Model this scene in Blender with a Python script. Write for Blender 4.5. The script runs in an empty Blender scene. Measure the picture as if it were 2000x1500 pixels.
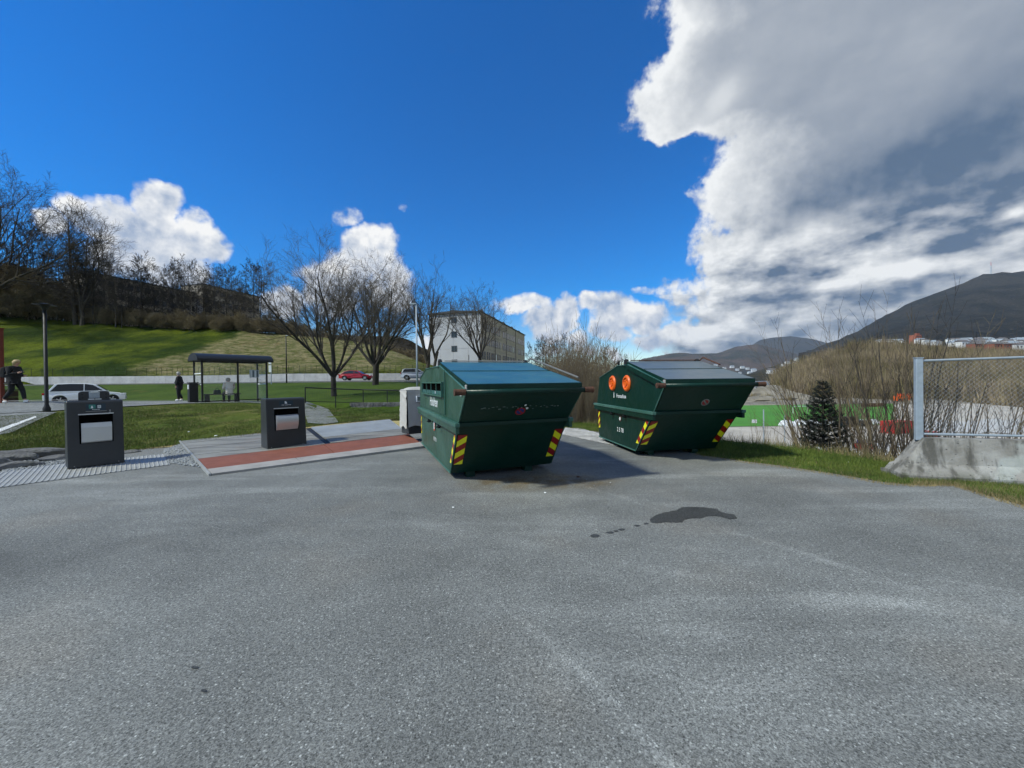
import bpy, bmesh, math, random
import numpy as np
from mathutils import Vector, Matrix

R = math.radians
C = bpy.context.scene.collection
scene = bpy.context.scene
random.seed(7)
rng = np.random.default_rng(7)

# ------------------------------------------------------------------ camera
F_PX, PITCH, ROLL, CAM_Z = 751.0, -0.008, 0.012, 1.5
cam_data = bpy.data.cameras.new('camera')
cam = bpy.data.objects.new('camera', cam_data)
C.objects.link(cam)
cam_data.sensor_width = 36.0
cam_data.lens = F_PX / 2000.0 * 36.0
cam_data.clip_start = 0.05
cam_data.clip_end = 30000
cam.matrix_world = (Matrix.Translation((0, 0, CAM_Z)) @ Matrix.Rotation(math.pi / 2 + PITCH, 4, 'X')
                    @ Matrix.Rotation(-ROLL, 4, 'Z'))
scene.camera = cam


def hor(px):
    """picture row of the eye-level line"""
    return 744.0 - 0.012 * (px - 1000)


def zat(px, py, Y):
    return CAM_Z + (hor(px) - py) * Y / F_PX


def at(px, py, Y):
    return Vector(((px - 1000) / F_PX * Y, Y, zat(px, py, Y)))


# ------------------------------------------------------------------ world, sun, exposure
SUN_AZ, SUN_EL = R(-116), R(47)          # azimuth from +Y towards +X
SKY_STRENGTH = 0.15
EXPOSURE = 0.95
scene.view_settings.view_transform = 'Standard'
scene.view_settings.look = 'None'
scene.view_settings.exposure = EXPOSURE
scene.view_settings.gamma = 1.0
scene.view_settings.use_curve_mapping = False
scene.render.engine = 'CYCLES'
scene.cycles.max_bounces = 6
scene.cycles.diffuse_bounces = 2
scene.cycles.glossy_bounces = 3
scene.cycles.transparent_max_bounces = 12
scene.cycles.volume_bounces = 0
scene.cycles.use_adaptive_sampling = True
scene.cycles.adaptive_threshold = 0.02
scene.cycles.use_denoising = True
try:
    scene.cycles.denoiser = 'OPENIMAGEDENOISE'
except Exception:
    pass

sun_data = bpy.data.lights.new('sun', 'SUN')
sun = bpy.data.objects.new('sun', sun_data)
C.objects.link(sun)
sun_data.energy = 2.1
sun_data.angle = R(4)
sun_data.color = (1.0, 1.0, 0.86)
sdir = Vector((math.sin(SUN_AZ) * math.cos(SUN_EL), math.cos(SUN_AZ) * math.cos(SUN_EL), math.sin(SUN_EL)))
sun.rotation_euler = sdir.to_track_quat('Z', 'Y').to_euler()


class NG:
    """small helper for writing node graphs"""
    def __init__(s, tree):
        s.t = tree; s.n = tree.nodes; s.l = tree.links

    def put(s, sock, v):
        if hasattr(v, 'is_output'):
            s.l.new(v, sock)
        elif v is not None:
            try:
                sock.default_value = v
            except Exception:
                sock.default_value = (v, v, v) if not isinstance(v, tuple) else (*v, 1.0)

    def m(s, op, a, b=None, c=None, clamp=False):
        n = s.n.new('ShaderNodeMath'); n.operation = op; n.use_clamp = clamp
        s.put(n.inputs[0], a)
        if b is not None: s.put(n.inputs[1], b)
        if c is not None: s.put(n.inputs[2], c)
        return n.outputs[0]

    def v(s, op, a, b=None, out=0):
        n = s.n.new('ShaderNodeVectorMath'); n.operation = op
        s.put(n.inputs[0], a)
        if b is not None:
            s.put(n.inputs['Scale' if op == 'SCALE' else 1], b)
        return n.outputs[out]

    def ramp(s, x, a, b, lo=0.0, hi=1.0, kind='SMOOTHSTEP'):
        n = s.n.new('ShaderNodeMapRange'); n.interpolation_type = kind
        s.put(n.inputs['Value'], x); s.put(n.inputs['From Min'], a); s.put(n.inputs['From Max'], b)
        s.put(n.inputs['To Min'], lo); s.put(n.inputs['To Max'], hi)
        return n.outputs[0]

    def noise(s, vec, scale, detail=4.0, rough=0.5, dist=0.0, color=False):
        n = s.n.new('ShaderNodeTexNoise')
        if vec is not None: s.put(n.inputs['Vector'], vec)
        n.inputs['Scale'].default_value = scale; n.inputs['Detail'].default_value = detail
        n.inputs['Roughness'].default_value = rough; n.inputs['Distortion'].default_value = dist
        return n.outputs['Color' if color else 'Fac']

    def vor(s, vec, scale, out='Distance', feature='F1', rnd=1.0):
        n = s.n.new('ShaderNodeTexVoronoi'); n.feature = feature
        if vec is not None: s.put(n.inputs['Vector'], vec)
        n.inputs['Scale'].default_value = scale
        n.inputs['Randomness'].default_value = rnd
        return n.outputs[out]

    def mix(s, f, a, b, blend='MIX'):
        n = s.n.new('ShaderNodeMix'); n.data_type = 'RGBA'; n.blend_type = blend
        s.put(n.inputs[0], f)
        for k, v in ((6, a), (7, b)):
            if hasattr(v, 'is_output'): s.l.new(v, n.inputs[k])
            else: n.inputs[k].default_value = (*v[:3], 1.0)
        return n.outputs[2]

    def sep(s, vec):
        n = s.n.new('ShaderNodeSeparateXYZ'); s.put(n.inputs[0], vec)
        return n.outputs

    def comb(s, x, y, z=0.0):
        n = s.n.new('ShaderNodeCombineXYZ')
        s.put(n.inputs[0], x); s.put(n.inputs[1], y); s.put(n.inputs[2], z)
        return n.outputs[0]


def angles(px, py):
    u = (px - 1000) / F_PX; v = (hor(px) - py) / F_PX
    return math.atan(u), v / math.sqrt(1 + u * u)


def build_world():
    w = bpy.data.worlds.new('World'); scene.world = w; w.use_nodes = True
    g = NG(w.node_tree); g.n.clear()
    out = g.n.new('ShaderNodeOutputWorld'); bg = g.n.new('ShaderNodeBackground')
    g.l.new(bg.outputs[0], out.inputs[0]); bg.inputs[1].default_value = SKY_STRENGTH
    tc = g.n.new('ShaderNodeTexCoord'); d = tc.outputs['Generated']
    sky = g.n.new('ShaderNodeTexSky'); sky.sky_type = 'NISHITA'; sky.sun_disc = False
    sky.sun_elevation = SUN_EL; sky.sun_rotation = SUN_AZ
    sky.altitude = 50; sky.air_density = 1.0; sky.dust_density = 0.25; sky.ozone_density = 3.0
    x, y, z = g.sep(d)
    az = g.m('ARCTAN2', x, y)
    hl = g.m('SQRT', g.m('ADD', g.m('MULTIPLY', x, x), g.m('MULTIPLY', y, y)))
    t = g.m('DIVIDE', z, g.m('MAXIMUM', hl, 0.02))
    p = g.comb(az, t)
    # warps
    wn = g.noise(d, 4.0, 6.0, 0.55, color=True)
    wv = g.v('SCALE', g.v('SUBTRACT', wn, (0.5, 0.5, 0.5)), 0.16)
    pw = g.v('ADD', p, wv)
    n1 = g.noise(d, 13.0, 8.0, 0.56)
    nv = g.n.new('ShaderNodeVectorMath'); nv.operation = 'ADD'
    g.l.new(d, nv.inputs[0]); nv.inputs[1].default_value = (-0.012, 0.0, 0.016)
    n2 = g.noise(nv.outputs[0], 13.0, 5.0, 0.56)
    dn = g.m('SUBTRACT', n1, n2)
    n3 = g.noise(d, 42.0, 5.0, 0.6)

    # small heaped clouds: (px, py, rx, ry, strength)
    blobs = [(95, 425, 42, 38, .9), (150, 405, 60, 34, 1), (215, 430, 75, 50, 1), (320, 395, 50, 46, 1.15), (300, 445, 95, 55, 1.15), (250, 420, 60, 40, 1),
             (395, 425, 34, 32, .75), (395, 465, 62, 46, .95), (265, 505, 62, 36, 1), (350, 520, 70, 40, .95), (215, 500, 50, 45, .8),
             (728, 485, 66, 48, 1.15), (690, 515, 60, 55, 1.1), (645, 560, 70, 60, 1), (760, 540, 60, 60, 1), (545, 588, 46, 42, 1),
             (675, 418, 44, 18, .56), (803, 414, 14, 16, .38),
             (1000, 603, 60, 22, .72), (870, 660, 70, 30, .8),
             (1060, 645, 44, 34, 1), (1100, 618, 30, 32, .95), (1145, 600, 36, 18, .8), (1110, 668, 50, 22, .6), (1215, 600, 56, 34, 1.05), (1270, 608, 60, 30, 1), (1195, 640, 36, 26, .85),
             (1285, 655, 60, 20, .85), (1250, 560, 50, 10, .6), (1345, 640, 50, 26, .9), (1180, 692, 80, 14, .6), (1060, 700, 60, 18, .6)]
    D = B = None
    for (cx, cy, rx, ry, s) in blobs:
        a0, t0 = angles(cx, cy); a1, _ = angles(cx + rx, cy); _, t1 = angles(cx, cy - ry)
        q = g.v('MULTIPLY', g.v('SUBTRACT', pw, (a0, t0, 0)), (1 / (a1 - a0), 1 / (t1 - t0), 0))
        r2 = g.v('DOT_PRODUCT', q, q, out=1)
        gg = g.m('MULTIPLY', g.m('MAXIMUM', g.m('MULTIPLY_ADD', r2, -0.55, 1.0), 0.0), s)
        qy = g.sep(q)[1]
        D = gg if D is None else g.m('MAXIMUM', D, gg)
        B = g.m('MULTIPLY', gg, qy) if B is None else g.m('MULTIPLY_ADD', gg, qy, B)
    # clouds behind the camera and far to the left: plain scattered heaps
    back = g.m('MULTIPLY', g.ramp(g.m('ABSOLUTE', az), 1.15, 1.7), g.ramp(g.noise(d, 2.6, 3.0), 0.48, 0.62))
    D = g.m('MAXIMUM', D, g.m('MULTIPLY', back, 0.9))
    cov = g.m('ADD', D, g.m('MULTIPLY', g.m('SUBTRACT', n1, 0.5), 1.7))
    cov = g.m('MULTIPLY', cov, g.m('GREATER_THAN', D, 0.02))
    cov = g.m('ADD', cov, g.m('MULTIPLY', g.m('SUBTRACT', n3, 0.5), 0.35))
    cum = g.ramp(cov, 0.30, 0.72)

    # the big cloud: its left edge as a curve of the height
    pts = [(1310, 660), (1330, 600), (1330, 560), (1345, 530), (1372, 450), (1378, 380), (1402, 325), (1396, 292), (1345, 268), (1240, 262), (1240, 235), (1252, 180), (1262, 130), (1300, 88),
           (1275, 60), (1260, 30), (1262, 0), (1270, -120), (1290, -400)]
    fc = g.n.new('ShaderNodeFloatCurve'); cv = fc.mapping.curves[0]
    ps = sorted((angles(*q)[1], angles(*q)[0]) for q in pts)
    cv.points[0].location = (0, ps[0][1]); cv.points[1].location = (1, ps[-1][1])
    for tt, aa in ps: 
        if 0.02 < tt / 1.6 < 0.98: cv.points.new(tt / 1.6, aa)
    fc.mapping.update()
    tw = g.sep(pw)
    g.put(fc.inputs['Value'], g.m('DIVIDE', tw[1], 1.6))
    sd = g.m('SUBTRACT', tw[0], fc.outputs[0])
    sd2 = g.m('ADD', g.m('ADD', sd, g.m('MULTIPLY', g.m('SUBTRACT', n1, 0.5), 0.24)), g.m('MULTIPLY', g.m('SUBTRACT', n3, 0.5), 0.10))
    big = g.m('MULTIPLY', g.ramp(sd2, -0.012, 0.045), g.ramp(az, 3.0, 2.6))
    # layered clouds low on the right
    st = g.v('MULTIPLY', g.v('ADD', p, g.v('SCALE', wv, 0.5)), (5.0, 17.0, 1.0))
    ns = g.noise(st, 1.0, 7.0, 0.55)
    ns2 = g.noise(g.v('ADD', st, (-0.10, 0.42, 0.0)), 1.0, 5.0, 0.55)
    dns = g.m('SUBTRACT', ns, ns2)
    lowm = g.m('MULTIPLY', g.ramp(az, 0.22, 0.55), g.ramp(t, 0.26, 0.15))
    low = g.ramp(g.m('ADD', g.m('MULTIPLY', g.m('ADD', ns, n1), 0.5), g.m('MULTIPLY', lowm, 0.40)), 0.62, 0.76)
    low = g.m('MULTIPLY', low, lowm)

    # light and shade on the big cloud
    sh = None
    marks = [(1300, 60, 60, 90, .34), (1310, 220, 60, 60, .25), (1425, 195, 22, 26, .28), (1400, 235, 30, 26, .2), (1430, 360, 60, 60, .28), (1420, 420, 60, 30, .1), (1560, 60, 200, 120, .10), (1800, 100, 60, 50, .06),
             (1640, 440, 70, 26, .30), (1610, 480, 40, 24, .34), (1700, 470, 50, 16, .25), (1500, 500, 60, 22, .22), (1390, 520, 30, 40, .22), (1350, 560, 40, 16, .30), (1480, 560, 80, 20, .16), (1790, 515, 70, 24, .42), (1930, 500, 90, 26, .30),
             (1990, 408, 40, 14, .6), (1830, 428, 60, 8, .4), (1680, 545, 90, 24, .30), (1520, 620, 160, 16, .22), (1600, 590, 60, 12, .25),
             (1900, 330, 260, 110, -.20), (1640, 385, 200, 50, -.18), (1800, 300, 200, 60, -.06), (1720, 180, 260, 60, .02), (1500, 340, 60, 50, -.04), (1860, 465, 110, 28, -.30), (1450, 530, 60, 20, -.10), (1560, 520, 60, 16, -.16), (1450, 595, 90, 14, -.14), (1700, 600, 120, 12, -.14), (1780, 640, 160, 14, -.1), (1450, 140, 60, 60, -.03), (1960, 180, 120, 80, -.06)]
    for (cx, cy, rx, ry, s) in marks:
        a0, t0 = angles(cx, cy); a1, _ = angles(cx + rx, cy); _, t1 = angles(cx, cy - ry)
        q = g.v('MULTIPLY', g.v('SUBTRACT', pw, (a0, t0, 0)), (1 / (a1 - a0), 1 / (t1 - t0), 0))
        r2 = g.v('DOT_PRODUCT', q, q, out=1)
        gg = g.m('DIVIDE', s * (0.9 if s > 0 else 0.85), g.m('MULTIPLY_ADD', g.m('POWER', r2, 1.5), 0.9, 1.0))
        sh = gg if sh is None else g.m('ADD', sh, gg)
    edge = g.ramp(sd2, 0.02, 0.20, 0.36, 0.0)
    low_amp = g.ramp(t, 0.36, 0.24, 0.04, 1.0)
    soft = g.m('MULTIPLY', g.m('SUBTRACT', g.noise(d, 2.6, 4.0, 0.5), 0.5), 0.22)
    det = g.m('MULTIPLY', g.m('MULTIPLY', g.m('SUBTRACT', ns, 0.5), 1.1), low_amp)
    val = g.m('ADD', g.m('ADD', g.m('ADD', g.m('ADD', g.m('ADD', 0.265, soft), sh), edge), g.m('MULTIPLY', det, 0.35)), g.m('MULTIPLY', g.m('MULTIPLY', dns, low_amp), 1.0))
    val = g.m('ADD', val, g.m('MULTIPLY', dn, g.m('ADD', g.ramp(t, 0.5, 0.2, 0.15, 0.9), g.ramp(sd2, 0.0, 0.22, 1.0, 0.0))))
    n4 = g.noise(g.v('MULTIPLY', d, (1.0, 1.0, 1.9)), 6.5, 7.0, 0.58); sv = g.n.new('ShaderNodeVectorMath'); sv.operation = 'ADD'; g.l.new(d, sv.inputs[0]); sv.inputs[1].default_value = (-0.012, 0.0, 0.026)
    n5 = g.noise(g.v('MULTIPLY', sv.outputs[0], (1.0, 1.0, 1.9)), 6.5, 4.0, 0.58)
    val = g.m('ADD', val, g.m('MULTIPLY', g.m('MULTIPLY', g.m('SUBTRACT', n4, n5), low_amp), 2.2))
    val = g.m('MINIMUM', g.m('MAXIMUM', val, 0.02), 0.92)
    bigcol = g.mix(g.ramp(val, 0.0, 0.9, kind='LINEAR'), (0.075, 0.135, 0.235), (0.92, 0.94, 0.95))
    # heaped clouds
    cval = g.m('ADD', g.m('ADD', 0.58, g.m('MULTIPLY', dn, 3.0)), g.m('MULTIPLY', B, 0.22))
    cval = g.m('ADD', cval, g.ramp(cov, 0.5, 1.3, 0.10, -0.12))
    cval = g.m('MINIMUM', g.m('MAXIMUM', cval, 0.25), 1.0)
    cumcol = g.mix(cval, (0.16, 0.28, 0.50), (1.0, 1.0, 0.99))
    lowcol = g.mix(g.m('MINIMUM', g.m('MAXIMUM', g.m('ADD', g.m('ADD', 0.55, g.m('MULTIPLY', dn, 2.2)), g.m('MULTIPLY', g.m('SUBTRACT', ns, 0.6), 1.2)), 0.1), 1.0), (0.16, 0.24, 0.38), (0.80, 0.85, 0.90))
    # sky: a little richer blue as the phone shows it
    hs = g.n.new('ShaderNodeHueSaturation'); hs.inputs['Saturation'].default_value = 1.68; hs.inputs['Value'].default_value = 0.57
    hs.inputs['Hue'].default_value = 0.511
    g.l.new(sky.outputs[0], hs.inputs['Color'])
    k = 1.0 / SKY_STRENGTH / (2 ** EXPOSURE)

    def gain(c):
        return g.v('SCALE', c, k)
    col = g.mix(low, hs.outputs[0], gain(lowcol))
    col = g.mix(cum, col, gain(cumcol))
    col = g.mix(big, col, gain(bigcol))
    g.l.new(col, bg.inputs[0])


build_world()
# ------------------------------------------------------------------ materials
MATS = {}


def new_mat(name):
    m = bpy.data.materials.new(name); m.use_nodes = True
    g = NG(m.node_tree)
    b = g.n['Principled BSDF']
    MATS[name] = m
    return m, g, b


def bump(g, b, h, strength=0.3, dist=0.01):
    n = g.n.new('ShaderNodeBump'); n.inputs['Strength'].default_value = strength
    n.inputs['Distance'].default_value = dist
    g.l.new(h, n.inputs['Height']); g.l.new(n.outputs[0], b.inputs['Normal'])


def plain(name, col, rough=0.6, metal=0.0, var=0.15, scale=6.0, bumpy=0.0, spec=None, dirt=None):
    m, g, b = new_mat(name)
    tc = g.n.new('ShaderNodeTexCoord').outputs['Object']
    n = g.noise(tc, scale, 5.0, 0.6)
    f = g.ramp(n, 0.3, 0.7, kind='LINEAR')
    lo = tuple(c * (1 - var) for c in col); hi = tuple(min(1, c * (1 + var)) for c in col)
    c = g.mix(f, lo, hi)
    if dirt:
        n2 = g.noise(tc, scale * 2.7, 6.0, 0.65)
        c = g.mix(g.ramp(n2, 0.52, 0.72, 0.0, 0.75), c, dirt)
    g.l.new(c, b.inputs['Base Color'])
    g.l.new(g.ramp(g.noise(tc, scale * 1.7, 3.0), 0.2, 0.8, rough * 0.85, min(1, rough * 1.15), 'LINEAR'), b.inputs['Roughness'])
    b.inputs['Metallic'].default_value = metal
    if spec is not None: b.inputs['Specular IOR Level'].default_value = spec
    if bumpy: bump(g, b, g.noise(tc, scale * 6, 4.0), 0.5, bumpy)
    return m


def asphalt(name, base=0.12, dark=1.0, stain_and_shadow=False, grain=140.0):
    m, g, b = new_mat(name)
    tc = g.n.new('ShaderNodeTexCoord').outputs['Object']
    big = g.noise(tc, 0.35, 4.0, 0.55)
    # dragged streaks
    rot = g.n.new('ShaderNodeMapping'); g.l.new(tc, rot.inputs[0]); rot.inputs['Rotation'].default_value = (0, 0, R(33)); rot.inputs['Scale'].default_value = (0.25, 1.4, 1)
    streak = g.noise(rot.outputs[0], 1.1, 6.0, 0.6)
    fine = g.noise(tc, 55.0, 4.0, 0.75)
    v1 = g.vor(tc, grain, 'Color'); stone = g.sep(v1)[0]
    v2 = g.vor(tc, grain * 0.45, 'Color'); stone2 = g.sep(v2)[1]
    d2 = g.vor(tc, grain * 0.45, 'Distance')
    val = g.m('MULTIPLY_ADD', g.m('SUBTRACT', big, 0.5), 0.95, 1.0)
    mid = g.noise(tc, 1.4, 5.0, 0.6)
    val = g.m('ADD', val, g.m('MULTIPLY', g.m('SUBTRACT', mid, 0.5), 0.5))
    val = g.m('ADD', val, g.ramp(streak, 0.50, 0.72, 0.0, 0.50))
    val = g.m('ADD', val, g.ramp(streak, 0.44, 0.28, 0.0, -0.22))
    val = g.m('MULTIPLY', val, g.ramp(fine, 0.28, 0.72, 0.50, 1.55, 'LINEAR'))
    val = g.m('MULTIPLY', val, g.ramp(stone, 0.0, 1.0, 0.52, 1.48, 'LINEAR'))
    fleck = g.m('MULTIPLY', g.ramp(stone2, 0.86, 0.97), g.ramp(d2, 0.5, 0.25))
    val = g.m('ADD', val, g.m('MULTIPLY', fleck, 1.5))
    pitd = g.m('MULTIPLY', g.ramp(stone2, 0.16, 0.05), g.ramp(d2, 0.5, 0.25))
    val = g.m('MULTIPLY', val, g.m('MULTIPLY_ADD', pitd, -0.6, 1.0))
    val = g.m('MULTIPLY', val, base * dark)
    n = g.n.new('ShaderNodeVectorMath'); n.operation = 'SCALE'
    n.inputs[0].default_value = (0.99, 1.035, 0.985); g.l.new(val, n.inputs['Scale'])
    col = n.outputs[0]
    tint = g.noise(tc, 0.8, 3.0)
    col = g.mix(g.ramp(tint, 0.5, 0.7, 0, 0.35), col, g.v('MULTIPLY', col, (1.12, 1.0, 0.9)))
    if stain_and_shadow:
        for (ang, off, wdt, x0_, x1_, k_) in ((-58, .94, .07, -3.0, 3, .8), (-33, -1.2, .16, -9, 3, .28), (-58, 3.40, .09, -6, 4, .6), (-24, 2.9, .14, -3, 9, .38), (-20, 3.35, .06, -3, 9, .30)):
            mp_ = g.n.new('ShaderNodeMapping'); g.l.new(g.v('ADD', tc, g.v('SCALE', g.noise(tc, 0.5, 4.0, color=True), 0.5)), mp_.inputs[0]); mp_.inputs['Rotation'].default_value = (0, 0, R(-ang))
            q_ = g.sep(mp_.outputs[0]); dd_ = g.m('ABSOLUTE', g.m('SUBTRACT', q_[1], off + .7))
            f_ = g.m('MULTIPLY', g.ramp(dd_, wdt, 0.0), g.ramp(g.noise(tc, 2.2, 6.0, 0.7), 0.35, 0.65))
            f_ = g.m('MULTIPLY', f_, g.ramp(q_[0], x0_ - .2, x0_ + 1.2))
            col = g.mix(g.m('MULTIPLY', f_, k_ * .75), col, g.v('SCALE', col, 1.7))
        # brown run-off in front of the skips
        s = g.v('MULTIPLY', g.v('SUBTRACT', tc, (0.35, 5.72, 0)), (0.72, 1.7, 0))
        s = g.v('ADD', s, g.v('SCALE', g.v('SUBTRACT', g.noise(tc, 1.3, 5.0, color=True), (0.5, 0.5, 0.5)), 1.1))
        r = g.v('LENGTH', s, out=1)
        f = g.m('MULTIPLY', g.ramp(r, 1.2, 0.2, 0.0, 1.0), g.ramp(g.noise(tc, 3.2, 6.0, 0.65), 0.3, 0.62))
        col = g.mix(f, col, g.v('MULTIPLY', col, (0.82, 0.60, 0.34)))
        s2 = g.v('MULTIPLY', g.v('SUBTRACT', tc, (-5.1, 3.35, 0)), (0.6, 1.6, 0))  # cast shadow at the far left, painted into the asphalt colour
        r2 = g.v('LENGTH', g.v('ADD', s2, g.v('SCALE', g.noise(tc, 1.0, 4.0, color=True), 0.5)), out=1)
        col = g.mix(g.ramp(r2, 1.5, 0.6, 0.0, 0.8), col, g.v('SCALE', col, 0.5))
    g.l.new(col, b.inputs['Base Color'])
    b.inputs['Roughness'].default_value = 0.82
    b.inputs['Specular IOR Level'].default_value = 0.35
    h = g.m('ADD', g.m('MULTIPLY', stone, 0.5), g.m('MULTIPLY', fine, 1.0))
    bump(g, b, h, 0.55, 0.006)
    return m


def grass_mat(name, c1, c2, c3, scale=1.2, dry=0.5):
    m, g, b = new_mat(name)
    tc = g.n.new('ShaderNodeTexCoord').outputs['Object']
    a = g.noise(tc, scale * 0.35, 5.0, 0.6); f = g.noise(tc, scale * 9, 6.0, 0.7); e = g.noise(tc, scale * 60, 3.0, 0.7)
    c = g.mix(g.ramp(a, 0.35, 0.65), c1, c2)
    c = g.mix(g.ramp(g.noise(tc, scale * 0.9, 6.0, 0.68), dry, dry + 0.16, 0, 0.8), c, c3)
    k = g.m('MULTIPLY', g.ramp(f, 0.2, 0.8, 0.55, 1.45, 'LINEAR'), g.ramp(e, 0.2, 0.8, 0.6, 1.4, 'LINEAR'))
    c = g.v('SCALE', c, k)
    g.l.new(c, b.inputs['Base Color']); b.inputs['Roughness'].default_value = 0.95
    b.inputs['Specular IOR Level'].default_value = 0.15
    bump(g, b, g.m('ADD', f, g.m('MULTIPLY', e, 0.4)), 0.8, 0.05)
    return m


asphalt('asphalt', 0.168, stain_and_shadow=True, grain=185.0)
asphalt('path_asphalt', 0.17, grain=60)
asphalt('wet_asphalt', 0.165, dark=0.32, grain=185.0)
asphalt('road_asphalt', 0.07, grain=60)
MATS['wet_asphalt'].node_tree.nodes['Principled BSDF'].inputs['Roughness'].default_value = 0.48
grass_mat('lawn', (0.066, 0.098, 0.012), (0.110, 0.130, 0.018), (0.19, 0.16, 0.06), 1.0, 0.50)
grass_mat('bank_grass', (0.035, 0.065, 0.007), (0.055, 0.090, 0.010), (0.10, 0.09, 0.02), 0.5, 0.58)
plain('kerb_stone', (0.31, 0.30, 0.285), 0.85, var=0.2, scale=3)
plain('white_paint', (0.75, 0.76, 0.74), 0.6, var=0.12, scale=9)
plain('gravel', (0.26, 0.28, 0.29), 0.9, var=0.35, scale=40)
plain('pale_gravel', (0.44, 0.44, 0.43), 0.95, var=0.25, scale=3)
plain('stone', (0.13, 0.13, 0.125), 0.85, var=0.5, scale=3, bumpy=0.03, dirt=(0.05, 0.06, 0.04))
plain('charcoal', (0.030, 0.034, 0.038), 0.42, var=0.2, scale=2)
plain('steel_panel', (0.60, 0.62, 0.63), 0.42, 0.65, var=0.05, scale=2)
plain('galvanised', (0.32, 0.33, 0.32), 0.6, 0.15, var=0.15, scale=5)
plain('galvanised_dull', (0.36, 0.42, 0.47), 0.6, 0.3, var=0.12, scale=14)
plain('black_metal', (0.008, 0.009, 0.010), 0.6, var=0.2)
plain('black_gap', (0.003, 0.003, 0.003), 1.0, var=0.0, spec=0.0)
plain('shelter_roof', (0.010, 0.014, 0.020), 0.5, 0.0, var=0.2)
plain('bark', (0.036, 0.031, 0.025), 0.95, var=0.35, scale=4)
plain('bark_dark', (0.07, 0.058, 0.042), 0.95, var=0.35, scale=4)
plain('bark_twig', (0.085, 0.072, 0.055), 0.95, var=0.3, scale=4)
plain('brush_dark', (0.21, 0.17, 0.095), 0.95, var=0.4, scale=1.5)
plain('bark_pale', (0.15, 0.13, 0.10), 0.9, var=0.3, scale=5)
plain('twig_olive', (0.17, 0.135, 0.078), 0.9, var=0.3, scale=3)
plain('twig_brown', (0.125, 0.095, 0.062), 0.9, var=0.3, scale=3)
plain('spruce', (0.018, 0.026, 0.020), 0.85, var=0.4, scale=8)
plain('concrete_light', (0.52, 0.52, 0.51), 0.9, var=0.18, scale=0.8, dirt=(0.36, 0.36, 0.34))
plain('concrete_facade', (0.47, 0.48, 0.50), 0.9, var=0.06, scale=0.4, dirt=(0.42, 0.42, 0.43))
plain('brown_facade', (0.42, 0.375, 0.31), 0.9, var=0.12, scale=0.8)
plain('dark_facade', (0.34, 0.29, 0.225), 0.9, var=0.25, scale=0.6)
plain('roof_dark', (0.06, 0.065, 0.07), 0.8, var=0.2)
plain('window_dark', (0.02, 0.024, 0.03), 0.15, var=0.1)
plain('window_frame', (0.10, 0.09, 0.08), 0.6)
plain('orange_plastic', (0.78, 0.13, 0.012), 0.4, var=0.08)
plain('orange_deep', (0.55, 0.07, 0.008), 0.5, var=0.08)  # deeper orange for port ribs, badge plate and vehicle cabs
plain('rust', (0.085, 0.038, 0.022), 0.9, var=0.45, scale=14, bumpy=0.01)
plain('red_deck', (0.205, 0.068, 0.040), 0.75, var=0.18, scale=3, dirt=(0.20, 0.075, 0.05))
plain('yellow_mark', (0.85, 0.83, 0.02), 0.35, var=0.04)
plain('red_mark', (0.28, 0.008, 0.010), 0.35, var=0.05)
plain('white_print', (0.72, 0.76, 0.76), 0.5, var=0.05)
plain('faded_print', (0.17, 0.21, 0.19), 0.6, var=0.4, scale=12)
plain('cloth_pale', (0.44, 0.435, 0.41), 0.95, var=0.08, scale=4, bumpy=0.01)
plain('cloth_taupe', (0.235, 0.215, 0.20), 0.95, var=0.10, scale=4, bumpy=0.01)
plain('sign_teal', (0.03, 0.20, 0.17), 0.4)
plain('sign_navy', (0.012, 0.035, 0.055), 0.4)
plain('car_white', (0.90, 0.92, 0.90), 0.25, var=0.02)
plain('car_red', (0.35, 0.008, 0.018), 0.25, var=0.03)
plain('car_silver', (0.42, 0.46, 0.54), 0.3, 0.2, var=0.03)
plain('rubber', (0.012, 0.012, 0.013), 0.8)
plain('alloy', (0.60, 0.61, 0.62), 0.35, 0.7)
plain('lever_grey', (0.16, 0.16, 0.15), 0.6, 0.3)
plain('lamp_glass', (0.75, 0.76, 0.76), 0.2)
plain('tail_light', (0.45, 0.02, 0.02), 0.2)
plain('skin', (0.50, 0.30, 0.22), 0.6, var=0.05)
plain('hair_blond', (0.50, 0.38, 0.19), 0.7)
plain('hair_grey', (0.42, 0.40, 0.36), 0.7)
plain('hair_dark', (0.07, 0.06, 0.055), 0.7)
plain('black_cloth', (0.010, 0.011, 0.013), 0.9)
plain('cream_cloth', (0.75, 0.71, 0.63), 0.9, var=0.08)
plain('white_shoe', (0.75, 0.75, 0.73), 0.6)
plain('pitch_green', (0.055, 0.220, 0.018), 0.9, var=0.12, scale=0.08)
plain('sand', (0.42, 0.39, 0.34), 0.95, var=0.2, scale=0.15, dirt=(0.30, 0.27, 0.22))
plain('earth', (0.20, 0.18, 0.14), 0.95, var=0.4, scale=0.08, dirt=(0.34, 0.33, 0.30))
plain('white_tarp', (0.72, 0.74, 0.76), 0.6, var=0.12, scale=0.4)
plain('house_white', (0.72, 0.72, 0.70), 0.8)
plain('house_red', (0.26, 0.07, 0.04), 0.8)
plain('house_roof', (0.13, 0.12, 0.12), 0.8, var=0.3)
plain('orange_brick', (0.34, 0.105, 0.06), 0.8)
plain('red_paint', (0.45, 0.02, 0.02), 0.5)
plain('blue_paint', (0.012, 0.025, 0.14), 0.5)
plain('rust_post', (0.16, 0.030, 0.014), 0.7)
plain('brown_box', (0.035, 0.020, 0.012), 0.7)
plain('bench_wood', (0.035, 0.022, 0.015), 0.7)
plain('hatch_flap', (0.035, 0.12, 0.11), 0.55, var=0.3)
plain('fence_green', (0.05, 0.06, 0.025), 0.8)
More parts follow.
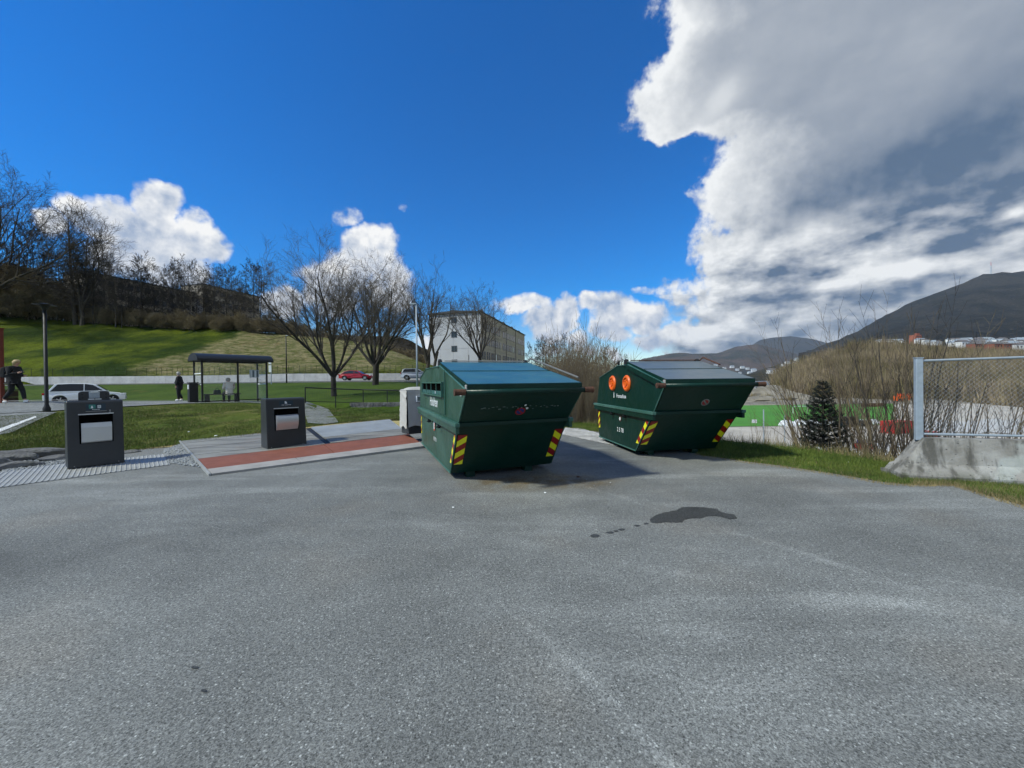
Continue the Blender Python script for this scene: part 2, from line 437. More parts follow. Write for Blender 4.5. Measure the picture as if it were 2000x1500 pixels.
plain('industrial_grey', (0.42, 0.45, 0.48), 0.8)


def skip_paint(name, col, worn, fade):
    m, g, b = new_mat(name)
    tc = g.n.new('ShaderNodeTexCoord').outputs['Object']
    n = g.noise(tc, 1.6, 6.0, 0.65)
    mp = g.n.new('ShaderNodeMapping'); g.l.new(tc, mp.inputs[0]); mp.inputs['Scale'].default_value = (9, 9, 0.9)
    runs = g.noise(mp.outputs[0], 1.0, 5.0, 0.6)
    c = g.mix(g.ramp(n, 0.32, 0.7, 0, fade), col, worn)
    c = g.mix(g.ramp(runs, 0.52, 0.78, 0, 0.35 * fade + 0.1), c, tuple(v * 1.3 for v in worn))
    scr = g.noise(tc, 14.0, 8.0, 0.75)
    c = g.mix(g.ramp(scr, 0.68, 0.74, 0, 0.8), c, (0.05, 0.03, 0.02))
    g.l.new(c, b.inputs['Base Color'])
    g.l.new(g.ramp(n, 0.3, 0.7, 0.32, 0.55), b.inputs['Roughness'])
    c = g.mix(g.ramp(g.noise(mp.outputs[0], 2.3, 7.0, 0.7), 0.56, 0.72, 0, 0.35), c, (0.02, 0.022, 0.018)); g.l.new(c, b.inputs['Base Color'])
    bump(g, b, g.noise(tc, 2.6, 4.0, 0.6), 0.55, 0.035)
    b.inputs['Specular IOR Level'].default_value = 0.3
    return m


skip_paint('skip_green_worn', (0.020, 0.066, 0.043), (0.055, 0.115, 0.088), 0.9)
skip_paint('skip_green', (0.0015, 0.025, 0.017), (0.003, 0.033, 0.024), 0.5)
skip_paint('skip_rim', (0.035, 0.11, 0.085), (0.08, 0.17, 0.14), 0.8)


def lid_mat(name, col):
    m, g, b = new_mat(name)
    tc = g.n.new('ShaderNodeTexCoord').outputs['Object']
    n = g.noise(tc, 2.2, 6.0, 0.6)
    mp = g.n.new('ShaderNodeMapping'); g.l.new(tc, mp.inputs[0]); mp.inputs['Scale'].default_value = (1.0, 14, 1)
    st = g.noise(mp.outputs[0], 1.2, 6.0, 0.6)
    c = g.mix(g.ramp(n, 0.3, 0.7), tuple(v * 0.85 for v in col), tuple(v * 1.2 for v in col))
    c = g.mix(g.ramp(st, 0.5, 0.75, 0, 0.25), c, (0.20, 0.26, 0.27))
    g.l.new(c, b.inputs['Base Color']); b.inputs['Metallic'].default_value = 0.15
    g.l.new(g.ramp(n, 0.3, 0.7, 0.30, 0.42), b.inputs['Roughness'])
    bump(g, b, g.noise(tc, 1.6, 2.0), 0.4, 0.02)


lid_mat('lid_blue', (0.040, 0.135, 0.165))
lid_mat('lid_grey', (0.085, 0.120, 0.140))


def deck_mat():
    m, g, b = new_mat('deck_grey')
    tc = g.n.new('ShaderNodeTexCoord').outputs['Object']
    mp = g.n.new('ShaderNodeMapping'); g.l.new(tc, mp.inputs[0]); mp.inputs['Rotation'].default_value = (0, 0, R(-45)); mp.inputs['Scale'].default_value = (0.5, 3.2, 1)
    s = g.noise(mp.outputs[0], 1.3, 5.0, 0.6)
    f = g.noise(tc, 25, 4)
    c = g.mix(g.ramp(s, 0.35, 0.65), (0.165, 0.16, 0.14), (0.29, 0.285, 0.25))
    c = g.v('SCALE', c, g.ramp(f, 0.2, 0.8, 0.85, 1.15, 'LINEAR'))
    c = g.mix(g.ramp(g.noise(tc, 1.1, 5, 0.6), 0.55, 0.7, 0, 0.5), c, (0.24, 0.17, 0.13))
    g.l.new(c, b.inputs['Base Color']); b.inputs['Roughness'].default_value = 0.6
    b.inputs['Metallic'].default_value = 0.2


deck_mat()
plain('deck_pale', (0.34, 0.36, 0.36), 0.5, 0.3, var=0.15, scale=2)


def barrier_mat():
    m, g, b = new_mat('barrier_concrete')
    tc = g.n.new('ShaderNodeTexCoord').outputs['Object']
    n = g.noise(tc, 3.0, 7.0, 0.65)
    mp = g.n.new('ShaderNodeMapping'); g.l.new(tc, mp.inputs[0]); mp.inputs['Scale'].default_value = (7, 7, 1.0)
    run = g.noise(mp.outputs[0], 1.0, 5.0, 0.6)
    c = g.mix(g.ramp(n, 0.3, 0.7), (0.22, 0.21, 0.185), (0.40, 0.395, 0.37))
    c = g.mix(g.ramp(run, 0.46, 0.64, 0, 0.85), c, (0.085, 0.082, 0.070))
    n3 = g.noise(tc, 2.1, 4.0)
    c = g.mix(g.ramp(n3, 0.58, 0.68, 0, 0.7), c, (0.44, 0.47, 0.44))
    z = g.sep(tc)[2]
    moss = g.m('MULTIPLY', g.ramp(z, 0.24, 0.02), g.ramp(g.noise(tc, 6, 5, 0.7), 0.42, 0.6))
    c = g.mix(g.m('MULTIPLY', moss, 0.8), c, (0.05, 0.055, 0.025))
    ps_ = g.v('ADD', g.v('MULTIPLY', tc, (1.0, 1.0, 1.9)), g.v('SCALE', g.noise(tc, 14, 3, color=True), 0.05))
    pit = g.vor(ps_, 21.0, 'Distance'); pc = g.sep(g.vor(ps_, 21.0, 'Color'))[0]
    hole = g.m('MULTIPLY', g.ramp(pit, g.m('MULTIPLY', pc, 0.30), 0.05), g.m('GREATER_THAN', g.m('ADD', pc, g.m('MULTIPLY', n, 0.5)), 1.02))
    c = g.mix(hole, c, (0.03, 0.03, 0.028))
    g.l.new(c, b.inputs['Base Color']); b.inputs['Roughness'].default_value = 0.95
    bump(g, b, g.m('SUBTRACT', g.noise(tc, 25, 5, 0.7), hole), 0.7, 0.012)


barrier_mat()


def hill_mat():
    """mown green on the left, tawny tussocks on the mound to the right"""
    m, g, b = new_mat('hill_grass')
    tc = g.n.new('ShaderNodeTexCoord').outputs['Object']
    x, y, z = g.sep(tc)
    n = g.noise(tc, 0.12, 6.0, 0.6)
    mp = g.n.new('ShaderNodeMapping'); g.l.new(tc, mp.inputs[0]); mp.inputs['Scale'].default_value = (0.5, 0.9, 1.7)
    f = g.noise(mp.outputs[0], 1.1, 8.0, 0.72)
    e = g.noise(tc, 2.6, 6.0, 0.75)
    green = g.mix(g.ramp(n, 0.38, 0.62), (0.016, 0.034, 0.002), (0.080, 0.104, 0.005))
    green = g.v('SCALE', green, g.ramp(f, 0.2, 0.8, 0.75, 1.25, 'LINEAR'))
    tawny = g.mix(g.ramp(f, 0.36, 0.66), (0.065, 0.080, 0.016), (0.24, 0.205, 0.11))
    tawny = g.mix(g.ramp(g.noise(tc, 0.35, 6, 0.7), 0.56, 0.72, 0, 0.65), tawny, (0.13, 0.075, 0.03))
    edge = g.m('ADD', x, g.m('MULTIPLY', g.m('SUBTRACT', n, 0.5), 22.0))      # the mound lies east of x = -59 m
    k = g.m('MULTIPLY', g.ramp(edge, -62.0, -57.0), g.ramp(edge, -12.0, -22.0))
    k = g.m('MULTIPLY', k, g.ramp(g.m('ADD', z, g.m('MULTIPLY', n, 3.0)), 3.8, 5.6, 0.15, 1.0))
    c = g.mix(k, green, tawny)
    c = g.v('SCALE', c, g.ramp(e, 0.3, 0.7, 0.55, 1.45, 'LINEAR'))
    g.l.new(c, b.inputs['Base Color']); b.inputs['Roughness'].default_value = 0.95
    b.inputs['Specular IOR Level'].default_value = 0.1
    bump(g, b, f, 0.9, 0.5)


hill_mat()


def mountain_mat(name, c1, c2, c3, sc):
    m, g, b = new_mat(name)
    tc = g.n.new('ShaderNodeTexCoord').outputs['Object']
    n = g.noise(tc, sc, 8.0, 0.62); f = g.noise(tc, sc * 9, 6.0, 0.7)
    c = g.mix(g.ramp(n, 0.38, 0.62), c1, c2)
    c = g.mix(g.ramp(f, 0.55, 0.72, 0, 0.7), c, c3)
    g.l.new(c, b.inputs['Base Color']); b.inputs['Roughness'].default_value = 1.0
    b.inputs['Specular IOR Level'].default_value = 0.0
    bump(g, b, g.m('ADD', n, g.m('MULTIPLY', f, 0.3)), 1.0, 60)


mountain_mat('mountain_heath', (0.010, 0.013, 0.013), (0.036, 0.033, 0.028), (0.11, 0.093, 0.075), 0.006)
mountain_mat('far_ridge', (0.028, 0.034, 0.028), (0.085, 0.062, 0.05), (0.15, 0.12, 0.10), 0.0035)
mountain_mat('far_wood', (0.060, 0.052, 0.038), (0.12, 0.10, 0.075), (0.17, 0.15, 0.12), 0.02)
mountain_mat('wood_floor', (0.050, 0.045, 0.024), (0.085, 0.074, 0.040), (0.12, 0.10, 0.06), 0.03)


def glass_mat():
    m, g, b = new_mat('pane_glass')
    b.inputs['Base Color'].default_value = (0.45, 0.55, 0.52, 1)
    b.inputs['Roughness'].default_value = 0.05
    b.inputs['Transmission Weight'].default_value = 0.0
    b.inputs['Alpha'].default_value = 0.05


glass_mat()
m_, g_, b_ = new_mat('water')
b_.inputs['Base Color'].default_value = (0.05, 0.09, 0.13, 1); b_.inputs['Roughness'].default_value = 0.25
bump(g_, b_, g_.noise(g_.n.new('ShaderNodeTexCoord').outputs['Object'], 0.3, 4), 0.3, 1.0)


# ------------------------------------------------------------------ mesh helpers
def link(o, parent=None):
    C.objects.link(o)
    if parent is not None: o.parent = parent
    return o


def mesh_obj(name, verts, faces, mats, parent=None, smooth=False, fm=None):
    me = bpy.data.meshes.new(name)
    me.from_pydata([tuple(v) for v in verts], [], [tuple(f) for f in faces])
    for m in (mats if isinstance(mats, (list, tuple)) else [mats]): me.materials.append(MATS[m])
    if fm is not None: me.polygons.foreach_set('material_index', fm)
    if smooth: me.polygons.foreach_set('use_smooth', [True] * len(me.polygons))
    me.update()
    return link(bpy.data.objects.new(name, me), parent)


def np_mesh(name, V, Fa, mat, parent=None, smooth=False):
    """fast mesh from arrays; Fa: (n,3) or (n,4)"""
    me = bpy.data.meshes.new(name)
    V = np.asarray(V, dtype=np.float32); Fa = np.asarray(Fa, dtype=np.int32)
    n, k = Fa.shape
    me.vertices.add(len(V)); me.vertices.foreach_set('co', V.ravel())
    me.loops.add(n * k); me.loops.foreach_set('vertex_index', Fa.ravel())
    me.polygons.add(n); me.polygons.foreach_set('loop_start', np.arange(0, n * k, k, dtype=np.int32))
    me.polygons.foreach_set('loop_total', np.full(n, k, dtype=np.int32))
    if smooth: me.polygons.foreach_set('use_smooth', np.ones(n, dtype=bool))
    me.materials.append(MATS[mat]); me.update(calc_edges=True); me.validate()
    return link(bpy.data.objects.new(name, me), parent)


class MB:
    """collects boxes, tubes, prisms; build() links them as one mesh"""
    def __init__(s): s.v = []; s.f = []

    def add(s, verts, faces):
        k = len(s.v); s.v += [tuple(v) for v in verts]; s.f += [tuple(i + k for i in f) for f in faces]

    def box(s, c, d, rz=0.0, M=None):
        hx, hy, hz = d[0] / 2, d[1] / 2, d[2] / 2
        vs = [Vector((x, y, z)) for x in (-hx, hx) for y in (-hy, hy) for z in (-hz, hz)]
        rot = Matrix.Rotation(rz, 3, 'Z') if M is None else M
        vs = [rot @ v + Vector(c) for v in vs]
        s.add(vs, [(0, 1, 3, 2), (4, 6, 7, 5), (0, 4, 5, 1), (2, 3, 7, 6), (0, 2, 6, 4), (1, 5, 7, 3)])
        return s

    def prism(s, poly, a, b):
        """poly: list of 3D points, extruded by vector b-a"""
        n = len(poly); e = Vector(b) - Vector(a)
        vs = [Vector(p) for p in poly] + [Vector(p) + e for p in poly]
        fs = [tuple(range(n))[::-1], tuple(range(n, 2 * n))] + [(i, (i + 1) % n, n + (i + 1) % n, n + i) for i in range(n)]
        s.add(vs, fs); return s

    def tube(s, p, q, r0, r1=None, n=8, cap=True):
        p = Vector(p); q = Vector(q); r1 = r0 if r1 is None else r1
        d = (q - p).normalized(); u = d.orthogonal().normalized(); w = d.cross(u)
        vs = []
        for c, r in ((p, r0), (q, r1)):
            for i in range(n):
                t = 2 * math.pi * i / n; vs.append(c + u * math.cos(t) * r + w * math.sin(t) * r)
        fs = [(i, (i + 1) % n, n + (i + 1) % n, n + i) for i in range(n)]
        if cap: fs += [tuple(range(n))[::-1], tuple(range(n, 2 * n))]
        s.add(vs, fs); return s

    def lathe(s, prof, c, n=16):
        """prof list of (r,z)"""
        vs = []; fs = []
        for r, z in prof:
            for i in range(n):
                t = 2 * math.pi * i / n; vs.append((c[0] + r * math.cos(t), c[1] + r * math.sin(t), c[2] + z))
        for k in range(len(prof) - 1):
            for i in range(n):
                fs.append((k * n + i, k * n + (i + 1) % n, (k + 1) * n + (i + 1) % n, (k + 1) * n + i))
        fs.append(tuple(range(n))[::-1]); fs.append(tuple(range((len(prof) - 1) * n, len(prof) * n)))
        s.add(vs, fs); return s

    def build(s, name, mat, parent=None, smooth=False, bevel=0.0):
        o = mesh_obj(name, s.v, s.f, mat, parent, smooth)
        bm = bmesh.new(); bm.from_mesh(o.data); bmesh.ops.recalc_face_normals(bm, faces=bm.faces)
        bm.to_mesh(o.data); bm.free()
        if bevel:
            b = o.modifiers.new('bevel', 'BEVEL'); b.width = bevel; b.segments = 2; b.limit_method = 'ANGLE'; b.angle_limit = R(35)
        return o


def tag(o, label=None, cat=None, group=None, kind=None):
    if label: o['label'] = label
    if cat: o['category'] = cat
    if group: o['group'] = group
    if kind: o['kind'] = kind
    return o


def thing(name, label, cat, loc=(0, 0, 0), rz=0.0, group=None):
    o = bpy.data.objects.new(name, None); C.objects.link(o)
    o.location = loc; o.rotation_euler = (0, 0, rz); o.empty_display_size = 0.2
    return tag(o, label, cat, group)


def dup(root, loc, rz=0.0, sc=1.0, label=None, group=None):
    r = root.copy(); C.objects.link(r); r.location = loc; r.rotation_euler = (0, 0, rz)
    r.scale = (sc, sc, sc) if not isinstance(sc, tuple) else sc
    if label: r['label'] = label
    if group: r['group'] = group
    for ch in list(root.children):
        c = ch.copy(); C.objects.link(c); c.parent = r
        for gch in ch.children:
            d = gch.copy(); C.objects.link(d); d.parent = c
    return r


# ------------------------------------------------------------------ value noise for terrain
def vnoise(x, y, seed=0):
    x = np.asarray(x, float); y = np.asarray(y, float)
    xi = np.floor(x).astype(np.int64); yi = np.floor(y).astype(np.int64)
    xf = x - xi; yf = y - yi
    def h(a, b):
        n = (a * 374761393 + b * 668265263 + seed * 974711) & 0xffffffff
        n = ((n ^ (n >> 13)) * 1274126177) & 0xffffffff
        return ((n ^ (n >> 16)) & 0xffff) / 65535.0
    u = xf * xf * (3 - 2 * xf); v = yf * yf * (3 - 2 * yf)
    return (h(xi, yi) * (1 - u) + h(xi + 1, yi) * u) * (1 - v) + (h(xi, yi + 1) * (1 - u) + h(xi + 1, yi + 1) * u) * v - 0.5


def fbm(x, y, seed=0, octs=5):
    s = 0; a = 1.0
    for k in range(octs):
        s = s + a * vnoise(np.asarray(x) * 2 ** k, np.asarray(y) * 2 ** k, seed + k); a *= 0.5
    return s


# terrain: rays (columns) with the same semantic rows; each row is (distance, height) or (distance, 'p<row>')
def zspec(px, Y, s):
    return zat(px, float(s[1:]), Y) if isinstance(s, str) else s


LEFT = [
    # px, [lot edge, path near, path far, road near, road far, bank foot, upper road near, upper road far, wall back, hill mid, crest, beyond, far]
    (-9000, [(0.9, 0), (1.6, .5), (2.2, .6), (2.5, .45), (3.6, .45), (3.8, .5), (7, 1.7), (8, 1.8), (8.2, 2.8), (11, 9), (14, 17), (25, 19), (60, 20)]),
    (-2500, [(2.6, 0), (4.4, .6), (6.2, .8), (6.9, .45), (10, .45), (10.5, .5), (19, 1.7), (21.6, 1.8), (22, 2.8), (30, 9), (38, 17), (60, 19), (160, 20)]),
    (-600, [(5.4, 0), (8.5, .62), (12, .85), (13, .45), (19, .45), (19.6, .5), (38, 1.7), (43, 1.8), (43.6, 2.8), (58, 9.5), (72, 17.5), (120, 19), (300, 20)]),
    (-60, [(7.3, 0), (10.8, .62), (15.4, .86), (16.4, .15), (34, .12), (34.8, .25), (48, 'p755'), (56.5, 'p752.3'), (57, 'p737'), (70, 'p678'), (86, 'p606'), (130, 18.5), (300, 20)]),
    (100, [(8.3, 0), (12, 'p808'), (16.1, 'p784'), (17.2, .15), (34, .12), (34.8, .25), (50, 'p752.5'), (57, 'p750.5'), (57.5, 'p736'), (70, 'p680'), (86, 'p620'), (130, 17.5), (300, 19)]),
    (250, [(8.9, 0), (14.8, 'p797'), (21, 'p784.5'), (22, .12), (34, .12), (34.8, .25), (50, 'p751'), (57, 'p749'), (57.5, 'p735'), (69, 'p690'), (86, 'p632'), (130, 16), (300, 18)]),
    (360, [(9.4, .06), (17.3, 'p790'), (23.5, 'p783.5'), (24.6, .1), (34, .1), (34.8, .2), (50, 'p750'), (57, 'p748'), (57.5, 'p734'), (68, 'p695'), (86, 'p640'), (130, 15), (300, 17)]),
    (470, [(10.2, .14), (18.5, 'p788'), (24.5, 'p783'), (25.6, .0), (31, .0), (31.6, .2), (50, 'p748.5'), (57, 'p746.5'), (57.5, 'p731.5'), (68, 'p694'), (86, 'p643'), (130, 14), (300, 15)]),
    (560, [(10.9, .2), (17, 'p792'), (22, 'p785'), (23.2, 0), (26, 0), (26.6, .25), (50, 'p747.5'), (57, 'p745'), (57.5, 'p729.8'), (68, 'p697'), (85, 'p652'), (130, 12), (300, 12)]),
    (650, [(11.7, .26), (15, 'p808'), (17.5, 'p797'), (19, -.3), (23.5, -.3), (24.3, .2), (50, 'p746.5'), (57, 'p744'), (57.5, 'p729.4'), (67, 'p703'), (83, 'p663'), (125, 9), (300, 8)]),
    (750, [(12.4, .30), (14.6, 'p808'), (16, 'p800'), (18, -.3), (23.5, -.3), (24.3, .2), (49, 'p746'), (57, 'p743'), (57.5, 'p729'), (65, 'p708'), (79, 'p678'), (120, 5), (300, 3)]),
    (830, [(12.8, .28), (14.5, 'p808'), (16, 'p802'), (18, -.3), (23.5, -.3), (24.3, .1), (48, 'p747'), (57, 'p742'), (57.5, 'p729'), (63, 'p722'), (71, 'p714'), (110, 2), (300, 0)]),
    (960, [(13, .15), (14.5, .2), (16, .2), (18, 0), (23.5, 0), (24.3, .1), (46, 1.2), (56, 1.6), (56.5, 1.7), (62, 1.8), (70, 1.9), (110, 1), (300, -2)]),
    (1080, [(12.3, .02), (13.5, .06), (15, 0), (18, -.3), (23.5, -.6), (24.3, -.6), (44, -.6), (54, -.6), (54.5, -.6), (60, -.6), (70, -.6), (110, -2), (300, -6)]),
    (1135, [(11.6, -.04), (13.5, -.4), (15, -1.8), (18, -4), (23.5, -6), (24.3, -6.5), (44, -9), (54, -9), (54.5, -9), (60, -9), (70, -9), (110, -9), (300, -9)]),
]
RIGHT = [
    (1040, [(12.6, 0), (14.2, .03), (16, -.8), (27, -8), (60, -8.2), (130, -8.2), (230, -8.2), (400, -8.3), (430, -12)]),
    (1110, [(12.0, 0), (13.4, .04), (15.5, -.8), (26, -8), (60, -8.2), (130, -8.2), (230, -8.2), (400, -8.3), (430, -12)]),
    (1200, [(10.6, 0), (12.0, .06), (14, -.8), (24, -8), (60, -8.2), (130, -8.2), (230, -8.2), (400, -8.3), (430, -12)]),
    (1290, [(8.9, 0), (10.4, .06), (12, -.8), (22, -8), (60, -8.2), (130, -8.2), (230, -8.2), (400, -8.3), (430, -12)]),
    (1370, [(7.5, 0), (9.2, .06), (10.4, -.6), (20, -8), (60, -8), (130, -8), (230, -8), (400, -8.1), (430, -12)]),
    (1450, [(6.95, 0), (8.6, .05), (9.6, -.5), (18, -8), (60, -8), (130, -8), (230, -8), (400, -8.1), (430, -12)]),
    (1600, [(6.1, 0), (7.5, .03), (8.6, -.5), (16, -8), (60, -8), (130, -8), (230, -8), (400, -8.1), (430, -12)]),
    (1720, [(5.46, 0), (6.7, .0), (7.6, -.5), (15, -8), (60, -8), (130, -8), (230, -8), (400, -8.1), (430, -12)]),
    (1775, [(5.30, 0), (6.3, .0), (7.1, -.5), (14, -8), (60, -8), (130, -8), (230, -8), (400, -8.1), (430, -12)]),
    (1860, [(5.26, 0), (6.0, .0), (6.8, -.5), (13.2, -8), (60, -8), (130, -8), (230, -8), (400, -8.1), (430, -12)]),
    (1925, [(4.80, 0), (5.85, .0), (6.6, -.5), (12.6, -8), (60, -8), (130, -8), (230, -8), (400, -8.1), (430, -12)]),
    (2000, [(4.4, 0), (5.7, .0), (6.3, -.5), (12, -8), (60, -8), (130, -8), (230, -8), (400, -8.1), (430, -12)]),
    (2500, [(3.2, 0), (4.2, .0), (4.8, -.5), (9, -8), (50, -8), (110, -8), (200, -8), (300, -8.1), (330, -12)]),
    (4500, [(1.45, 0), (1.9, .0), (2.2, -.5), (4.3, -8), (25, -8), (60, -8), (110, -8), (160, -8.1), (180, -12)]),
    (10500, [(.55, 0), (.75, .0), (.9, -.5), (1.8, -8), (12, -8), (25, -8), (50, -8), (80, -8.1), (90, -12)]),
]


class Sector:
    def __init__(s, table):
        s.A = np.array([(c[0] - 1000) / F_PX for c in table])
        s.Y = np.array([[r[0] for r in c[1]] for c in table], float)
        s.Z = np.array([[zspec(c[0], r[0], r[1]) for r in c[1]] for c in table], float)
        s.K = s.Y.shape[1]

    def rows(s, a):
        return (np.stack([np.interp(a, s.A, s.Y[:, k]) for k in range(s.K)], -1),
                np.stack([np.interp(a, s.A, s.Z[:, k]) for k in range(s.K)], -1))

    def z(s, a, Y):
        YY, ZZ = s.rows(a)
        out = ZZ[..., 0].copy()
        for k in range(s.K - 1):
            t = np.clip((Y - YY[..., k]) / (YY[..., k + 1] - YY[..., k]), 0, 1)
            m = Y >= YY[..., k]
            out = np.where(m, ZZ[..., k] * (1 - t) + ZZ[..., k + 1] * t, out)
        return out


SL = Sector(LEFT); SR = Sector(RIGHT)
A_SPLIT = (1090 - 1000) / F_PX


def rough(x, y, amp, wl, seed):
    return fbm(x / wl, y / wl, seed, 4) * amp


def gz(x, y, rel=True):
    x = np.asarray(x, float); y = np.asarray(y, float)
    ys = np.maximum(y, 0.05); a = np.clip(x / ys, -11, 12)
    zl = SL.z(a, ys); zr = SR.z(a, ys)
    return np.where(a < A_SPLIT, zl, zr)


def strip(name, sec, k0, k1, a_lo, a_hi, mat, na=220, nr=10, amp=0.0, wl=1.0, kind='structure', seed=0, off=0.0, smooth=True, spread=True):
    # denser columns inside the picture
    core = np.linspace(max(a_lo, -1.6), min(a_hi, 1.6), na)
    extra = [v for v in (-11, -8, -5.5, -4.3, -3.4, -2.8, -2.4, -2.1, -1.9, -1.75, 1.75, 1.9, 2.1, 2.5, 3, 3.6, 4.6, 6, 8, 12) if a_lo <= v <= a_hi]
    a = np.unique(np.concatenate([core, extra]))
    YY, ZZ = sec.rows(a)
    rowsY = []; rowsZ = []
    for k in range(k0, k1):
        last = k == k1 - 1
        for i in range(nr + (1 if last else 0)):
            t = i / nr
            rowsY.append(YY[:, k] * (1 - t) + YY[:, k + 1] * t); rowsZ.append(ZZ[:, k] * (1 - t) + ZZ[:, k + 1] * t)
    Yg = np.array(rowsY); Zg = np.array(rowsZ); Xg = Yg * a[None, :]
    if amp:
        fade = np.ones(len(rowsY)); fade[0] = fade[-1] = 0
        if len(fade) > 4: fade[1] = fade[-2] = 0.5
        Zg = Zg + rough(Xg, Yg, amp, wl, seed) * fade[:, None]
    nR, nA = Yg.shape
    V = np.stack([Xg, Yg, Zg + off], -1).reshape(-1, 3)
    idx = np.arange(nR * nA).reshape(nR, nA)
    Fq = np.stack([idx[:-1, :-1], idx[:-1, 1:], idx[1:, 1:], idx[1:, :-1]], -1).reshape(-1, 4)
    o = np_mesh(name, V, Fq, mat, smooth=smooth)
    return tag(o, kind=kind)


# left side: lawn, path, road cut, bank, upper road, hill
strip('lawn', SL, 0, 1, -11, A_SPLIT + .09, 'lawn', nr=24, amp=0.06, wl=0.9)
strip('path_ground', SL, 1, 2, -11, A_SPLIT + .09, 'lawn', nr=8, amp=0.03, wl=0.8)
strip('road_verge', SL, 2, 3, -11, A_SPLIT + .09, 'lawn', nr=3)
strip('road', SL, 3, 4, -11, A_SPLIT + .09, 'path_asphalt', nr=4)
strip('grass_bank', SL, 4, 6, -11, A_SPLIT + .09, 'bank_grass', nr=14, amp=0.25, wl=4.0)
strip('upper_road', SL, 6, 7, -11, A_SPLIT + .09, 'road_asphalt', nr=2)
strip('hillside', SL, 7, 12, -11, A_SPLIT + .09, 'hill_grass', na=400, nr=16, amp=1.0, wl=9.0)
# right side
strip('grass_verge', SR, 0, 2, .04, 12, 'bank_grass', nr=8, amp=0.05, wl=0.7)
strip('embankment', SR, 2, 3, .04, 12, 'earth', nr=8, amp=0.4, wl=2.5)
strip('construction_ground', SR, 3, 5, .04, 12, 'sand', nr=10, amp=0.05, wl=9)
strip('valley_floor', SR, 5, 8, .04, 12, 'earth', nr=12, amp=1.6, wl=24)

# ground behind and beneath
mb = MB(); mb.box((0, -300, -0.35), (2400, 600.0, 0.6)); tag(mb.build('ground', 'bank_grass'), kind='structure')


# the lot: asphalt polygon with a worn, uneven edge
def lot():
    edge = []
    aa = np.concatenate([np.array([-9, -6, -4, -3, -2.3]), np.linspace(-1.9, 1.6, 260), np.array([1.9, 2.3, 3, 4, 6, 9])])
    for a in aa:
        sec = SL if a < A_SPLIT else SR
        YY, ZZ = sec.rows(np.array([a])); Y = YY[0, 0]
        x, y = a * Y, Y
        j = float(fbm(x * 1.9, y * 1.9, 31, 4)) * 0.16 + 0.05
        s = (Y + j) / Y
        edge.append((x * s, y * s, 0.0))
    ring = edge + [(14, -4, 0), (25, -40, 0), (-25, -40, 0), (-14, -4, 0)]
    # triangulated in bands so the surface stays flat
    ctr = []
    for e in edge: ctr.append((e[0] * 0.25, min(e[1] * 0.25, 1.0) , 0.0))
    V = []; Fq = []
    n = len(edge)
    lv = [1.0, .8, .55, .3, .1]
    for L in lv:
        for e in edge: V.append((e[0] * L, e[1] * L, 0.0))
    for r in range(len(lv) - 1):
        for i in range(n - 1): Fq.append((r * n + i, r * n + i + 1, (r + 1) * n + i + 1, (r + 1) * n + i))
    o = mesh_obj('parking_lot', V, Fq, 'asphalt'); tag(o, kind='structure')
    k = (len(lv) - 1) * n
    # sheet reaching behind the camera, from the innermost ring backwards
    inner = [V[k + i] for i in range(n)]
    poly = inner + [V[4 * n - 1], V[3 * n - 1], V[2 * n - 1], V[n - 1], (12, -30, 0), (-12, -30, 0), V[0], V[n], V[2 * n], V[3 * n]]
    bm = bmesh.new(); vs = [bm.verts.new(p) for p in poly]; f = bm.faces.new(vs)
    bmesh.ops.triangulate(bm, faces=[f]); bmesh.ops.recalc_face_normals(bm, faces=bm.faces)
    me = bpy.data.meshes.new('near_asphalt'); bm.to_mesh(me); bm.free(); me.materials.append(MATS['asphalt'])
    if me.polygons[0].normal.z < 0: me.flip_normals()
    tag(link(bpy.data.objects.new('parking_lot', me)), kind='structure')
    return edge


LOT_EDGE = lot()


def gp(px, py):
    """where the line of sight through a picture point meets the ground"""
    Y = np.exp(np.linspace(math.log(2.0), math.log(400), 4000))
    X = (px - 1000) / F_PX * Y; Z = CAM_Z + (hor(px) - py) * Y / F_PX
    G = gz(X, Y)
    a = (px - 1000) / F_PX
    sec = SL if a < A_SPLIT else SR
    ed = sec.rows(np.array([a]))[0][0, 0]
    G = np.where(Y < ed, 0.0, G)
    hit = np.argmax(Z <= G)
    return Vector((X[hit], Y[hit], G[hit]))


def draped(name, near, far, mat, n=40, m=6, off=0.012, wig=0.0):
    """sheet between two picture polylines laid on the ground"""
    near = np.array(near, float); far = np.array(far, float)
    V = []
    for j in range(m + 1):
        for i in range(n + 1):
            t = i / n; s = j / m
            def ev(P):
                u = np.linspace(0, 1, len(P)); return np.array([np.interp(t, u, P[:, 0]), np.interp(t, u, P[:, 1])])
            q = ev(near) * (1 - s) + ev(far) * s
            g3 = gp(q[0], q[1] + (wig * (random.random() - .5) if j in (0, m) else 0))
            V.append((g3.x, g3.y, g3.z + off))
    Fq = [(j * (n + 1) + i, j * (n + 1) + i + 1, (j + 1) * (n + 1) + i + 1, (j + 1) * (n + 1) + i) for j in range(m) for i in range(n)]
    o = mesh_obj(name, V, Fq, mat); tag(o, kind='structure'); return o


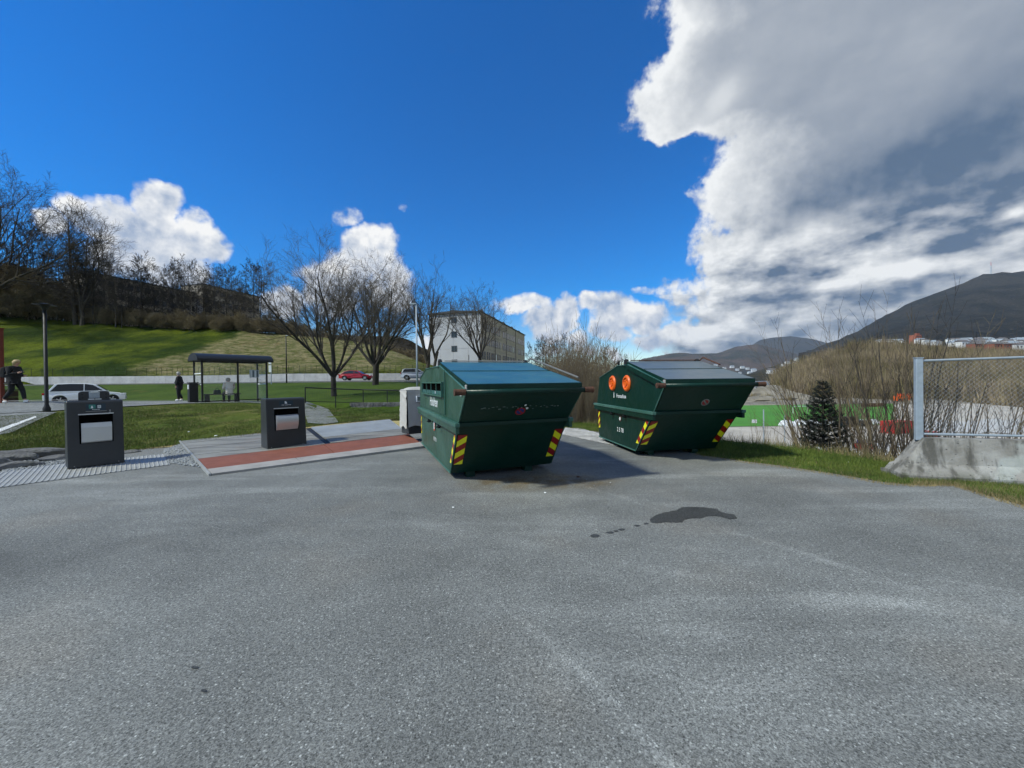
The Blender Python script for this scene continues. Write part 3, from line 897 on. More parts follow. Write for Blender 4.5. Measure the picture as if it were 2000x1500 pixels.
# footpath and its spur, laid as ground strips in world coordinates along the terrain rows
def path_strip(name, px0, px1, k0, t0, k1, t1, mat, off, n=60, m=5, taper=None):
    V = []
    for j in range(m + 1):
        for i in range(n + 1):
            px = px0 + (px1 - px0) * i / n; a = np.array([(px - 1000) / F_PX]); YY, ZZ = SL.rows(a)
            w = 1.0 if taper is None else taper(i / n)
            ya = YY[0, k0] + (YY[0, k0 + 1] - YY[0, k0]) * t0; yb = YY[0, k1] + (YY[0, k1 + 1] - YY[0, k1]) * t1
            y = yb + (ya - yb) * w * (1 - j / m); x = a[0] * y
            V.append((x, y, float(SL.z(a, np.array([y]))[0]) + off))
    Fq = [(j * (n + 1) + i, j * (n + 1) + i + 1, (j + 1) * (n + 1) + i + 1, (j + 1) * (n + 1) + i) for j in range(m) for i in range(n)]
    o = mesh_obj(name, V, Fq, mat); tag(o, kind='structure'); return o


path_strip('footpath', -560, 545, 1, 0.12, 1, 0.97, 'path_asphalt', 0.035)
draped('side_path', [(592, 800), (600, 828), (640, 830)][::-1], [(560, 786), (600, 786), (640, 800), (660, 826)][::-1], 'path_asphalt', 24, 6, 0.03)
draped('old_asphalt', [(-60, 862), (20, 846), (72, 822)], [(-60, 806), (30, 806), (110, 806)], 'path_asphalt', 20, 8, 0.02)
draped('white_edge_line', [(-60, 868), (0, 845), (70, 817)], [(-60, 861), (0, 838.5), (68, 814.5)], 'white_paint', 20, 2, 0.03)
# kerb of the footpath towards the road
path_strip('kerb', -560, 545, 1, 0.965, 1, 1.0, 'kerb_stone', 0.07, m=2)
path_strip('road_edge_kerb', -560, 828, 6, 0.0, 6, 0.10, 'kerb_stone', 0.05, n=120, m=2)
draped('gravel_patch', [(1096, 848), (1130, 856), (1200, 870)], [(1104, 836), (1130, 836), (1215, 858)], 'pale_gravel', 30, 6, 0.006, 2)


# ------------------------------------------------------------------ skips (waste containers)
def text_mesh(txt, size, mat, parent, M, name='lettering', shear=0.0, italic=False):
    cu = bpy.data.curves.new(name, 'FONT'); cu.body = txt; cu.size = size; cu.extrude = 0.0008; cu.align_x = 'CENTER'; cu.align_y = 'CENTER'
    cu.shear = shear; cu.offset = size * 0.012; cu.resolution_u = 2
    tmp = bpy.data.objects.new('t', cu); C.objects.link(tmp)
    dg = bpy.context.evaluated_depsgraph_get(); me = bpy.data.meshes.new_from_object(tmp.evaluated_get(dg))
    bpy.data.objects.remove(tmp); bpy.data.curves.remove(cu)
    me.materials.clear(); me.materials.append(MATS[mat]); me.name = name
    for p in me.polygons: p.material_index = 0
    me.transform(M)
    return link(bpy.data.objects.new(name, me), parent)


def frame(origin, ux, uz):
    """matrix whose x axis is ux, y axis is uz (for text/print lying on a plane)"""
    ux = Vector(ux).normalized(); uz = Vector(uz).normalized(); n = ux.cross(uz).normalized()
    uz = n.cross(ux)
    M = Matrix((ux, uz, n)).transposed().to_4x4(); M.translation = Vector(origin)
    return M


def skip_container(name, label, P, paint, lid, kind):
    W, zb, zw, zt, sw, st, Lb, rw, rt, zr, l1, l2, zp = P['S']
    # local axes: x across the front, y from front to rear, z up; origin at the front left bottom corner on the ground
    root = thing(name, label, 'skip', (P['X'], P['Y'], 0), P['t'], 'green skips with lids on the asphalt')
    side = [(0, 0, zb), (0, -sw, zw), (0, -st, zt), (0, -st + .02, zt + .03), (0, l1, zp), (0, l2, zp), (0, Lb + rt, zr), (0, Lb + max(rw * .4, .1), zw), (0, Lb, zb)]
    def shift(poly, dx): return [(x + dx, y, z) for x, y, z in poly]
    # two side walls, front, floor, rear, roof sheets: each a plate of its own
    for x0 in (0.0, W):
        s_ = 1 if x0 == 0 else -1
        m = MB(); m.prism(shift(side, x0), (0, 0, 0), (0.012 * s_, 0, 0)); m.build('side_wall', paint, root)
    th = 0.012
    def sheet(nm, a, b, mat=paint, x0=0.014, x1=None, t=th, par=root):
        x1 = W - 0.014 if x1 is None else x1
        m = MB(); d = Vector((0, b[0] - a[0], b[1] - a[1])).normalized(); n = Vector((0, -d.z, d.y)) * t
        poly = [Vector((x0, a[0], a[1])), Vector((x0, b[0], b[1])), Vector((x0, b[0], b[1])) + n, Vector((x0, a[0], a[1])) + n]
        m.prism(poly, (0, 0, 0), (x1 - x0, 0, 0)); return m.build(nm, mat, par)
    sheet('front_wall', (0, zb), (-sw, zw), 'skip_green'); sheet('front_wall', (-sw, zw + .001), (-st, zt), 'skip_green')  # nearer skip: front darker than its worn sides, shade put into the paint
    sheet('floor', (0, zb + .015), (Lb, zb + .015)); sheet('rear_wall', (Lb, zb), (Lb + max(rw * .4, .1), zw)); sheet('rear_wall', (Lb + max(rw * .4, .1), zw), (Lb + rt, zr))
    sheet('roof_sheet', (l1 + .05, zp - .02), (l2, zp - .02)); sheet('roof_sheet', (l2, zp - .02), (Lb + rt, zr - .02))
    # waist channel round the body
    m = MB()
    m.box((W / 2, -sw - .035, zw + .01), (W + .09, .07, .055)); m.build('waist_rail', 'skip_green', root, bevel=.006)  # front rail darker than the side rails, its shade in the paint
    for x0 in (-.035, W + .035):
        m = MB(); m.box((x0, (Lb - sw) / 2 + .05, zw + .01), (.07, Lb + sw + .30, .055)); m.build('waist_rail', 'skip_rim', root, bevel=.006)
        m = MB()
        m.box((x0 * .9 if x0 < 0 else x0 - .003, (Lb - sw) / 2 + .05, zw - .065), (.05, Lb + sw + .26, .09)); m.build('waist_skirt', paint, root)
    # hooks under the rail
    for yy in (Lb * .22, Lb * .55):
        m = MB(); m.box((-.045, yy, zw - .14), (.05, .05, .07)); m.tube((-.045, yy - .03, zw - .15), (-.10, yy - .03, zw - .15), .012); m.build('hook', 'black_metal', root)
    # edge beads of the side walls
    e = MB(); pts = side[2:]
    e.tube((-.006, -st, zt), (-.006, -sw, zw), .012, n=6); e.tube((-.006, -sw, zw), (-.006, 0, zb), .012, n=6); e.tube((-.006, 0, zb), (-.006, Lb, zb), .014, n=6)
    e.tube((-.006, -st, zt + .03), (-.006, l1, zp), .014, n=6); e.tube((-.006, l1, zp), (-.006, l2, zp), .010, n=6); e.tube((-.006, l2, zp), (-.006, Lb + rt, zr), .010, n=6)
    e.build('edge_bead', 'skip_rim', root)
    e = MB(); e.tube((W + .006, -st, zt), (W + .006, -sw, zw), .012, n=6); e.tube((W + .006, -sw, zw), (W + .006, 0, zb), .012, n=6); e.build('edge_bead', paint, root)
    # lifting pipe across the front rim, rusty at both ends
    m = MB(); m.tube((-.02, -st - .03, zt + .0), (W + .02, -st - .03, zt + .0), .036, n=12); pipe = m.build('lifting_bar', 'skip_green', root, smooth=True)
    for s_ in (-1, 1):
        xx = -.02 if s_ < 0 else W + .02
        m = MB(); m.tube((xx, -st - .03, zt), (xx + s_ * .13, -st - .03, zt), .042, n=12); m.tube((xx + s_ * .13, -st - .03, zt), (xx + s_ * .145, -st - .03, zt), .046, n=12)
        m.build('rusty_bar_end', 'rust', pipe)
    # lid: two sheets hinged at the ridge, a dark return edge at the front
    a = (-st + .0, zt + .085); b = (l1 + .10, zp + .05); mid = (a[0] + (b[0] - a[0]) * .52, a[1] + (b[1] - a[1]) * .52 - .004)
    lidr = sheet('lid', a, mid, lid, .02, W - .02, .022)
    sheet('lid_upper_panel', (mid[0] + .006, mid[1]), b, lid, .02, W - .02, .022, lidr)
    sheet('lid_ridge', (b[0] + .004, b[1] + .004), (b[0] + .16, b[1] + .008), 'galvanised', .02, W - .02, .02, lidr)
    m = MB(); m.box((W / 2, a[0] - .012, a[1] - .025), (W - .02, .022, .075)); m.build('lid_front_edge', 'skip_green', lidr)
    m = MB(); d = Vector((0, mid[0] - a[0], mid[1] - a[1])).normalized()
    for xx in (.012, W - .012):
        m = MB(); m.prism([(xx - .006, a[0], a[1] - .05), (xx - .006, b[0], b[1] - .05), (xx - .006, b[0], b[1] + .02), (xx - .006, a[0], a[1] + .02)], (0, 0, 0), (.012, 0, 0)); m.build('lid_side_edge', 'skip_green', lidr)
    for xx in (.03, W - .03):
        m = MB(); m.box((xx, a[0] + .03, a[1] - .03), (.07, .07, .08)); m.build('lid_catch', 'kerb_stone', lidr, bevel=.01)
    for xx in (.03, W - .05):
        m = MB(); m.prism([(xx - .03, b[0] + .02, b[1] - .12), (xx - .03, b[0] + .14, b[1] - .12), (xx - .03, b[0] + .14, b[1] + .05), (xx - .03, b[0] + .08, b[1] + .08), (xx - .03, b[0] + .02, b[1] + .05)], (0, 0, 0), (.06, 0, 0)); m.build('hinge', 'black_metal', root, bevel=.01)
    m = MB(); m.tube((.022, mid[0], mid[1] + .020), (W - .022, mid[0], mid[1] + .020), .011, n=6); m.build('lid_seam', 'skip_green', lidr)

    # opening lever on the right
    e0 = .16 if kind == 'glass' else .95
    m = MB(); m.tube((W - .03, b[0] + .04, b[1] + .02), (W + .02, b[0] - .02, b[1] + .10), .012); m.tube((W + .02, b[0] - .02, b[1] + .10), (W + .04, a[0] + e0, a[1] + .06 + (b[1] - a[1]) * e0 / (b[0] - a[0])), .016)
    m.build('lid_lever', 'lever_grey' if kind == 'glass' else 'rust', root)
    m = MB(); m.tube((.1, b[0] + .02, b[1] + .045), (W - .1, b[0] + .02, b[1] + .045), .010, n=6); m.build('hinge_rod', 'galvanised' if kind == 'glass' else 'rust', root)
    # feet
    for xx in (.32, W - .40):
        m = MB(); m.box((xx, .10, .045), (.13, .16, .09)); m.box((xx, Lb - .2, .045), (.13, .16, .09)); m.box((xx, Lb / 2, .075), (.09, Lb - .1, .03)); m.build('skid', 'skip_green', root)
    # reflective corner plates, chevron stripes (lower front corners and side edges)
    def on_front(u, v):           # v 0 at the bottom edge, 1 at the waist
        return Vector((u, -sw * v, zb + (zw - zb) * v)) + Vector((0, -(zw - zb), -sw)).normalized() * .016
    def chevron(P0, ux, uy, w, h, flip, n=5):
        """striped plate: P0 corner, ux across, uy up"""
        red = MB(); yel = MB(); nrm = ux.cross(uy).normalized() * .003
        if flip: nrm = -nrm
        k = h / n
        sl = .10
        for i in range(-1, n + 1):
            y0 = i * k; q = []
            lo = [y0, y0 + (sl if not flip else sl)]; 
            pts = [(0, y0), (w, y0 + sl), (w, y0 + k + sl), (0, y0 + k)]
            # clip to plate by clamping
            pts = [(px_, min(max(py_, 0), h)) for px_, py_ in pts]
            if abs(pts[0][1] - pts[3][1]) < 1e-4 and abs(pts[1][1] - pts[2][1]) < 1e-4: continue
            (yel if i % 2 else red).prism([P0 + ux * px_ + uy * py_ for px_, py_ in pts], (0, 0, 0), nrm)
        root_o = red.build('reflector', 'red_mark', root); yel.build('reflector_stripe', 'yellow_mark', root_o)
    up = Vector((0, -sw, zw - zb)).normalized()
    hgt = math.hypot(sw, zw - zb)
    chevron(on_front(.015, .20), Vector((1, 0, 0)), up, .135, hgt * .62, False)
    chevron(on_front(W - .015, .20) , Vector((-1, 0, 0)), up, .135, hgt * .62, True)
    q0 = Vector((-.004, -sw * .20, zb + (zw - zb) * .20))
    chevron(q0, Vector((0, 1, 0)), up, .13, hgt * .60, True)
    q0 = Vector((-.004, Lb + .02, zb + .22)); chevron(q0, Vector((0, -1, 0)), Vector((0, .06, 1)).normalized(), .10, .42, False)
    # no-stopping roundel on the upper front wall
    def front_up(u, v):
        return Vector((u, -sw - (st - sw) * v, zw + (zt - zw) * v)) + Vector((0, -(zt - zw), -(st - sw))).normalized() * .016
    up2 = Vector((0, -(st - sw), zt - zw)).normalized()
    c0 = front_up(W * (.50 if kind == 'glass' else .53), .40)
    n2 = Vector((0, -(zt - zw), -(st - sw))).normalized()
    def disc(cc, r, mat, off, nm, par, n=24, ux=Vector((1, 0, 0)), uy=up2, nn=n2):
        m = MB(); ring = [cc + ux * r * math.cos(2 * math.pi * i / n) + uy * r * math.sin(2 * math.pi * i / n) + nn * off for i in range(n)]
        m.prism(ring, (0, 0, 0), nn * .0012); return m.build(nm, mat, par)
    rd = disc(c0, .078, 'red_mark' if kind == 'glass' else 'faded_print', .001, 'roundel', root)
    disc(c0, .058, 'blue_paint' if kind == 'glass' else 'red_mark', .0025, 'roundel_face', rd)
    m = MB(); dd = (Vector((1, 0, 0)) * .7 - up2 * .7); pp = (Vector((1, 0, 0)) * .7 + up2 * .7)
    m.prism([c0 - dd * .075 - pp * .012 + n2 * .004, c0 + dd * .075 - pp * .012 + n2 * .004, c0 + dd * .075 + pp * .012 + n2 * .004, c0 - dd * .075 + pp * .012 + n2 * .004], (0, 0, 0), n2 * .001)
    m.build('roundel_bar', 'red_mark' if kind == 'glass' else 'faded_print', rd)
    if kind == 'glass':
        for k, (u, v, r) in enumerate([(W * .525, .60, .018), (W * .55, .50, .020)]):
            disc(front_up(u, v), r, 'white_print', .006, 'sticker', root, 10)
        # rubbed remains of a notice band
        for k in range(22):
            u = W * (.14 + .72 * k / 22 + random.uniform(-.01, .01)); m = MB()
            cc = front_up(u, .52 + random.uniform(-.05, .05)) + n2 * .001
            w_, h_ = random.uniform(.012, .045), random.uniform(.006, .02)
            m.prism([cc, cc + Vector((w_, 0, 0)), cc + Vector((w_ * .8, 0, 0)) + up2 * h_, cc + up2 * h_ * .7], (0, 0, 0), n2 * .001); m.build('rubbed_print', 'faded_print', root)
    # end wall furniture (the left side, x = 0, looking towards -x)
    if kind == 'glass':
        # hatch with four openings and flaps
        ya, yb_, za, zb2 = P['hatch']
        m = MB(); m.box((-.009, (ya + yb_) / 2, zw + .36), (.014, yb_ - ya + .10, .56)); 
        m.build('hatch_plate', paint, root)
        m = MB(); m.box((-.024, (ya + yb_) / 2, (za + zb2) / 2), (.006, yb_ - ya, zb2 - za)); m.build('hatch_opening', 'black_gap', root)
        fr = MB()
        for zz in (za, zb2): fr.box((-.040, (ya + yb_) / 2, zz), (.04, yb_ - ya + .04, .022))
        for yy in (ya, yb_): fr.box((-.040, yy, (za + zb2) / 2), (.04, .022, zb2 - za))
        fr.build('hatch_frame', 'skip_rim', root)
        n = 4
        for i in range(1, n):
            yy = ya + (yb_ - ya) * i / n; m = MB(); m.box((-.038, yy, (za + zb2) / 2 + .02), (.02, .02, zb2 - za)); m.build('divider', 'skip_rim', root)
        for i in range(n):
            y0 = ya + (yb_ - ya) * i / n + .02; y1 = ya + (yb_ - ya) * (i + 1) / n - .02; hh = (zb2 - za) * .38
            m = MB(); m.prism([(-.03, y0, za + .015), (-.03, y1, za + .015), (-.034, y1 - .02, za + hh), (-.034, y0 + .05, za + hh)], (0, 0, 0), (-.012, 0, 0)); m.build('flap', 'hatch_flap', root)
        m = MB(); m.box((-.05, ya + (yb_ - ya) * .26, za + .055), (.006, .035, .045)); m.build('sticker', 'white_print', root)
        m = MB(); m.box((-.012, -st + .24, zt - .03), (.012, .075, .055)); m.build('sticker', 'white_print', root)
        m = MB(); m.tube((-.02, ya - .10, zw + .08), (-.02, ya - .10, zp - .08), .010, n=6); m.build('seam_rod', 'skip_rim', root)
        yc = (ya + yb_) / 2
        text_mesh('Holdren', .25, 'white_print', root, frame((-.020, 1.38, 1.125), (0, -1, 0), (0, 0, 1)), shear=.3)
        m = MB(); m.box((-.018, 1.35, .70), (.006, .07, .16)); m.build('badge', 'white_print', root)
        m = MB(); m.box((-.016, 1.35, .70), (.004, .11, .21)); m.build('badge_plate', 'orange_deep', root)
        text_mesh('8 5 7 8', .10, 'white_print', root, frame((-.006, 1.35, .43), (0, -1, 0), (0, 0, 1)))
    else:
        for yy in P['holes']:
            zc = P['hz']; R0 = .150
            m = MB(); M3 = Matrix.Rotation(-math.pi / 2, 3, 'Y')
            prof = [(0.0, .0), (R0 * 1.15, .0), (R0 * 1.15, .012), (R0, .035), (R0 * .80, .040), (R0 * .72, .018), (R0 * .30, .012), (R0 * .28, .028), (0.001, .030)]
            m.lathe(prof, (0, 0, 0), 28)
            m.v = [tuple(M3 @ Vector(v) + Vector((-.002, yy, zc))) for v in m.v]
            p_ = m.build('inlet_port', 'orange_plastic', root, smooth=False)
            m = MB()
            for k in range(4):
                t = 2 * math.pi * k / 4 + .6; m.tube((-.022, yy + .065 * math.cos(t), zc + .065 * math.sin(t)), (-.022, yy + .105 * math.cos(t), zc + .105 * math.sin(t)), .012, n=6)
            m.build('port_rib', 'orange_deep', p_)
        yc = sum(P['holes']) / 2
        m = MB(); m.prism([(-.004, 1.06, 1.10), (-.004, 1.02, 1.10), (-.004, 1.025, 1.20), (-.004, 1.045, 1.23)], (0, 0, 0), (-.002, 0, 0)); m.build('logo_mark', 'white_print', root)
        text_mesh('Franzefoss', .115, 'white_print', root, frame((-.005, .66, 1.145), (0, -1, 0), (0, 0, 1)))
        yb0 = Lb * .50
        m = MB(); m.lathe([(0.001, 0), (.062, 0), (.062, .004), (.001, .004)], (0, 0, 0), 20); m.v = [tuple(Matrix.Rotation(-math.pi / 2, 3, 'Y') @ Vector(v) + Vector((-.002, .72, .66))) for v in m.v]
        bd = m.build('badge', 'rust', root)
        m = MB(); m.lathe([(0.001, 0), (.036, 0), (.036, .004), (.001, .004)], (0, 0, 0), 16); m.v = [tuple(Matrix.Rotation(-math.pi / 2, 3, 'Y') @ Vector(v) + Vector((-.008, .72, .66))) for v in m.v]
        m.build('badge_face', 'white_print', bd)
        text_mesh('2 5 78', .13, 'white_print', root, frame((-.005, .72, .415), (0, -1, 0), (0, 0, 1)))
        m = MB(); m.box((.03, l2 + .02, zp + .05), (.03, .05, .10)); m.build('lug', 'black_metal', root)
        # lid side channel
        m = MB(); m.prism([(-.02, -st + .1, zt - .02), (-.02, l1 + .05, zp - .07), (-.02, l1 + .05, zp + .01), (-.02, -st + .1, zt + .07)], (0, 0, 0), (-.03, 0, 0)); m.build('side_channel', paint, root)
    return root


skip_container('skip', 'worn green skip with a blue lid and a hatch of four openings, the nearer one',
               dict(S=(1.711, .10, .887, 1.362, .56, 1.03, 3.155, .55, .164, 1.573, .755, 2.359, 1.771), X=-.958, Y=5.898, t=.367, hatch=(.40, 2.63, 1.26, 1.485)),
               'skip_green_worn', 'lid_blue', 'glass')
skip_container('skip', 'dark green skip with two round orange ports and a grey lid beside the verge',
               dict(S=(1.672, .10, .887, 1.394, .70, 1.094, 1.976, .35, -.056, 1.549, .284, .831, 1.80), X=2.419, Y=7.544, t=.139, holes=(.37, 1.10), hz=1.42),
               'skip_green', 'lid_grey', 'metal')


# ------------------------------------------------------------------ waste chutes and their covers
def slab(name, quad, thick, mat, parent, lift=0.0, n=1):
    """tilted plate from four ground corners (each (x,y,z)), side walls down by thick"""
    q = [Vector(v) + Vector((0, 0, lift)) for v in quad]
    m = MB(); lo = [v - Vector((0, 0, thick)) for v in q]
    m.add(q + lo, [(0, 1, 2), (0, 2, 3), (0, 4, 5, 1), (1, 5, 6, 2), (2, 6, 7, 3), (3, 7, 4, 0), (4, 6, 5), (4, 7, 6)])
    return m.build(name, mat, parent)


PF = [Vector((-4.95, 6.31, .035)), Vector((-2.0, 8.72, .05)), Vector((-4.0, 12.5, .30)), Vector((-8.31, 9.63, .10))]


def pf(s, t):
    a = PF[0].lerp(PF[1], s); b = PF[3].lerp(PF[2], s); return a.lerp(b, t)


plat = thing('chute_platform', 'low platform of grey deck plates with a red strip, under the second waste chute', 'platform', tuple(PF[0]))
off = -PF[0]


def pfq(s0, s1, t0, t1): return [pf(s0, t0) + off, pf(s1, t0) + off, pf(s1, t1) + off, pf(s0, t1) + off]


g_ = .004
slab('border_strip', pfq(0, .34, 0, .10), .10, 'kerb_stone', plat); slab('border_strip', pfq(.343, 1, 0, .10), .10, 'kerb_stone', plat)
slab('red_strip', pfq(0, .52, .103, .355), .10, 'red_deck', plat, -.004); slab('red_strip', pfq(.523, 1, .103, .355), .10, 'red_deck', plat, -.004)
for k in range(6):
    t0 = .358 + (.642) * k / 6; t1 = .358 + .642 * (k + 1) / 6 - .003
    slab('deck_plank', pfq(0, .53, t0, t1), .10, 'deck_grey', plat, -.003 + .003 * (k % 2))
    if k < 2: slab('deck_plank', pfq(.56, 1, t0, t1), .10, 'deck_grey', plat, .004 + .002 * (k % 2))
slab('deck_plate', pfq(.56, 1, .56, .999), .10, 'deck_pale', plat, .008)
slab('seam', pfq(.532, .558, .358, .999), .10, 'black_metal', plat, -.012)
m = MB(); m.prism([pf(0, 0) + off + Vector((-.03, -.03, -.12)), pf(0, 1) + off + Vector((-.03, -.03, -.12)), pf(0, 1) + off + Vector((-.03, -.03, .006)), pf(0, 0) + off + Vector((-.03, -.03, .006))], (0, 0, 0), (.022, .022, 0))
m.build('edge_angle', 'galvanised', plat)

# ribbed plate in front of the first chute
B0 = [Vector((-7.75, 5.55, .012)), Vector((-6.42, 7.19, .012)), Vector((-7.50, 8.28, .012)), Vector((-9.20, 6.95, .012))]
pl = thing('ribbed_plate', 'silver ribbed metal cover plate in the asphalt under the first waste chute', 'metal plate', tuple(B0[0]))
q = [v - B0[0] for v in B0]
slab('plate', q, .03, 'galvanised', pl, .0)
for k in range(34):
    s0 = (k + .25) / 34; s1 = (k + .75) / 34
    a_, b_2 = q[0].lerp(q[1], s0), q[0].lerp(q[1], s1); c_, d_ = q[3].lerp(q[2], s1), q[3].lerp(q[2], s0)
    m = MB(); up_ = Vector((0, 0, .010)); mid0 = a_.lerp(b_2, .5) + up_; mid1 = d_.lerp(c_, .5) + up_
    m.add([a_, b_2, c_, d_, mid0, mid1], [(0, 4, 5, 3), (4, 1, 2, 5)]); m.build('rib', 'galvanised', pl)


def chute(name, label, loc, rz, w, d, h, variant):
    root = thing(name, label, 'waste chute', loc, rz, 'waste chutes at the edge of the lot')
    b = .10      # how far the top is set back
    m = MB()
    prof = [(0, 0, 0), (0, d, 0), (0, d - .02, h - .03), (0, d - .06, h), (0, b + .01, h), (0, b - .02, h - .03)]
    m.prism(prof, (0, 0, 0), (w, 0, 0)); body = m.build('housing', 'charcoal', root, bevel=.012)
    nrm = Vector((0, -(h - .03), -(b - .02)))  # front plane normal (towards the viewer, leaning back)
    nrm = Vector((0, -(h - .03), (b - .02))).normalized(); upv = Vector((0, b - .02, h - .03)).normalized()
    def F(u, z): return Vector((u, (b - .02) * z / (h - .03), z))
    def plate(nm, u0, u1, z0, z1, off, mat, th=.004, par=root):
        m = MB(); m.prism([F(u0, z0) + nrm * off, F(u1, z0) + nrm * off, F(u1, z1) + nrm * off, F(u0, z1) + nrm * off], (0, 0, 0), nrm * th); return m.build(nm, mat, par)
    # dark mouth, bright lip above it, curved or folded steel flap
    u0, u1 = (w * .21, w * .79) if variant == 'curved' else (w * .22, w * .79)
    z1 = h * .755; z0 = h * .36
    plate('mouth', u0 - .01, u1 + .01, z0 - .01, z1 + .035, .001, 'black_gap')
    plate('lip', u0 - .02, u1 + .02, z1 + .035, z1 + .055, .004, 'steel_panel', .02)
    m = MB(); n = 12; zt_ = h * (.66)
    if variant == 'curved':
        P = []
        for i in range(n + 1):
            t = i / n; z = zt_ - (zt_ - z0) * t; P.append((z, .012 + .085 * math.sin(math.pi * min(1, .25 + .75 * t)) * (1 if t > 0 else .3)))
    else:
        P = [(zt_, .03), (zt_ - .005, .06), (zt_ - h * .07, .075), (z0 + .02, .04), (z0, .012)]
    vs = []; fs = []
    for z, o_ in P:
        vs += [F(u0 + .012, z) + nrm * o_, F(u1 - .012, z) + nrm * o_]
    for i in range(len(P) - 1): fs.append((2 * i, 2 * i + 1, 2 * i + 3, 2 * i + 2))
    k = len(vs)
    for z, o_ in P: vs += [F(u0 + .012, z) - nrm * .002, F(u1 - .012, z) - nrm * .002]
    for i in range(len(P) - 1): fs += [(2 * i, 2 * i + 2, k + 2 * i + 2, k + 2 * i), (2 * i + 1, k + 2 * i + 1, k + 2 * i + 3, 2 * i + 3)]
    fs.append((0, k, k + 1, 1))
    m.add(vs, fs); m.build('flap', 'steel_panel', root, smooth=False)
    for uu in (.06, w - .06):
        m = MB(); c_ = F(uu * 1.3 if uu < .1 else w - .08, .035); m.tube(c_, c_ + nrm * .006, .008, n=8); m.build('screw', 'galvanised', root)
    # sign
    s0, s1 = (w * .33, w * .68) if variant == 'curved' else (w * .33, w * .68)
    za, zb3 = h * .845, h * .945
    sg = plate('sign', s0, s1, za, zb3, .002, 'sign_navy')
    if variant == 'curved':
        m = MB(); cx = (s0 + s1) / 2 - .01; m.prism([F(cx - .02, za + .045) + nrm * .007, F(cx + .03, za + .045) + nrm * .007, F(cx + .02, za + .075) + nrm * .007, F(cx + .005, za + .10) + nrm * .007, F(cx - .02, za + .10) + nrm * .007], (0, 0, 0), nrm * .001)
        m.build('pictogram', 'white_print', sg)
        text_mesh('Papir og kartong', .028, 'white_print', sg, frame(F((s0 + s1) / 2, za + .018) + nrm * .008, (1, 0, 0), upv))
    else:
        c1 = s0 + .035
        plate('pictogram_field', c1, c1 + .085, za + .035, zb3 - .012, .007, 'sign_teal', .001, sg)
        m = MB(); cx = c1 + .04; m.prism([F(cx - .016, za + .042) + nrm * .0085, F(cx + .016, za + .042) + nrm * .0085, F(cx + .010, za + .072) + nrm * .0085, F(cx, za + .095) + nrm * .0085, F(cx - .010, za + .072) + nrm * .0085], (0, 0, 0), nrm * .001); m.build('pictogram', 'white_print', sg)
        plate('pictogram_field', c1 + .11, c1 + .155, za + .042, za + .095, .007, 'white_print', .001, sg)
        plate('pictogram_line', c1 + .118, c1 + .147, za + .060, za + .066, .009, 'sign_navy', .001, sg)
        plate('pictogram_line', c1 + .118, c1 + .147, za + .075, za + .081, .009, 'sign_navy', .001, sg)
        text_mesh('Restavfall', .026, 'white_print', sg, frame(F((s0 + s1) / 2, za + .018) + nrm * .008, (1, 0, 0), upv))
        plate('sign_edge', s0 - .005, s1 + .01, za - .018, za - .010, .003, 'galvanised')
        for zz in (za - .01, za - .045):
            m = MB(); c_ = F(w * .755, zz); m.tube(c_, c_ + nrm * .012, .012, n=10); m.build('lock', 'galvanised', root)
    # lifting bracket
    if variant != 'curved':
        m = MB(); n = 8; R1 = .05; bw = w * .56; x0 = w * .22; pts = []
        H0, H1 = h - .01, h + .17
        pts = [(x0, H0), (x0 + bw, H0)] + [(x0 + bw - R1 + R1 * math.cos(t), H1 - R1 + R1 * math.sin(t)) for t in np.linspace(0, math.pi / 2, 6)] + [(x0 + R1 - R1 * math.sin(t), H1 - R1 + R1 * math.cos(t)) for t in np.linspace(0, math.pi / 2, 6)]
        m.prism([(x_, .22, z_) for x_, z_ in pts], (0, 0, 0), (0, .05, 0)); br = m.build('lifting_bracket', 'charcoal', root, bevel=.006)
        m = MB(); m.box((x0 + bw * .5, .21, h + .10), (bw * .34, .05, .12)); m.build('bracket_box', 'galvanised_dull', br, bevel=.006)
        m = MB(); m.box((x0 + bw * .5, .182, h + .155), (bw * .24, .012, .022)); m.box((x0 + bw * .40, .195, h + .02), (bw * .20, .012, .022)); m.box((x0 + bw * .62, .195, h + .02), (bw * .20, .012, .022)); m.build('bracket_plate', 'white_print', br)
        for xx in (x0 + .05, x0 + bw - .05):
            for zz in (h + .05, h + .11):
                m = MB(); m.tube((xx, .222, zz), (xx, .205, zz), .012, n=8); m.build('bolt', 'black_metal', br)
    return root


chute('waste_chute', 'dark grey waste chute with folded steel flap on the ribbed silver plate', (-7.92, 6.83, .022), R(53), .72, .42, 1.21, 'folded')
chute('waste_chute', 'dark grey waste chute with a curved steel flap, standing on the red and grey platform', (-5.315, 8.32, .075), R(48), .80, .45, 1.10, 'curved')


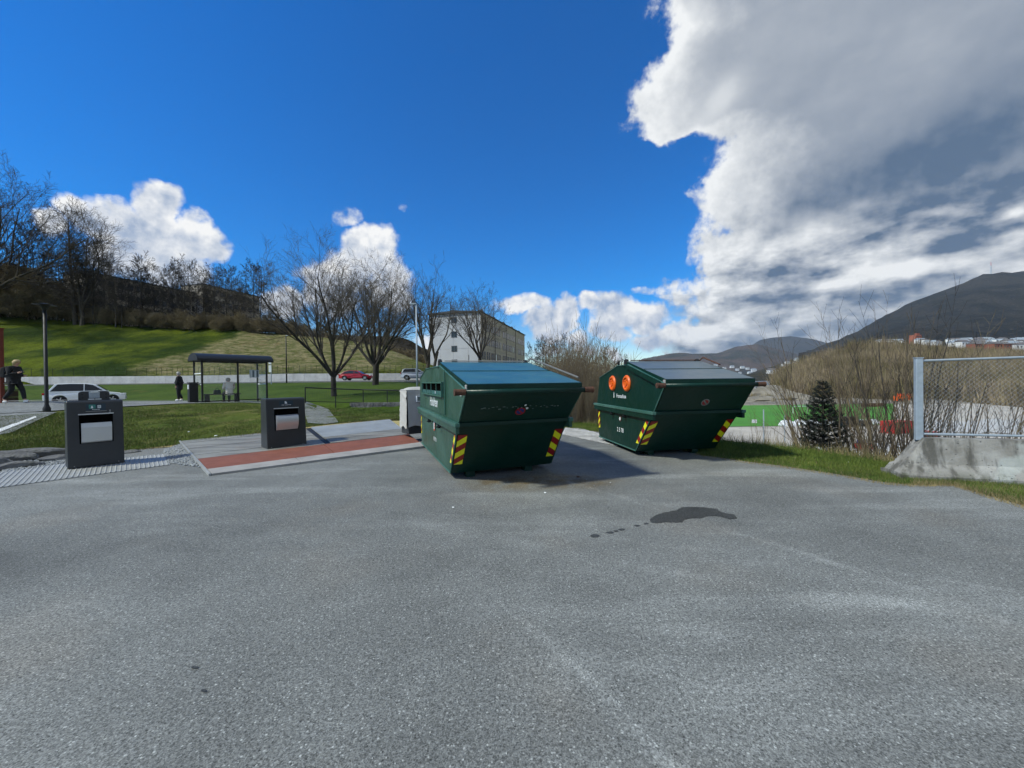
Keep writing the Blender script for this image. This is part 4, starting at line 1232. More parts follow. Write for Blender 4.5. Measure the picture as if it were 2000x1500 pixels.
# wrapped chute beside the skip
def wrapped():
    x0 = (797 - 1000) / F_PX * 9.55; root = thing('wrapped_waste_chute', 'waste chute wrapped in pale grey cloth with a small notice, beside the blue-lidded skip', 'waste chute', (x0, 9.55, .20), R(38))
    w, d, h = .74, .46, 1.08
    m = MB(); m.prism([(0, 0, 0), (0, d, 0), (0, d - .02, h), (0, .06, h)], (0, 0, 0), (w, 0, 0)); m.build('housing', 'charcoal', root, bevel=.01)
    # cloth: a wrinkled skin over the top 85 percent
    def skin(nm, P, mat, n=28, seed=0, amp=.018):
        """P(u,v) -> point, with wrinkles along v"""
        V = []; F_ = []
        for j in range(n + 1):
            for i in range(n + 1):
                u, v = i / n, j / n; p, nn = P(u, v)
                wr = float(fbm(u * 3.1 + v * 2, v * 6.5 + u * 1.5, seed, 4)) * amp * (0.4 + .6 * abs(v - .5) * 2)
                wr += amp * .8 * max(0, math.sin(v * 21 + u * 4)) ** 3 * (1 if v > .78 else .15)
                V.append(p + nn * (abs(wr) + .006))
        for j in range(n):
            for i in range(n): F_.append((j * (n + 1) + i, j * (n + 1) + i + 1, (j + 1) * (n + 1) + i + 1, (j + 1) * (n + 1) + i))
        return mesh_obj(nm, V, F_, mat, root, True)
    H = h + .015
    skin('cloth', lambda u, v: (Vector((-.01 + (w + .02) * u, -.01 + .06 * v, .17 + .04 * math.sin(u * 7) * (1 - v) + (H - .17) * v)), Vector((0, -1, .05))), 'cloth_pale', seed=3)
    skin('cloth_side', lambda u, v: (Vector((-.012 - .03 * (1 - v), d - (d + .0) * u + .05 * v * (u), .17 - .03 * math.sin(u * 9) * (1 - v) + (H - .17) * v)), Vector((-1, 0, .05))), 'cloth_pale', seed=8, amp=.03)
    skin('cloth_top', lambda u, v: (Vector((-.02 + (w + .04) * u, .04 + (d - .04) * v, H + .075 * math.sin(v * math.pi) * (1 - (2 * u - 1) ** 4))), Vector((0, 0, 1))), 'cloth_pale', seed=12)
    skin('cloth_side', lambda u, v: (Vector((w + .012, d * u, .17 + (H - .17) * v)), Vector((1, 0, .05))), 'cloth_pale', seed=18)
    m = MB(); m.box((w * .40, -.0, H * .80), (.17, .055, .15)); m.build('notice', 'white_print', root)
    m = MB(); m.box((w * .40, -.029, H * .80), (.12, .002, .10)); m.build('notice_print', 'faded_print', root)


wrapped()


def gzf(x, y): return float(gz(np.array(x), np.array(y)))


# ------------------------------------------------------------------ lamps, posts, signs
def post_lamp(px, py_top, Y):
    x = (px - 1000) / F_PX * Y; z0 = gzf(x, Y); h = zat(px, py_top, Y) - z0
    r = thing('street_lamp', 'black post lamp with a flat disc head beside the footpath at the left', 'street lamp', (x, Y, z0))
    m = MB(); m.lathe([(.09, -.2), (.09, .12), (.062, .20), (.048, .25), (.040, h - .18)], (0, 0, 0), 14); m.build('pole', 'black_metal', r, smooth=True)
    m = MB(); m.lathe([(.052, h - .18), (.09, h - .10), (.12, h - .05), (.05, h - .04)], (0, 0, 0), 14); m.build('neck', 'black_metal', r)
    m = MB(); m.lathe([(.05, h - .05), (.27, h - .035), (.275, h - .02), (.10, h + .01), (.02, h + .03)], (0, 0, 0), 24); m.build('lamp_shade', 'black_metal', r)


post_lamp(90.5, 594, 12.4)


def tall_lamp(name, label, px, py_top, Y, r0, arm, mat, z0=None, group=None):
    x = (px - 1000) / F_PX * Y; z0 = gzf(x, Y) if z0 is None else z0; h = zat(px, py_top, Y) - z0
    r = thing(name, label, 'street lamp', (x, Y, z0), 0, group)
    m = MB(); m.tube((0, 0, -.3), (0, 0, h), r0, r0 * .6, 10); m.build('pole', mat, r, smooth=True)
    s = 1 if arm > 0 else -1
    m = MB(); m.prism([(0, -.09, h - .02), (0, .09, h - .02), (0, .09, h + .06), (0, -.09, h + .06)], (0, 0, 0), (arm, 0, 0)); m.build('lamp_head', 'galvanised_dull', r, bevel=.02)
    m = MB(); m.box((arm * .6, 0, h - .03), (abs(arm) * .55, .13, .03)); m.build('lamp_glass', 'lamp_glass', r)
    return r


tall_lamp('street_lamp', 'tall pale grey lamp post with a flat head, left of the blue-lidded skip', 815, 594, 27, .075, -.45, 'galvanised_dull')
tall_lamp('street_lamp', 'thin dark lamp post on the upper road between the shelter and the bare maple', 560, 656, 49.5, .09, .3, 'black_metal')
tall_lamp('street_lamp', 'lamp post rising out of the brown thicket, the taller of the two', 1112, 681, 40, .07, -.9, 'galvanised_dull', z0=-5)
tall_lamp('street_lamp', 'lamp post behind the thicket just left of the skip with orange ports', 1166, 703, 52, .07, .9, 'galvanised_dull', z0=-7)

# bus stop flag on the upper road
x = (530 - 1000) / F_PX * 47; z0 = gzf(x, 47)
r = thing('bus_stop_sign', 'thin bus stop post with two white plates beyond the shelter', 'sign', (x, 47, z0))
m = MB(); m.tube((0, 0, -.2), (0, 0, zat(530, 696, 47) - z0), .05, n=8); m.build('pole', 'galvanised_dull', r)
for pa, pb in ((697, 711), (713.5, 727)):
    za, zb4 = zat(530, pb, 47) - z0, zat(530, pa, 47) - z0; m = MB(); m.box((-.08, -.07, (za + zb4) / 2), (.32, .03, zb4 - za)); m.build('sign_plate', 'white_print', r)

# red post and dark box at the far left edge
r = thing('red_post', 'rust-red post at the left edge of the picture', 'post', (-1.329 * 15.2, 15.2, gzf(-1.329 * 15.2, 15.2)))
m = MB(); m.box((0, 0, 1.45), (.13, .13, 3.0)); m.build('post', 'rust_post', r); m = MB(); m.box((0, 0, 2.97), (.17, .17, .04)); m.build('cap', 'rust_post', r)
r = thing('planter_box', 'dark brown box standing by the red post at the left edge', 'box', (-1.322 * 16.6, 16.6, gzf(-1.322 * 16.6, 16.6)))
for k in range(4):
    m = MB(); m.box((0, 0, .14 + k * .27), (.62, .5, .255)); m.build('board', 'brown_box', r)
m = MB(); m.box((0, 0, 1.12), (.68, .56, .05)); m.build('rim', 'brown_box', r)

# ------------------------------------------------------------------ bus shelter
SH = dict(o=Vector((-15.71, 19.5, 0)), rz=math.atan2(.8, .6))
zs = gzf(-15.0, 20.8)
sh = thing('bus_shelter', 'glass bus shelter with a dark barrel roof beside the footpath', 'bus shelter', (-15.71, 19.5, zs), SH['rz'])
L_, D_, H_ = 2.95, 1.30, 2.22
for (xx, yy) in ((0, 0), (1.55, 0), (L_, 0), (0, D_), (L_, D_)):
    m = MB(); m.box((xx, yy, H_ / 2 - .1), (.075, .075, H_ + .2)); m.build('post', 'black_metal', sh)
for (a_, b_2) in (((0, 0), (L_, 0)), ((0, D_), (L_, D_)), ((0, 0), (0, D_)), ((L_, 0), (L_, D_))):
    m = MB(); m.tube((a_[0], a_[1], H_ - .02), (b_2[0], b_2[1], H_ - .02), .04, n=6); m.build('beam', 'black_metal', sh)
for (a_, b_2) in (((0, 0), (L_, 0)), ((0, 0), (0, D_)), ((L_, 0), (L_, D_))):
    m = MB(); m.tube((a_[0], a_[1], .12), (b_2[0], b_2[1], .12), .025, n=6); m.build('bottom_rail', 'black_metal', sh)
for (x0, x1) in ((.05, 1.50), (1.60, L_ - .05)):
    m = MB(); m.box(((x0 + x1) / 2, 0, 1.15), (x1 - x0, .008, 1.98)); m.build('pane', 'pane_glass', sh)
for xx in (0, L_):
    m = MB(); m.box((xx, D_ / 2, 1.15), (.008, D_ - .1, 1.98)); m.build('pane', 'pane_glass', sh)
    m = MB(); m.box((xx - .006, D_ / 2, 1.55 if xx == 0 else 1.5), (.004, D_ - .15, .05)); m.box((xx - .006, D_ / 2, .98), (.004, D_ - .15, .05)); m.build('glass_strip', 'white_print', sh)
m = MB(); n = 14; ring = []
x0, x1, cy = -.22, L_ + .30, D_ / 2
prof = [(cy + (D_ / 2 + .16) * math.cos(t), H_ + .02 + .36 * math.sin(t)) for t in np.linspace(0, math.pi, n)]
inn = [(cy + (D_ / 2 + .12) * math.cos(t), H_ + .0 + .32 * math.sin(t)) for t in np.linspace(math.pi, 0, n)]
k = len(prof); vs = [(x0, y, z) for y, z in prof] + [(x1, y, z) for y, z in prof]
m.add(vs, [(i, i + 1, k + i + 1, k + i) for i in range(k - 1)]); m.build('roof', 'shelter_roof', sh, smooth=True)
for xx in (x0 + .005, x1 - .005):
    m = MB(); m.prism([(xx, y, z) for y, z in prof], (0, 0, 0), (.02, 0, 0)); m.build('roof_end', 'black_metal', sh)
m = MB(); m.box(((x0 + x1) / 2, cy - D_ / 2 - .15, H_ + .02), (x1 - x0, .05, .10)); m.box(((x0 + x1) / 2, cy + D_ / 2 + .15, H_ + .02), (x1 - x0, .05, .10)); m.build('gutter', 'black_metal', sh)
m = MB(); m.box(((x0 + x1) / 2, cy, H_ + .01), (x1 - x0, D_ + .2, .02)); m.build('ceiling', 'black_metal', sh)
m = MB(); m.box((.95, .35, .46), (1.6, .34, .05)); m.build('bench_seat', 'bench_wood', sh)
for xx in (.28, 1.6):
    m = MB(); m.box((xx, .35, .21), (.16, .28, .44)); m.build('bench_support', 'bench_wood', sh)
tb = MB(); tb.box((2.35, .05, 1.55), (.46, .015, .42)); tbo = tb.build('timetable', 'galvanised_dull', sh)
for k in range(4):
    m = MB(); m.box((2.20 + k * .10, .040, 1.55), (.055, .006, .36)); m.build('timetable_column', 'white_print' if k % 2 == 0 else 'sign_navy', tbo)

# black litter bin beside the shelter
bx, by = (376.5 - 1000) / F_PX * 19.6, 19.6
r = thing('litter_bin', 'black litter bin with a white notice beside the bus shelter', 'litter bin', (bx, by, gzf(bx, by)), SH['rz'])
m = MB(); m.box((0, 0, .5), (.36, .36, 1.0)); m.build('body', 'black_metal', r, bevel=.02)
m = MB(); m.box((0, 0, 1.03), (.40, .40, .05)); m.build('lid', 'black_metal', r, bevel=.01)
m = MB(); m.box((-.19, -.02, .82), (.02, .17, .22)); m.build('notice', 'white_print', r)


# ------------------------------------------------------------------ people
def body(name, joints, edges, mat, parent, sub=2):
    me = bpy.data.meshes.new(name); me.from_pydata([j[:3] for j in joints], edges, []); me.materials.append(MATS[mat])
    o = link(bpy.data.objects.new(name, me), parent)
    sk = o.modifiers.new('skin', 'SKIN'); sk.use_smooth_shade = True; me.skin_vertices.new() if not me.skin_vertices else None
    for i, j in enumerate(joints): me.skin_vertices[0].data[i].radius = (j[3], j[4] if len(j) > 4 else j[3])
    me.skin_vertices[0].data[0].use_root = True
    ss = o.modifiers.new('sub', 'SUBSURF'); ss.levels = sub; ss.render_levels = sub
    dg = bpy.context.evaluated_depsgraph_get(); em = bpy.data.meshes.new_from_object(o.evaluated_get(dg))
    o.modifiers.clear(); o.data = em; em.name = name
    em.materials.clear(); em.materials.append(MATS[mat])
    for p in em.polygons: p.use_smooth = True; p.material_index = 0
    return o


def person(label, loc, rz, pose, hair, coat, legs, shoes, coat_len=.0, head_r=.105, extra=None, sc=1.0):
    """pose: dict of joint positions; x forward, y left, z up (metres)"""
    r = thing('person', label, 'person', loc, rz, None); r.scale = (sc,) * 3
    J = pose
    names = ['pelvis', 'waist', 'chest', 'neck', 'head0', 'head1', 'shL', 'elL', 'wrL', 'haL', 'shR', 'elR', 'wrR', 'haR', 'hipL', 'knL', 'anL', 'toL', 'hipR', 'knR', 'anR', 'toR']
    rad = dict(pelvis=.13, waist=.115, chest=.135, neck=.05, head0=.085, head1=.078, shL=.058, shR=.058, elL=.042, elR=.042, wrL=.03, wrR=.03, haL=.034, haR=.034, hipL=.09, hipR=.09, knL=.058, knR=.058, anL=.042, anR=.042, toL=.035, toR=.035)
    E_ = [('pelvis', 'waist'), ('waist', 'chest'), ('chest', 'neck'), ('neck', 'head0'), ('head0', 'head1'), ('chest', 'shL'), ('shL', 'elL'), ('elL', 'wrL'), ('wrL', 'haL'), ('chest', 'shR'), ('shR', 'elR'), ('elR', 'wrR'), ('wrR', 'haR'),
          ('pelvis', 'hipL'), ('hipL', 'knL'), ('knL', 'anL'), ('anL', 'toL'), ('pelvis', 'hipR'), ('hipR', 'knR'), ('knR', 'anR'), ('anR', 'toR')]
    ix = {n: i for i, n in enumerate(names)}
    body('body', [(*J[n], rad[n]) for n in names], [(ix[a], ix[b]) for a, b in E_], 'skin', r)
    # coat: torso and sleeves
    cn = ['pelvis', 'waist', 'chest', 'neck', 'shL', 'elL', 'wrL', 'shR', 'elR', 'wrR']
    js = [(*J[n], rad[n] + (.045 if n in ('pelvis', 'waist', 'chest') else .022 if n != 'neck' else .03)) for n in cn]
    ed = [('pelvis', 'waist'), ('waist', 'chest'), ('chest', 'neck'), ('chest', 'shL'), ('shL', 'elL'), ('elL', 'wrL'), ('chest', 'shR'), ('shR', 'elR'), ('elR', 'wrR')]
    jx = {n: i for i, n in enumerate(cn)}; e2 = [(jx[a], jx[b]) for a, b in ed]
    if coat_len:
        p0 = Vector(J['pelvis']); js.append((p0.x, p0.y, p0.z - coat_len, .17)); e2.append((0, len(js) - 1))
    body('coat', js, e2, coat, r)
    for s in 'LR':
        js = [(*J['hip' + s], .115), (*J['kn' + s], .082), (*J['an' + s], .060)]
        if s == 'L': tj = [(*J['pelvis'], .14)] + js
        else: tj = [(*J['pelvis'], .135)] + js
        body('trouser_leg', tj, [(0, 1), (1, 2), (2, 3)], legs, r)
        a = Vector(J['an' + s]); t = Vector(J['to' + s]); b0 = a + (a - t) * .25; b0.z = t.z
        body('shoe', [(b0.x, b0.y, b0.z + .01, .058), (*((a + t) / 2).to_tuple()[:2], t.z + .02, .066), (*t, .054)], [(0, 1), (1, 2)], shoes, r)
    # face, fingers
    h0, h1 = Vector(J['head0']), Vector(J['head1']); upv = (h1 - h0).normalized(); fwd = Vector(J.get('face', (1, 0, 0))).normalized()
    c = (h0 + h1) / 2; left = upv.cross(fwd).normalized()
    m = MB(); nb = c + fwd * .085 - upv * .0
    m.add([nb + upv * .025, nb - upv * .02 + left * .014, nb - upv * .02 - left * .014, nb + fwd * .028 - upv * .015], [(0, 1, 3), (0, 3, 2), (1, 2, 3)]); m.build('nose', 'skin', r)
    m = MB()
    for s in (-1, 1): m.box(c + fwd * .078 + upv * .02 + left * s * .03, (.012, .014, .008))
    m.box(c + fwd * .078 - upv * .045, (.01, .03, .006)); m.build('features', 'hair_dark', r)
    # hair: cap shell over the back and top
    bm = bmesh.new(); bmesh.ops.create_icosphere(bm, subdivisions=3, radius=1.0)
    for v in list(bm.verts):
        d = v.co.copy()
        if d.dot(fwd) > .55 and d.dot(upv) < .55: v.co = d * .5
        f = .112 + .006 * math.sin(d.x * 31 + d.z * 17)
        v.co = c + upv * .018 - fwd * .010 + Vector(v.co) * f
        if v.co.z < c.z - .03 and J.get('hair_len'): v.co.z -= J['hair_len'] * max(0, -d.dot(fwd) + .3)
    me = bpy.data.meshes.new('hair'); bm.to_mesh(me); bm.free(); me.materials.append(MATS[hair])
    for p in me.polygons: p.use_smooth = True
    link(bpy.data.objects.new('hair', me), r)
    for s in 'LR':
        w, hd = Vector(J['wr' + s]), Vector(J['ha' + s]); d = (hd - w).normalized(); sd = d.orthogonal().normalized()
        for k in range(5):
            base = hd + sd * (.012 * (k - 2)); ln = (.055, .07, .075, .068, .05)[k]
            if k == 0: base = hd - d * .03 + sd * -.03
            body('finger', [(*base, .008), (*(base + d * ln * .6 + sd * .002 * (k - 2)), .0075), (*(base + d * ln + Vector((.012, 0, -.004))), .006)], [(0, 1), (1, 2)], 'skin', r, 1)
    return r


walk = dict(pelvis=(0, 0, .93), waist=(.0, 0, 1.08), chest=(.02, 0, 1.30), neck=(.06, 0, 1.46), head0=(.09, 0, 1.54), head1=(.12, 0, 1.62), shL=(.03, .19, 1.38), shR=(.03, -.19, 1.38),
            elL=(.02, .24, 1.12), wrL=(.20, .16, 1.06), haL=(.26, .14, 1.08), elR=(.05, -.25, 1.12), wrR=(.28, -.16, 1.18), haR=(.34, -.13, 1.22),
            hipL=(0, .09, .90), knL=(.20, .09, .52), anL=(.26, .09, .13), toL=(.40, .09, .05), hipR=(0, -.09, .90), knR=(.0, -.09, .50), anR=(-.25, -.09, .16), toR=(-.12, -.09, .05), face=(.93, 0, -.36), hair_len=.10)
pY = 15.1; px_ = (27 - 1000) / F_PX * pY
w1 = person('blond person in black walking along the path looking at a phone, with a dark backpack', (px_, pY, gzf(px_, pY) + .03), R(12), walk, 'hair_blond', 'black_cloth', 'black_cloth', 'white_shoe', .10)
m = MB(); m.box((.38, -.12, 1.25), (.02, .07, .14), M=Matrix.Rotation(R(-40), 3, 'Y')); ph = m.build('phone', 'black_metal'); 
ph.parent = None; ph.matrix_world = w1.matrix_basis.copy() if False else Matrix.Translation(w1.location) @ Matrix.Rotation(R(12), 4, 'Z'); tag(ph, 'black phone held by the person walking on the left', 'phone')
bpck = MB(); bpck.prism([(-.17, -.13, 1.0), (-.33, -.13, 1.0), (-.36, -.13, 1.15), (-.32, -.13, 1.38), (-.22, -.13, 1.44), (-.15, -.13, 1.38)], (0, 0, 0), (0, .26, 0))
bp = bpck.build('backpack', 'black_cloth', None, bevel=.04); bp.matrix_world = Matrix.Translation(w1.location) @ Matrix.Rotation(R(12), 4, 'Z'); tag(bp, 'dark backpack on the back of the person with the phone', 'backpack')

stand = dict(pelvis=(0, 0, .92), waist=(.0, 0, 1.07), chest=(.01, 0, 1.29), neck=(.02, 0, 1.45), head0=(.03, 0, 1.53), head1=(.04, 0, 1.62), shL=(0, .19, 1.37), shR=(0, -.19, 1.37),
             elL=(-.01, .25, 1.11), wrL=(.06, .24, .88), haL=(.07, .24, .82), elR=(-.01, -.25, 1.11), wrR=(.06, -.24, .88), haR=(.07, -.24, .82),
             hipL=(0, .09, .89), knL=(.02, .09, .50), anL=(.0, .09, .10), toL=(.16, .10, .045), hipR=(0, -.09, .89), knR=(.06, -.09, .50), anR=(-.10, -.09, .14), toR=(.03, -.10, .05), hair_len=.03)
sY = 22.2; sx = (350 - 1000) / F_PX * sY
person('person with pale hair in a long black coat standing left of the litter bin', (sx, sY, gzf(sx, sY) + .03), R(200), stand, 'hair_grey', 'black_cloth', 'black_cloth', 'white_shoe', .30)
sit = dict(pelvis=(0, 0, .58), waist=(.0, 0, .72), chest=(.05, 0, .95), neck=(.11, 0, 1.10), head0=(.15, 0, 1.17), head1=(.19, 0, 1.25), shL=(.05, .19, 1.03), shR=(.05, -.19, 1.03),
           elL=(.06, .25, .78), wrL=(.26, .17, .70), haL=(.33, .16, .69), elR=(.06, -.25, .78), wrR=(.26, -.17, .70), haR=(.33, -.16, .69),
           hipL=(.02, .10, .56), knL=(.45, .12, .52), anL=(.45, .12, .10), toL=(.58, .12, .04), hipR=(.02, -.10, .56), knR=(.45, -.12, .52), anR=(.42, -.12, .10), toR=(.55, -.12, .04), face=(.95, 0, -.3))
Ms = Matrix.Translation((-15.71, 19.5, zs)) @ Matrix.Rotation(SH['rz'], 4, 'Z')
ps = Ms @ Vector((1.26, .36, 0))
person('grey-haired person in a cream jacket sitting on the shelter bench', (ps.x, ps.y, zs), SH['rz'] + R(90), sit, 'hair_grey', 'cream_cloth', 'black_cloth', 'hair_dark', .02)
hb = MB(); hb.prism([(-.16, 0, 0), (.16, 0, 0), (.13, 0, .20), (-.13, 0, .20)], (0, 0, 0), (0, .14, 0)); hb.tube((-.08, .07, .2), (0, .07, .32), .012, n=6); hb.tube((0, .07, .32), (.08, .07, .2), .012, n=6)
hbo = hb.build('handbag', 'black_cloth', None, bevel=.02); pb = Ms @ Vector((.72, .28, .49)); hbo.location = pb; hbo.rotation_euler = (0, 0, SH['rz']); tag(hbo, 'black bag on the shelter bench left of the seated person', 'bag')


# ------------------------------------------------------------------ cars
def car(label, loc, rz, paint, L=4.2, H=1.48, Wd=1.76, kind='hatch', group=None):
    r = thing('parked_car', label, 'car', loc, rz, group)
    hw = Wd / 2
    if kind == 'hatch':     # nose towards +x
        low = [(-L / 2, .30), (-L / 2 - .02, .62), (-L / 2 + .04, .86), (-L * .43, .92), (L * .22, .92), (L * .40, .80), (L / 2 - .05, .66), (L / 2, .46), (L / 2 - .02, .25)]
        top = [(-L * .455, .90), (-L * .41, 1.22), (-L * .36, H - .04), (-L * .18, H), (L * .02, H - .02), (L * .12, H - .12), (L * .27, .93)]
        wx = (-L * .305, L * .33)
    elif kind == 'low':
        low = [(-L / 2, .30), (-L / 2, .66), (-L / 2 + .08, .86), (-L * .40, .90), (L * .18, .86), (L * .42, .72), (L / 2, .55), (L / 2, .25)]
        top = [(-L * .44, .88), (-L * .33, 1.22), (-L * .20, H), (L * .0, H), (L * .08, H - .10), (L * .24, .87)]
        wx = (-L * .30, L * .32)
    else:
        low = [(-L / 2, .35), (-L / 2, .75), (-L / 2 + .05, 1.0), (-L * .42, 1.02), (L * .22, 1.02), (L * .42, .92), (L / 2 - .02, .75), (L / 2, .32)]
        top = [(-L * .465, 1.0), (-L * .43, H - .12), (-L * .38, H - .02), (L * .0, H), (L * .08, H - .08), (L * .24, 1.03)]
        wx = (-L * .30, L * .31)
    rw = .33
    # body side with wheel arches, lofted with a slight tuck at sill and shoulder
    def arch(poly):
        pts = list(poly); base = []
        for cx in sorted(wx, reverse=True):
            base += [(cx + (rw + .06) * math.cos(t), .30 + (rw + .06) * math.sin(t)) for t in np.linspace(-.15, math.pi + .15, 11)]
        return pts + base
    P = arch(low)
    m = MB(); n = len(P)
    def tuck(z): return 1.0 - .10 * max(0, (.45 - z) / .3) - .06 * max(0, (z - .62) / .35)
    vs = []
    for s in (-1, 1):
        for (x, z) in P:
            nose = 1.0 - .16 * max(0, (abs(x) - L * .38) / (L * .12)) ** 2
            vs.append((x, s * hw * tuck(z) * nose, z))
    fs = [tuple(range(n))[::-1], tuple(range(n, 2 * n))] + [(i, (i + 1) % n, n + (i + 1) % n, n + i) for i in range(n)]
    m.add(vs, fs); m.build('body', paint, r, bevel=.03)
    m = MB(); nt = len(top); vs = []
    zt = H; zb_ = top[0][1]
    for s in (-1, 1):
        for (x, z) in top: vs.append((x * (1.0), s * (hw * .90 - .16 * (z - zb_) / (zt - zb_)), z))
    m.add(vs, [tuple(range(nt))[::-1], tuple(range(nt, 2 * nt))] + [(i, (i + 1) % nt, nt + (i + 1) % nt, nt + i) for i in range(nt)]); m.build('roof', paint, r, bevel=.03)
    # side windows: inset polygons standing 4 mm proud
    def inset(poly, d):
        cx = sum(p[0] for p in poly) / len(poly); cz = sum(p[1] for p in poly) / len(poly)
        return [(cx + (p[0] - cx) * (1 - d), cz + (p[1] - cz) * (1 - d * 1.6)) for p in poly]
    win = inset(top, .13)
    for s in (-1, 1):
        xs = -L * .02
        for part in (0, 1):
            pl_ = []
            for i in range(len(win)):
                a, b = win[i], win[(i + 1) % len(win)]
                ina = (a[0] < xs - .03) if part == 0 else (a[0] > xs + .03); inb = (b[0] < xs - .03) if part == 0 else (b[0] > xs + .03)
                lim = xs - .03 if part == 0 else xs + .03
                if ina: pl_.append(a)
                if ina != inb: t = (lim - a[0]) / (b[0] - a[0]); pl_.append((lim, a[1] + (b[1] - a[1]) * t))
            if len(pl_) > 2:
                m = MB(); m.prism([(x, s * (hw * .90 - .16 * (z - zb_) / (zt - zb_) + .004), z) for x, z in pl_], (0, 0, 0), (0, s * .004, 0)); m.build('side_window', 'window_dark', r)
    # screens
    for (a, b) in ((top[-1], top[-2]), (top[0], top[1])):
        a = Vector((a[0], 0, a[1])); b = Vector((b[0], 0, b[1])); d = b - a; nn = Vector((0, 1, 0)).cross(d).normalized()
        if (a.x > 0) != (nn.x > 0): nn = -nn
        p, q = a + d * .10, a + d * .93
        m = MB(); wa, wb = hw * .80, hw * .72
        m.prism([p + Vector((0, -wa, 0)) + nn * .006, p + Vector((0, wa, 0)) + nn * .006, q + Vector((0, wb, 0)) + nn * .006, q + Vector((0, -wb, 0)) + nn * .006], (0, 0, 0), nn * .004); m.build('windscreen', 'window_dark', r)
    for cx in wx:
        for s in (-1, 1):
            y0 = s * (hw - .02); ww = bpy.data.objects.new('wheel', None); link(ww, r); ww.location = (cx, y0, .315)
            m = MB(); m.lathe([(.19, -.02), (.20, .0), (.315, .0), (.325, -.03), (.325, -.17), (.30, -.20), (.05, -.20)], (0, 0, 0), 22)
            Mx = Matrix.Rotation(-s * math.pi / 2, 3, 'X'); m.v = [tuple(Mx @ Vector(v)) for v in m.v]; m.build('tyre', 'rubber', ww)
            m = MB()
            for k in range(5):
                t = 2 * math.pi * k / 5; m.prism([(.03 * math.cos(t - .9), .03 * math.sin(t - .9), -.012), (.205 * math.cos(t - .17), .205 * math.sin(t - .17), -.012), (.205 * math.cos(t + .17), .205 * math.sin(t + .17), -.012), (.03 * math.cos(t + .9), .03 * math.sin(t + .9), -.012)], (0, 0, 0), (0, 0, .016))
            m.v = [tuple(Mx @ Vector(v)) for v in m.v]; m.build('rim', 'alloy', ww)
    for s in (-1, 1):
        m = MB(); m.box((L / 2 - .14, s * hw * .72, .70 if kind != 'suv' else .84), (.22, .34, .12)); m.build('headlight', 'lamp_glass', r, bevel=.02)
        m = MB(); m.box((-L / 2 + .04, s * hw * .74, .80 if kind != 'suv' else .92), (.12, .30, .16)); m.build('tail_light', 'tail_light', r, bevel=.02)
        m = MB(); m.box((L * .17, s * (hw + .07), .98), (.10, .16, .11)); m.build('mirror', paint, r, bevel=.02)
        m = MB(); m.box((-.05, s * (hw * .985), .79), (.16, .02, .025)); m.build('door_handle', paint, r)
        m = MB(); m.box((-.0, s * (hw * .955), .30), (L * .40, .012, .06)); m.build('sill', 'black_metal', r)
    m = MB(); m.box((L / 2 - .0, 0, .42), (.04, hw * 1.1, .14)); m.build('grille', 'black_metal', r)
    m = MB(); m.box((L / 2 + .02, 0, .42), (.02, .42, .10)); m.build('number_plate', 'white_print', r)
    return r


car('white hatchback parked on the road behind the first waste chute', (-33.7, 30.5, .13), R(42), 'car_white', 4.35, 1.60)
cx, cy = (697 - 1000) / F_PX * 54, 54
car('low red car on the upper road between the two bare maples', (cx, cy, zat(697, 742.8, 54)), R(0), 'car_red', 4.5, 1.38, kind='low')
cx, cy = (814 - 1000) / F_PX * 53, 53
car('silver car on the upper road by the tall grey lamp post', (cx, cy, zat(814, 742.0, 53)), R(8), 'car_silver', 4.1, 1.55, kind='suv')


# ------------------------------------------------------------------ walls and fences
def wall_along(name, label, pxs, Yf, pyb, pyt, th, mat, cat='wall', seg=16):
    """concrete wall in panels along a line"""
    r0 = at(pxs[0], pyb[0], Yf[0]); root = thing(name, label, cat, tuple(r0))
    u = np.linspace(0, 1, seg + 1); X = []
    for t in u:
        px = np.interp(t, np.linspace(0, 1, len(pxs)), pxs); Y = np.interp(t, np.linspace(0, 1, len(Yf)), Yf)
        a = at(px, np.interp(t, np.linspace(0, 1, len(pyb)), pyb), Y); b = at(px, np.interp(t, np.linspace(0, 1, len(pyt)), pyt), Y); X.append((a, b))
    for i in range(seg):
        a, b = X[i]; c, d = X[i + 1]; e = (c - a).normalized() * .015; m = MB(); n = Vector((0, th, 0))
        P = [a + e - Vector((0, 0, .4)) - r0, c - e - Vector((0, 0, .4)) - r0, d - e - r0, b + e - r0]
        m.prism(P, (0, 0, 0), n); m.build('wall_panel', mat, root)
    return root, X


PXW = [-700, -300, 40, 300, 430, 560, 700, 838]
rt_, X = wall_along('retaining_wall', 'long low pale concrete retaining wall behind the upper road', PXW, [56.9] * 8, [hor(p) - (zat(p, 0, 1) * 0 + 0) for p in PXW] if False else [758, 754.5, 751.5, 750, 748.5, 746, 744.5, 743.5], [742.5, 739, 736, 734.5, 733, 729.8, 729.3, 729], .35, 'concrete_light', seg=44)
# posts and wires on the wall
fr = thing('wire_fence', 'low wire fence with thin posts on top of the retaining wall', 'fence', tuple(X[0][1]))
tops = []
for i, (a, b) in enumerate(X):
    for q in ((0, .5) if i < len(X) - 1 else (0,)):
        p = b.lerp(X[i + 1][1], q) if q else b; p = p - X[0][1] + Vector((0, .25, 0)); m = MB(); m.tube(p, p + Vector((0, 0, 1.25)), .028, n=5); m.build('fence_post', 'fence_green', fr); tops.append(p)
for hh in (.35, .7, 1.05, 1.22):
    m = MB()
    for i in range(len(tops) - 1): m.tube(tops[i] + Vector((0, 0, hh)), tops[i + 1] + Vector((0, 0, hh)), .010, n=3, cap=False)
    m.build('wire', 'fence_green', fr)

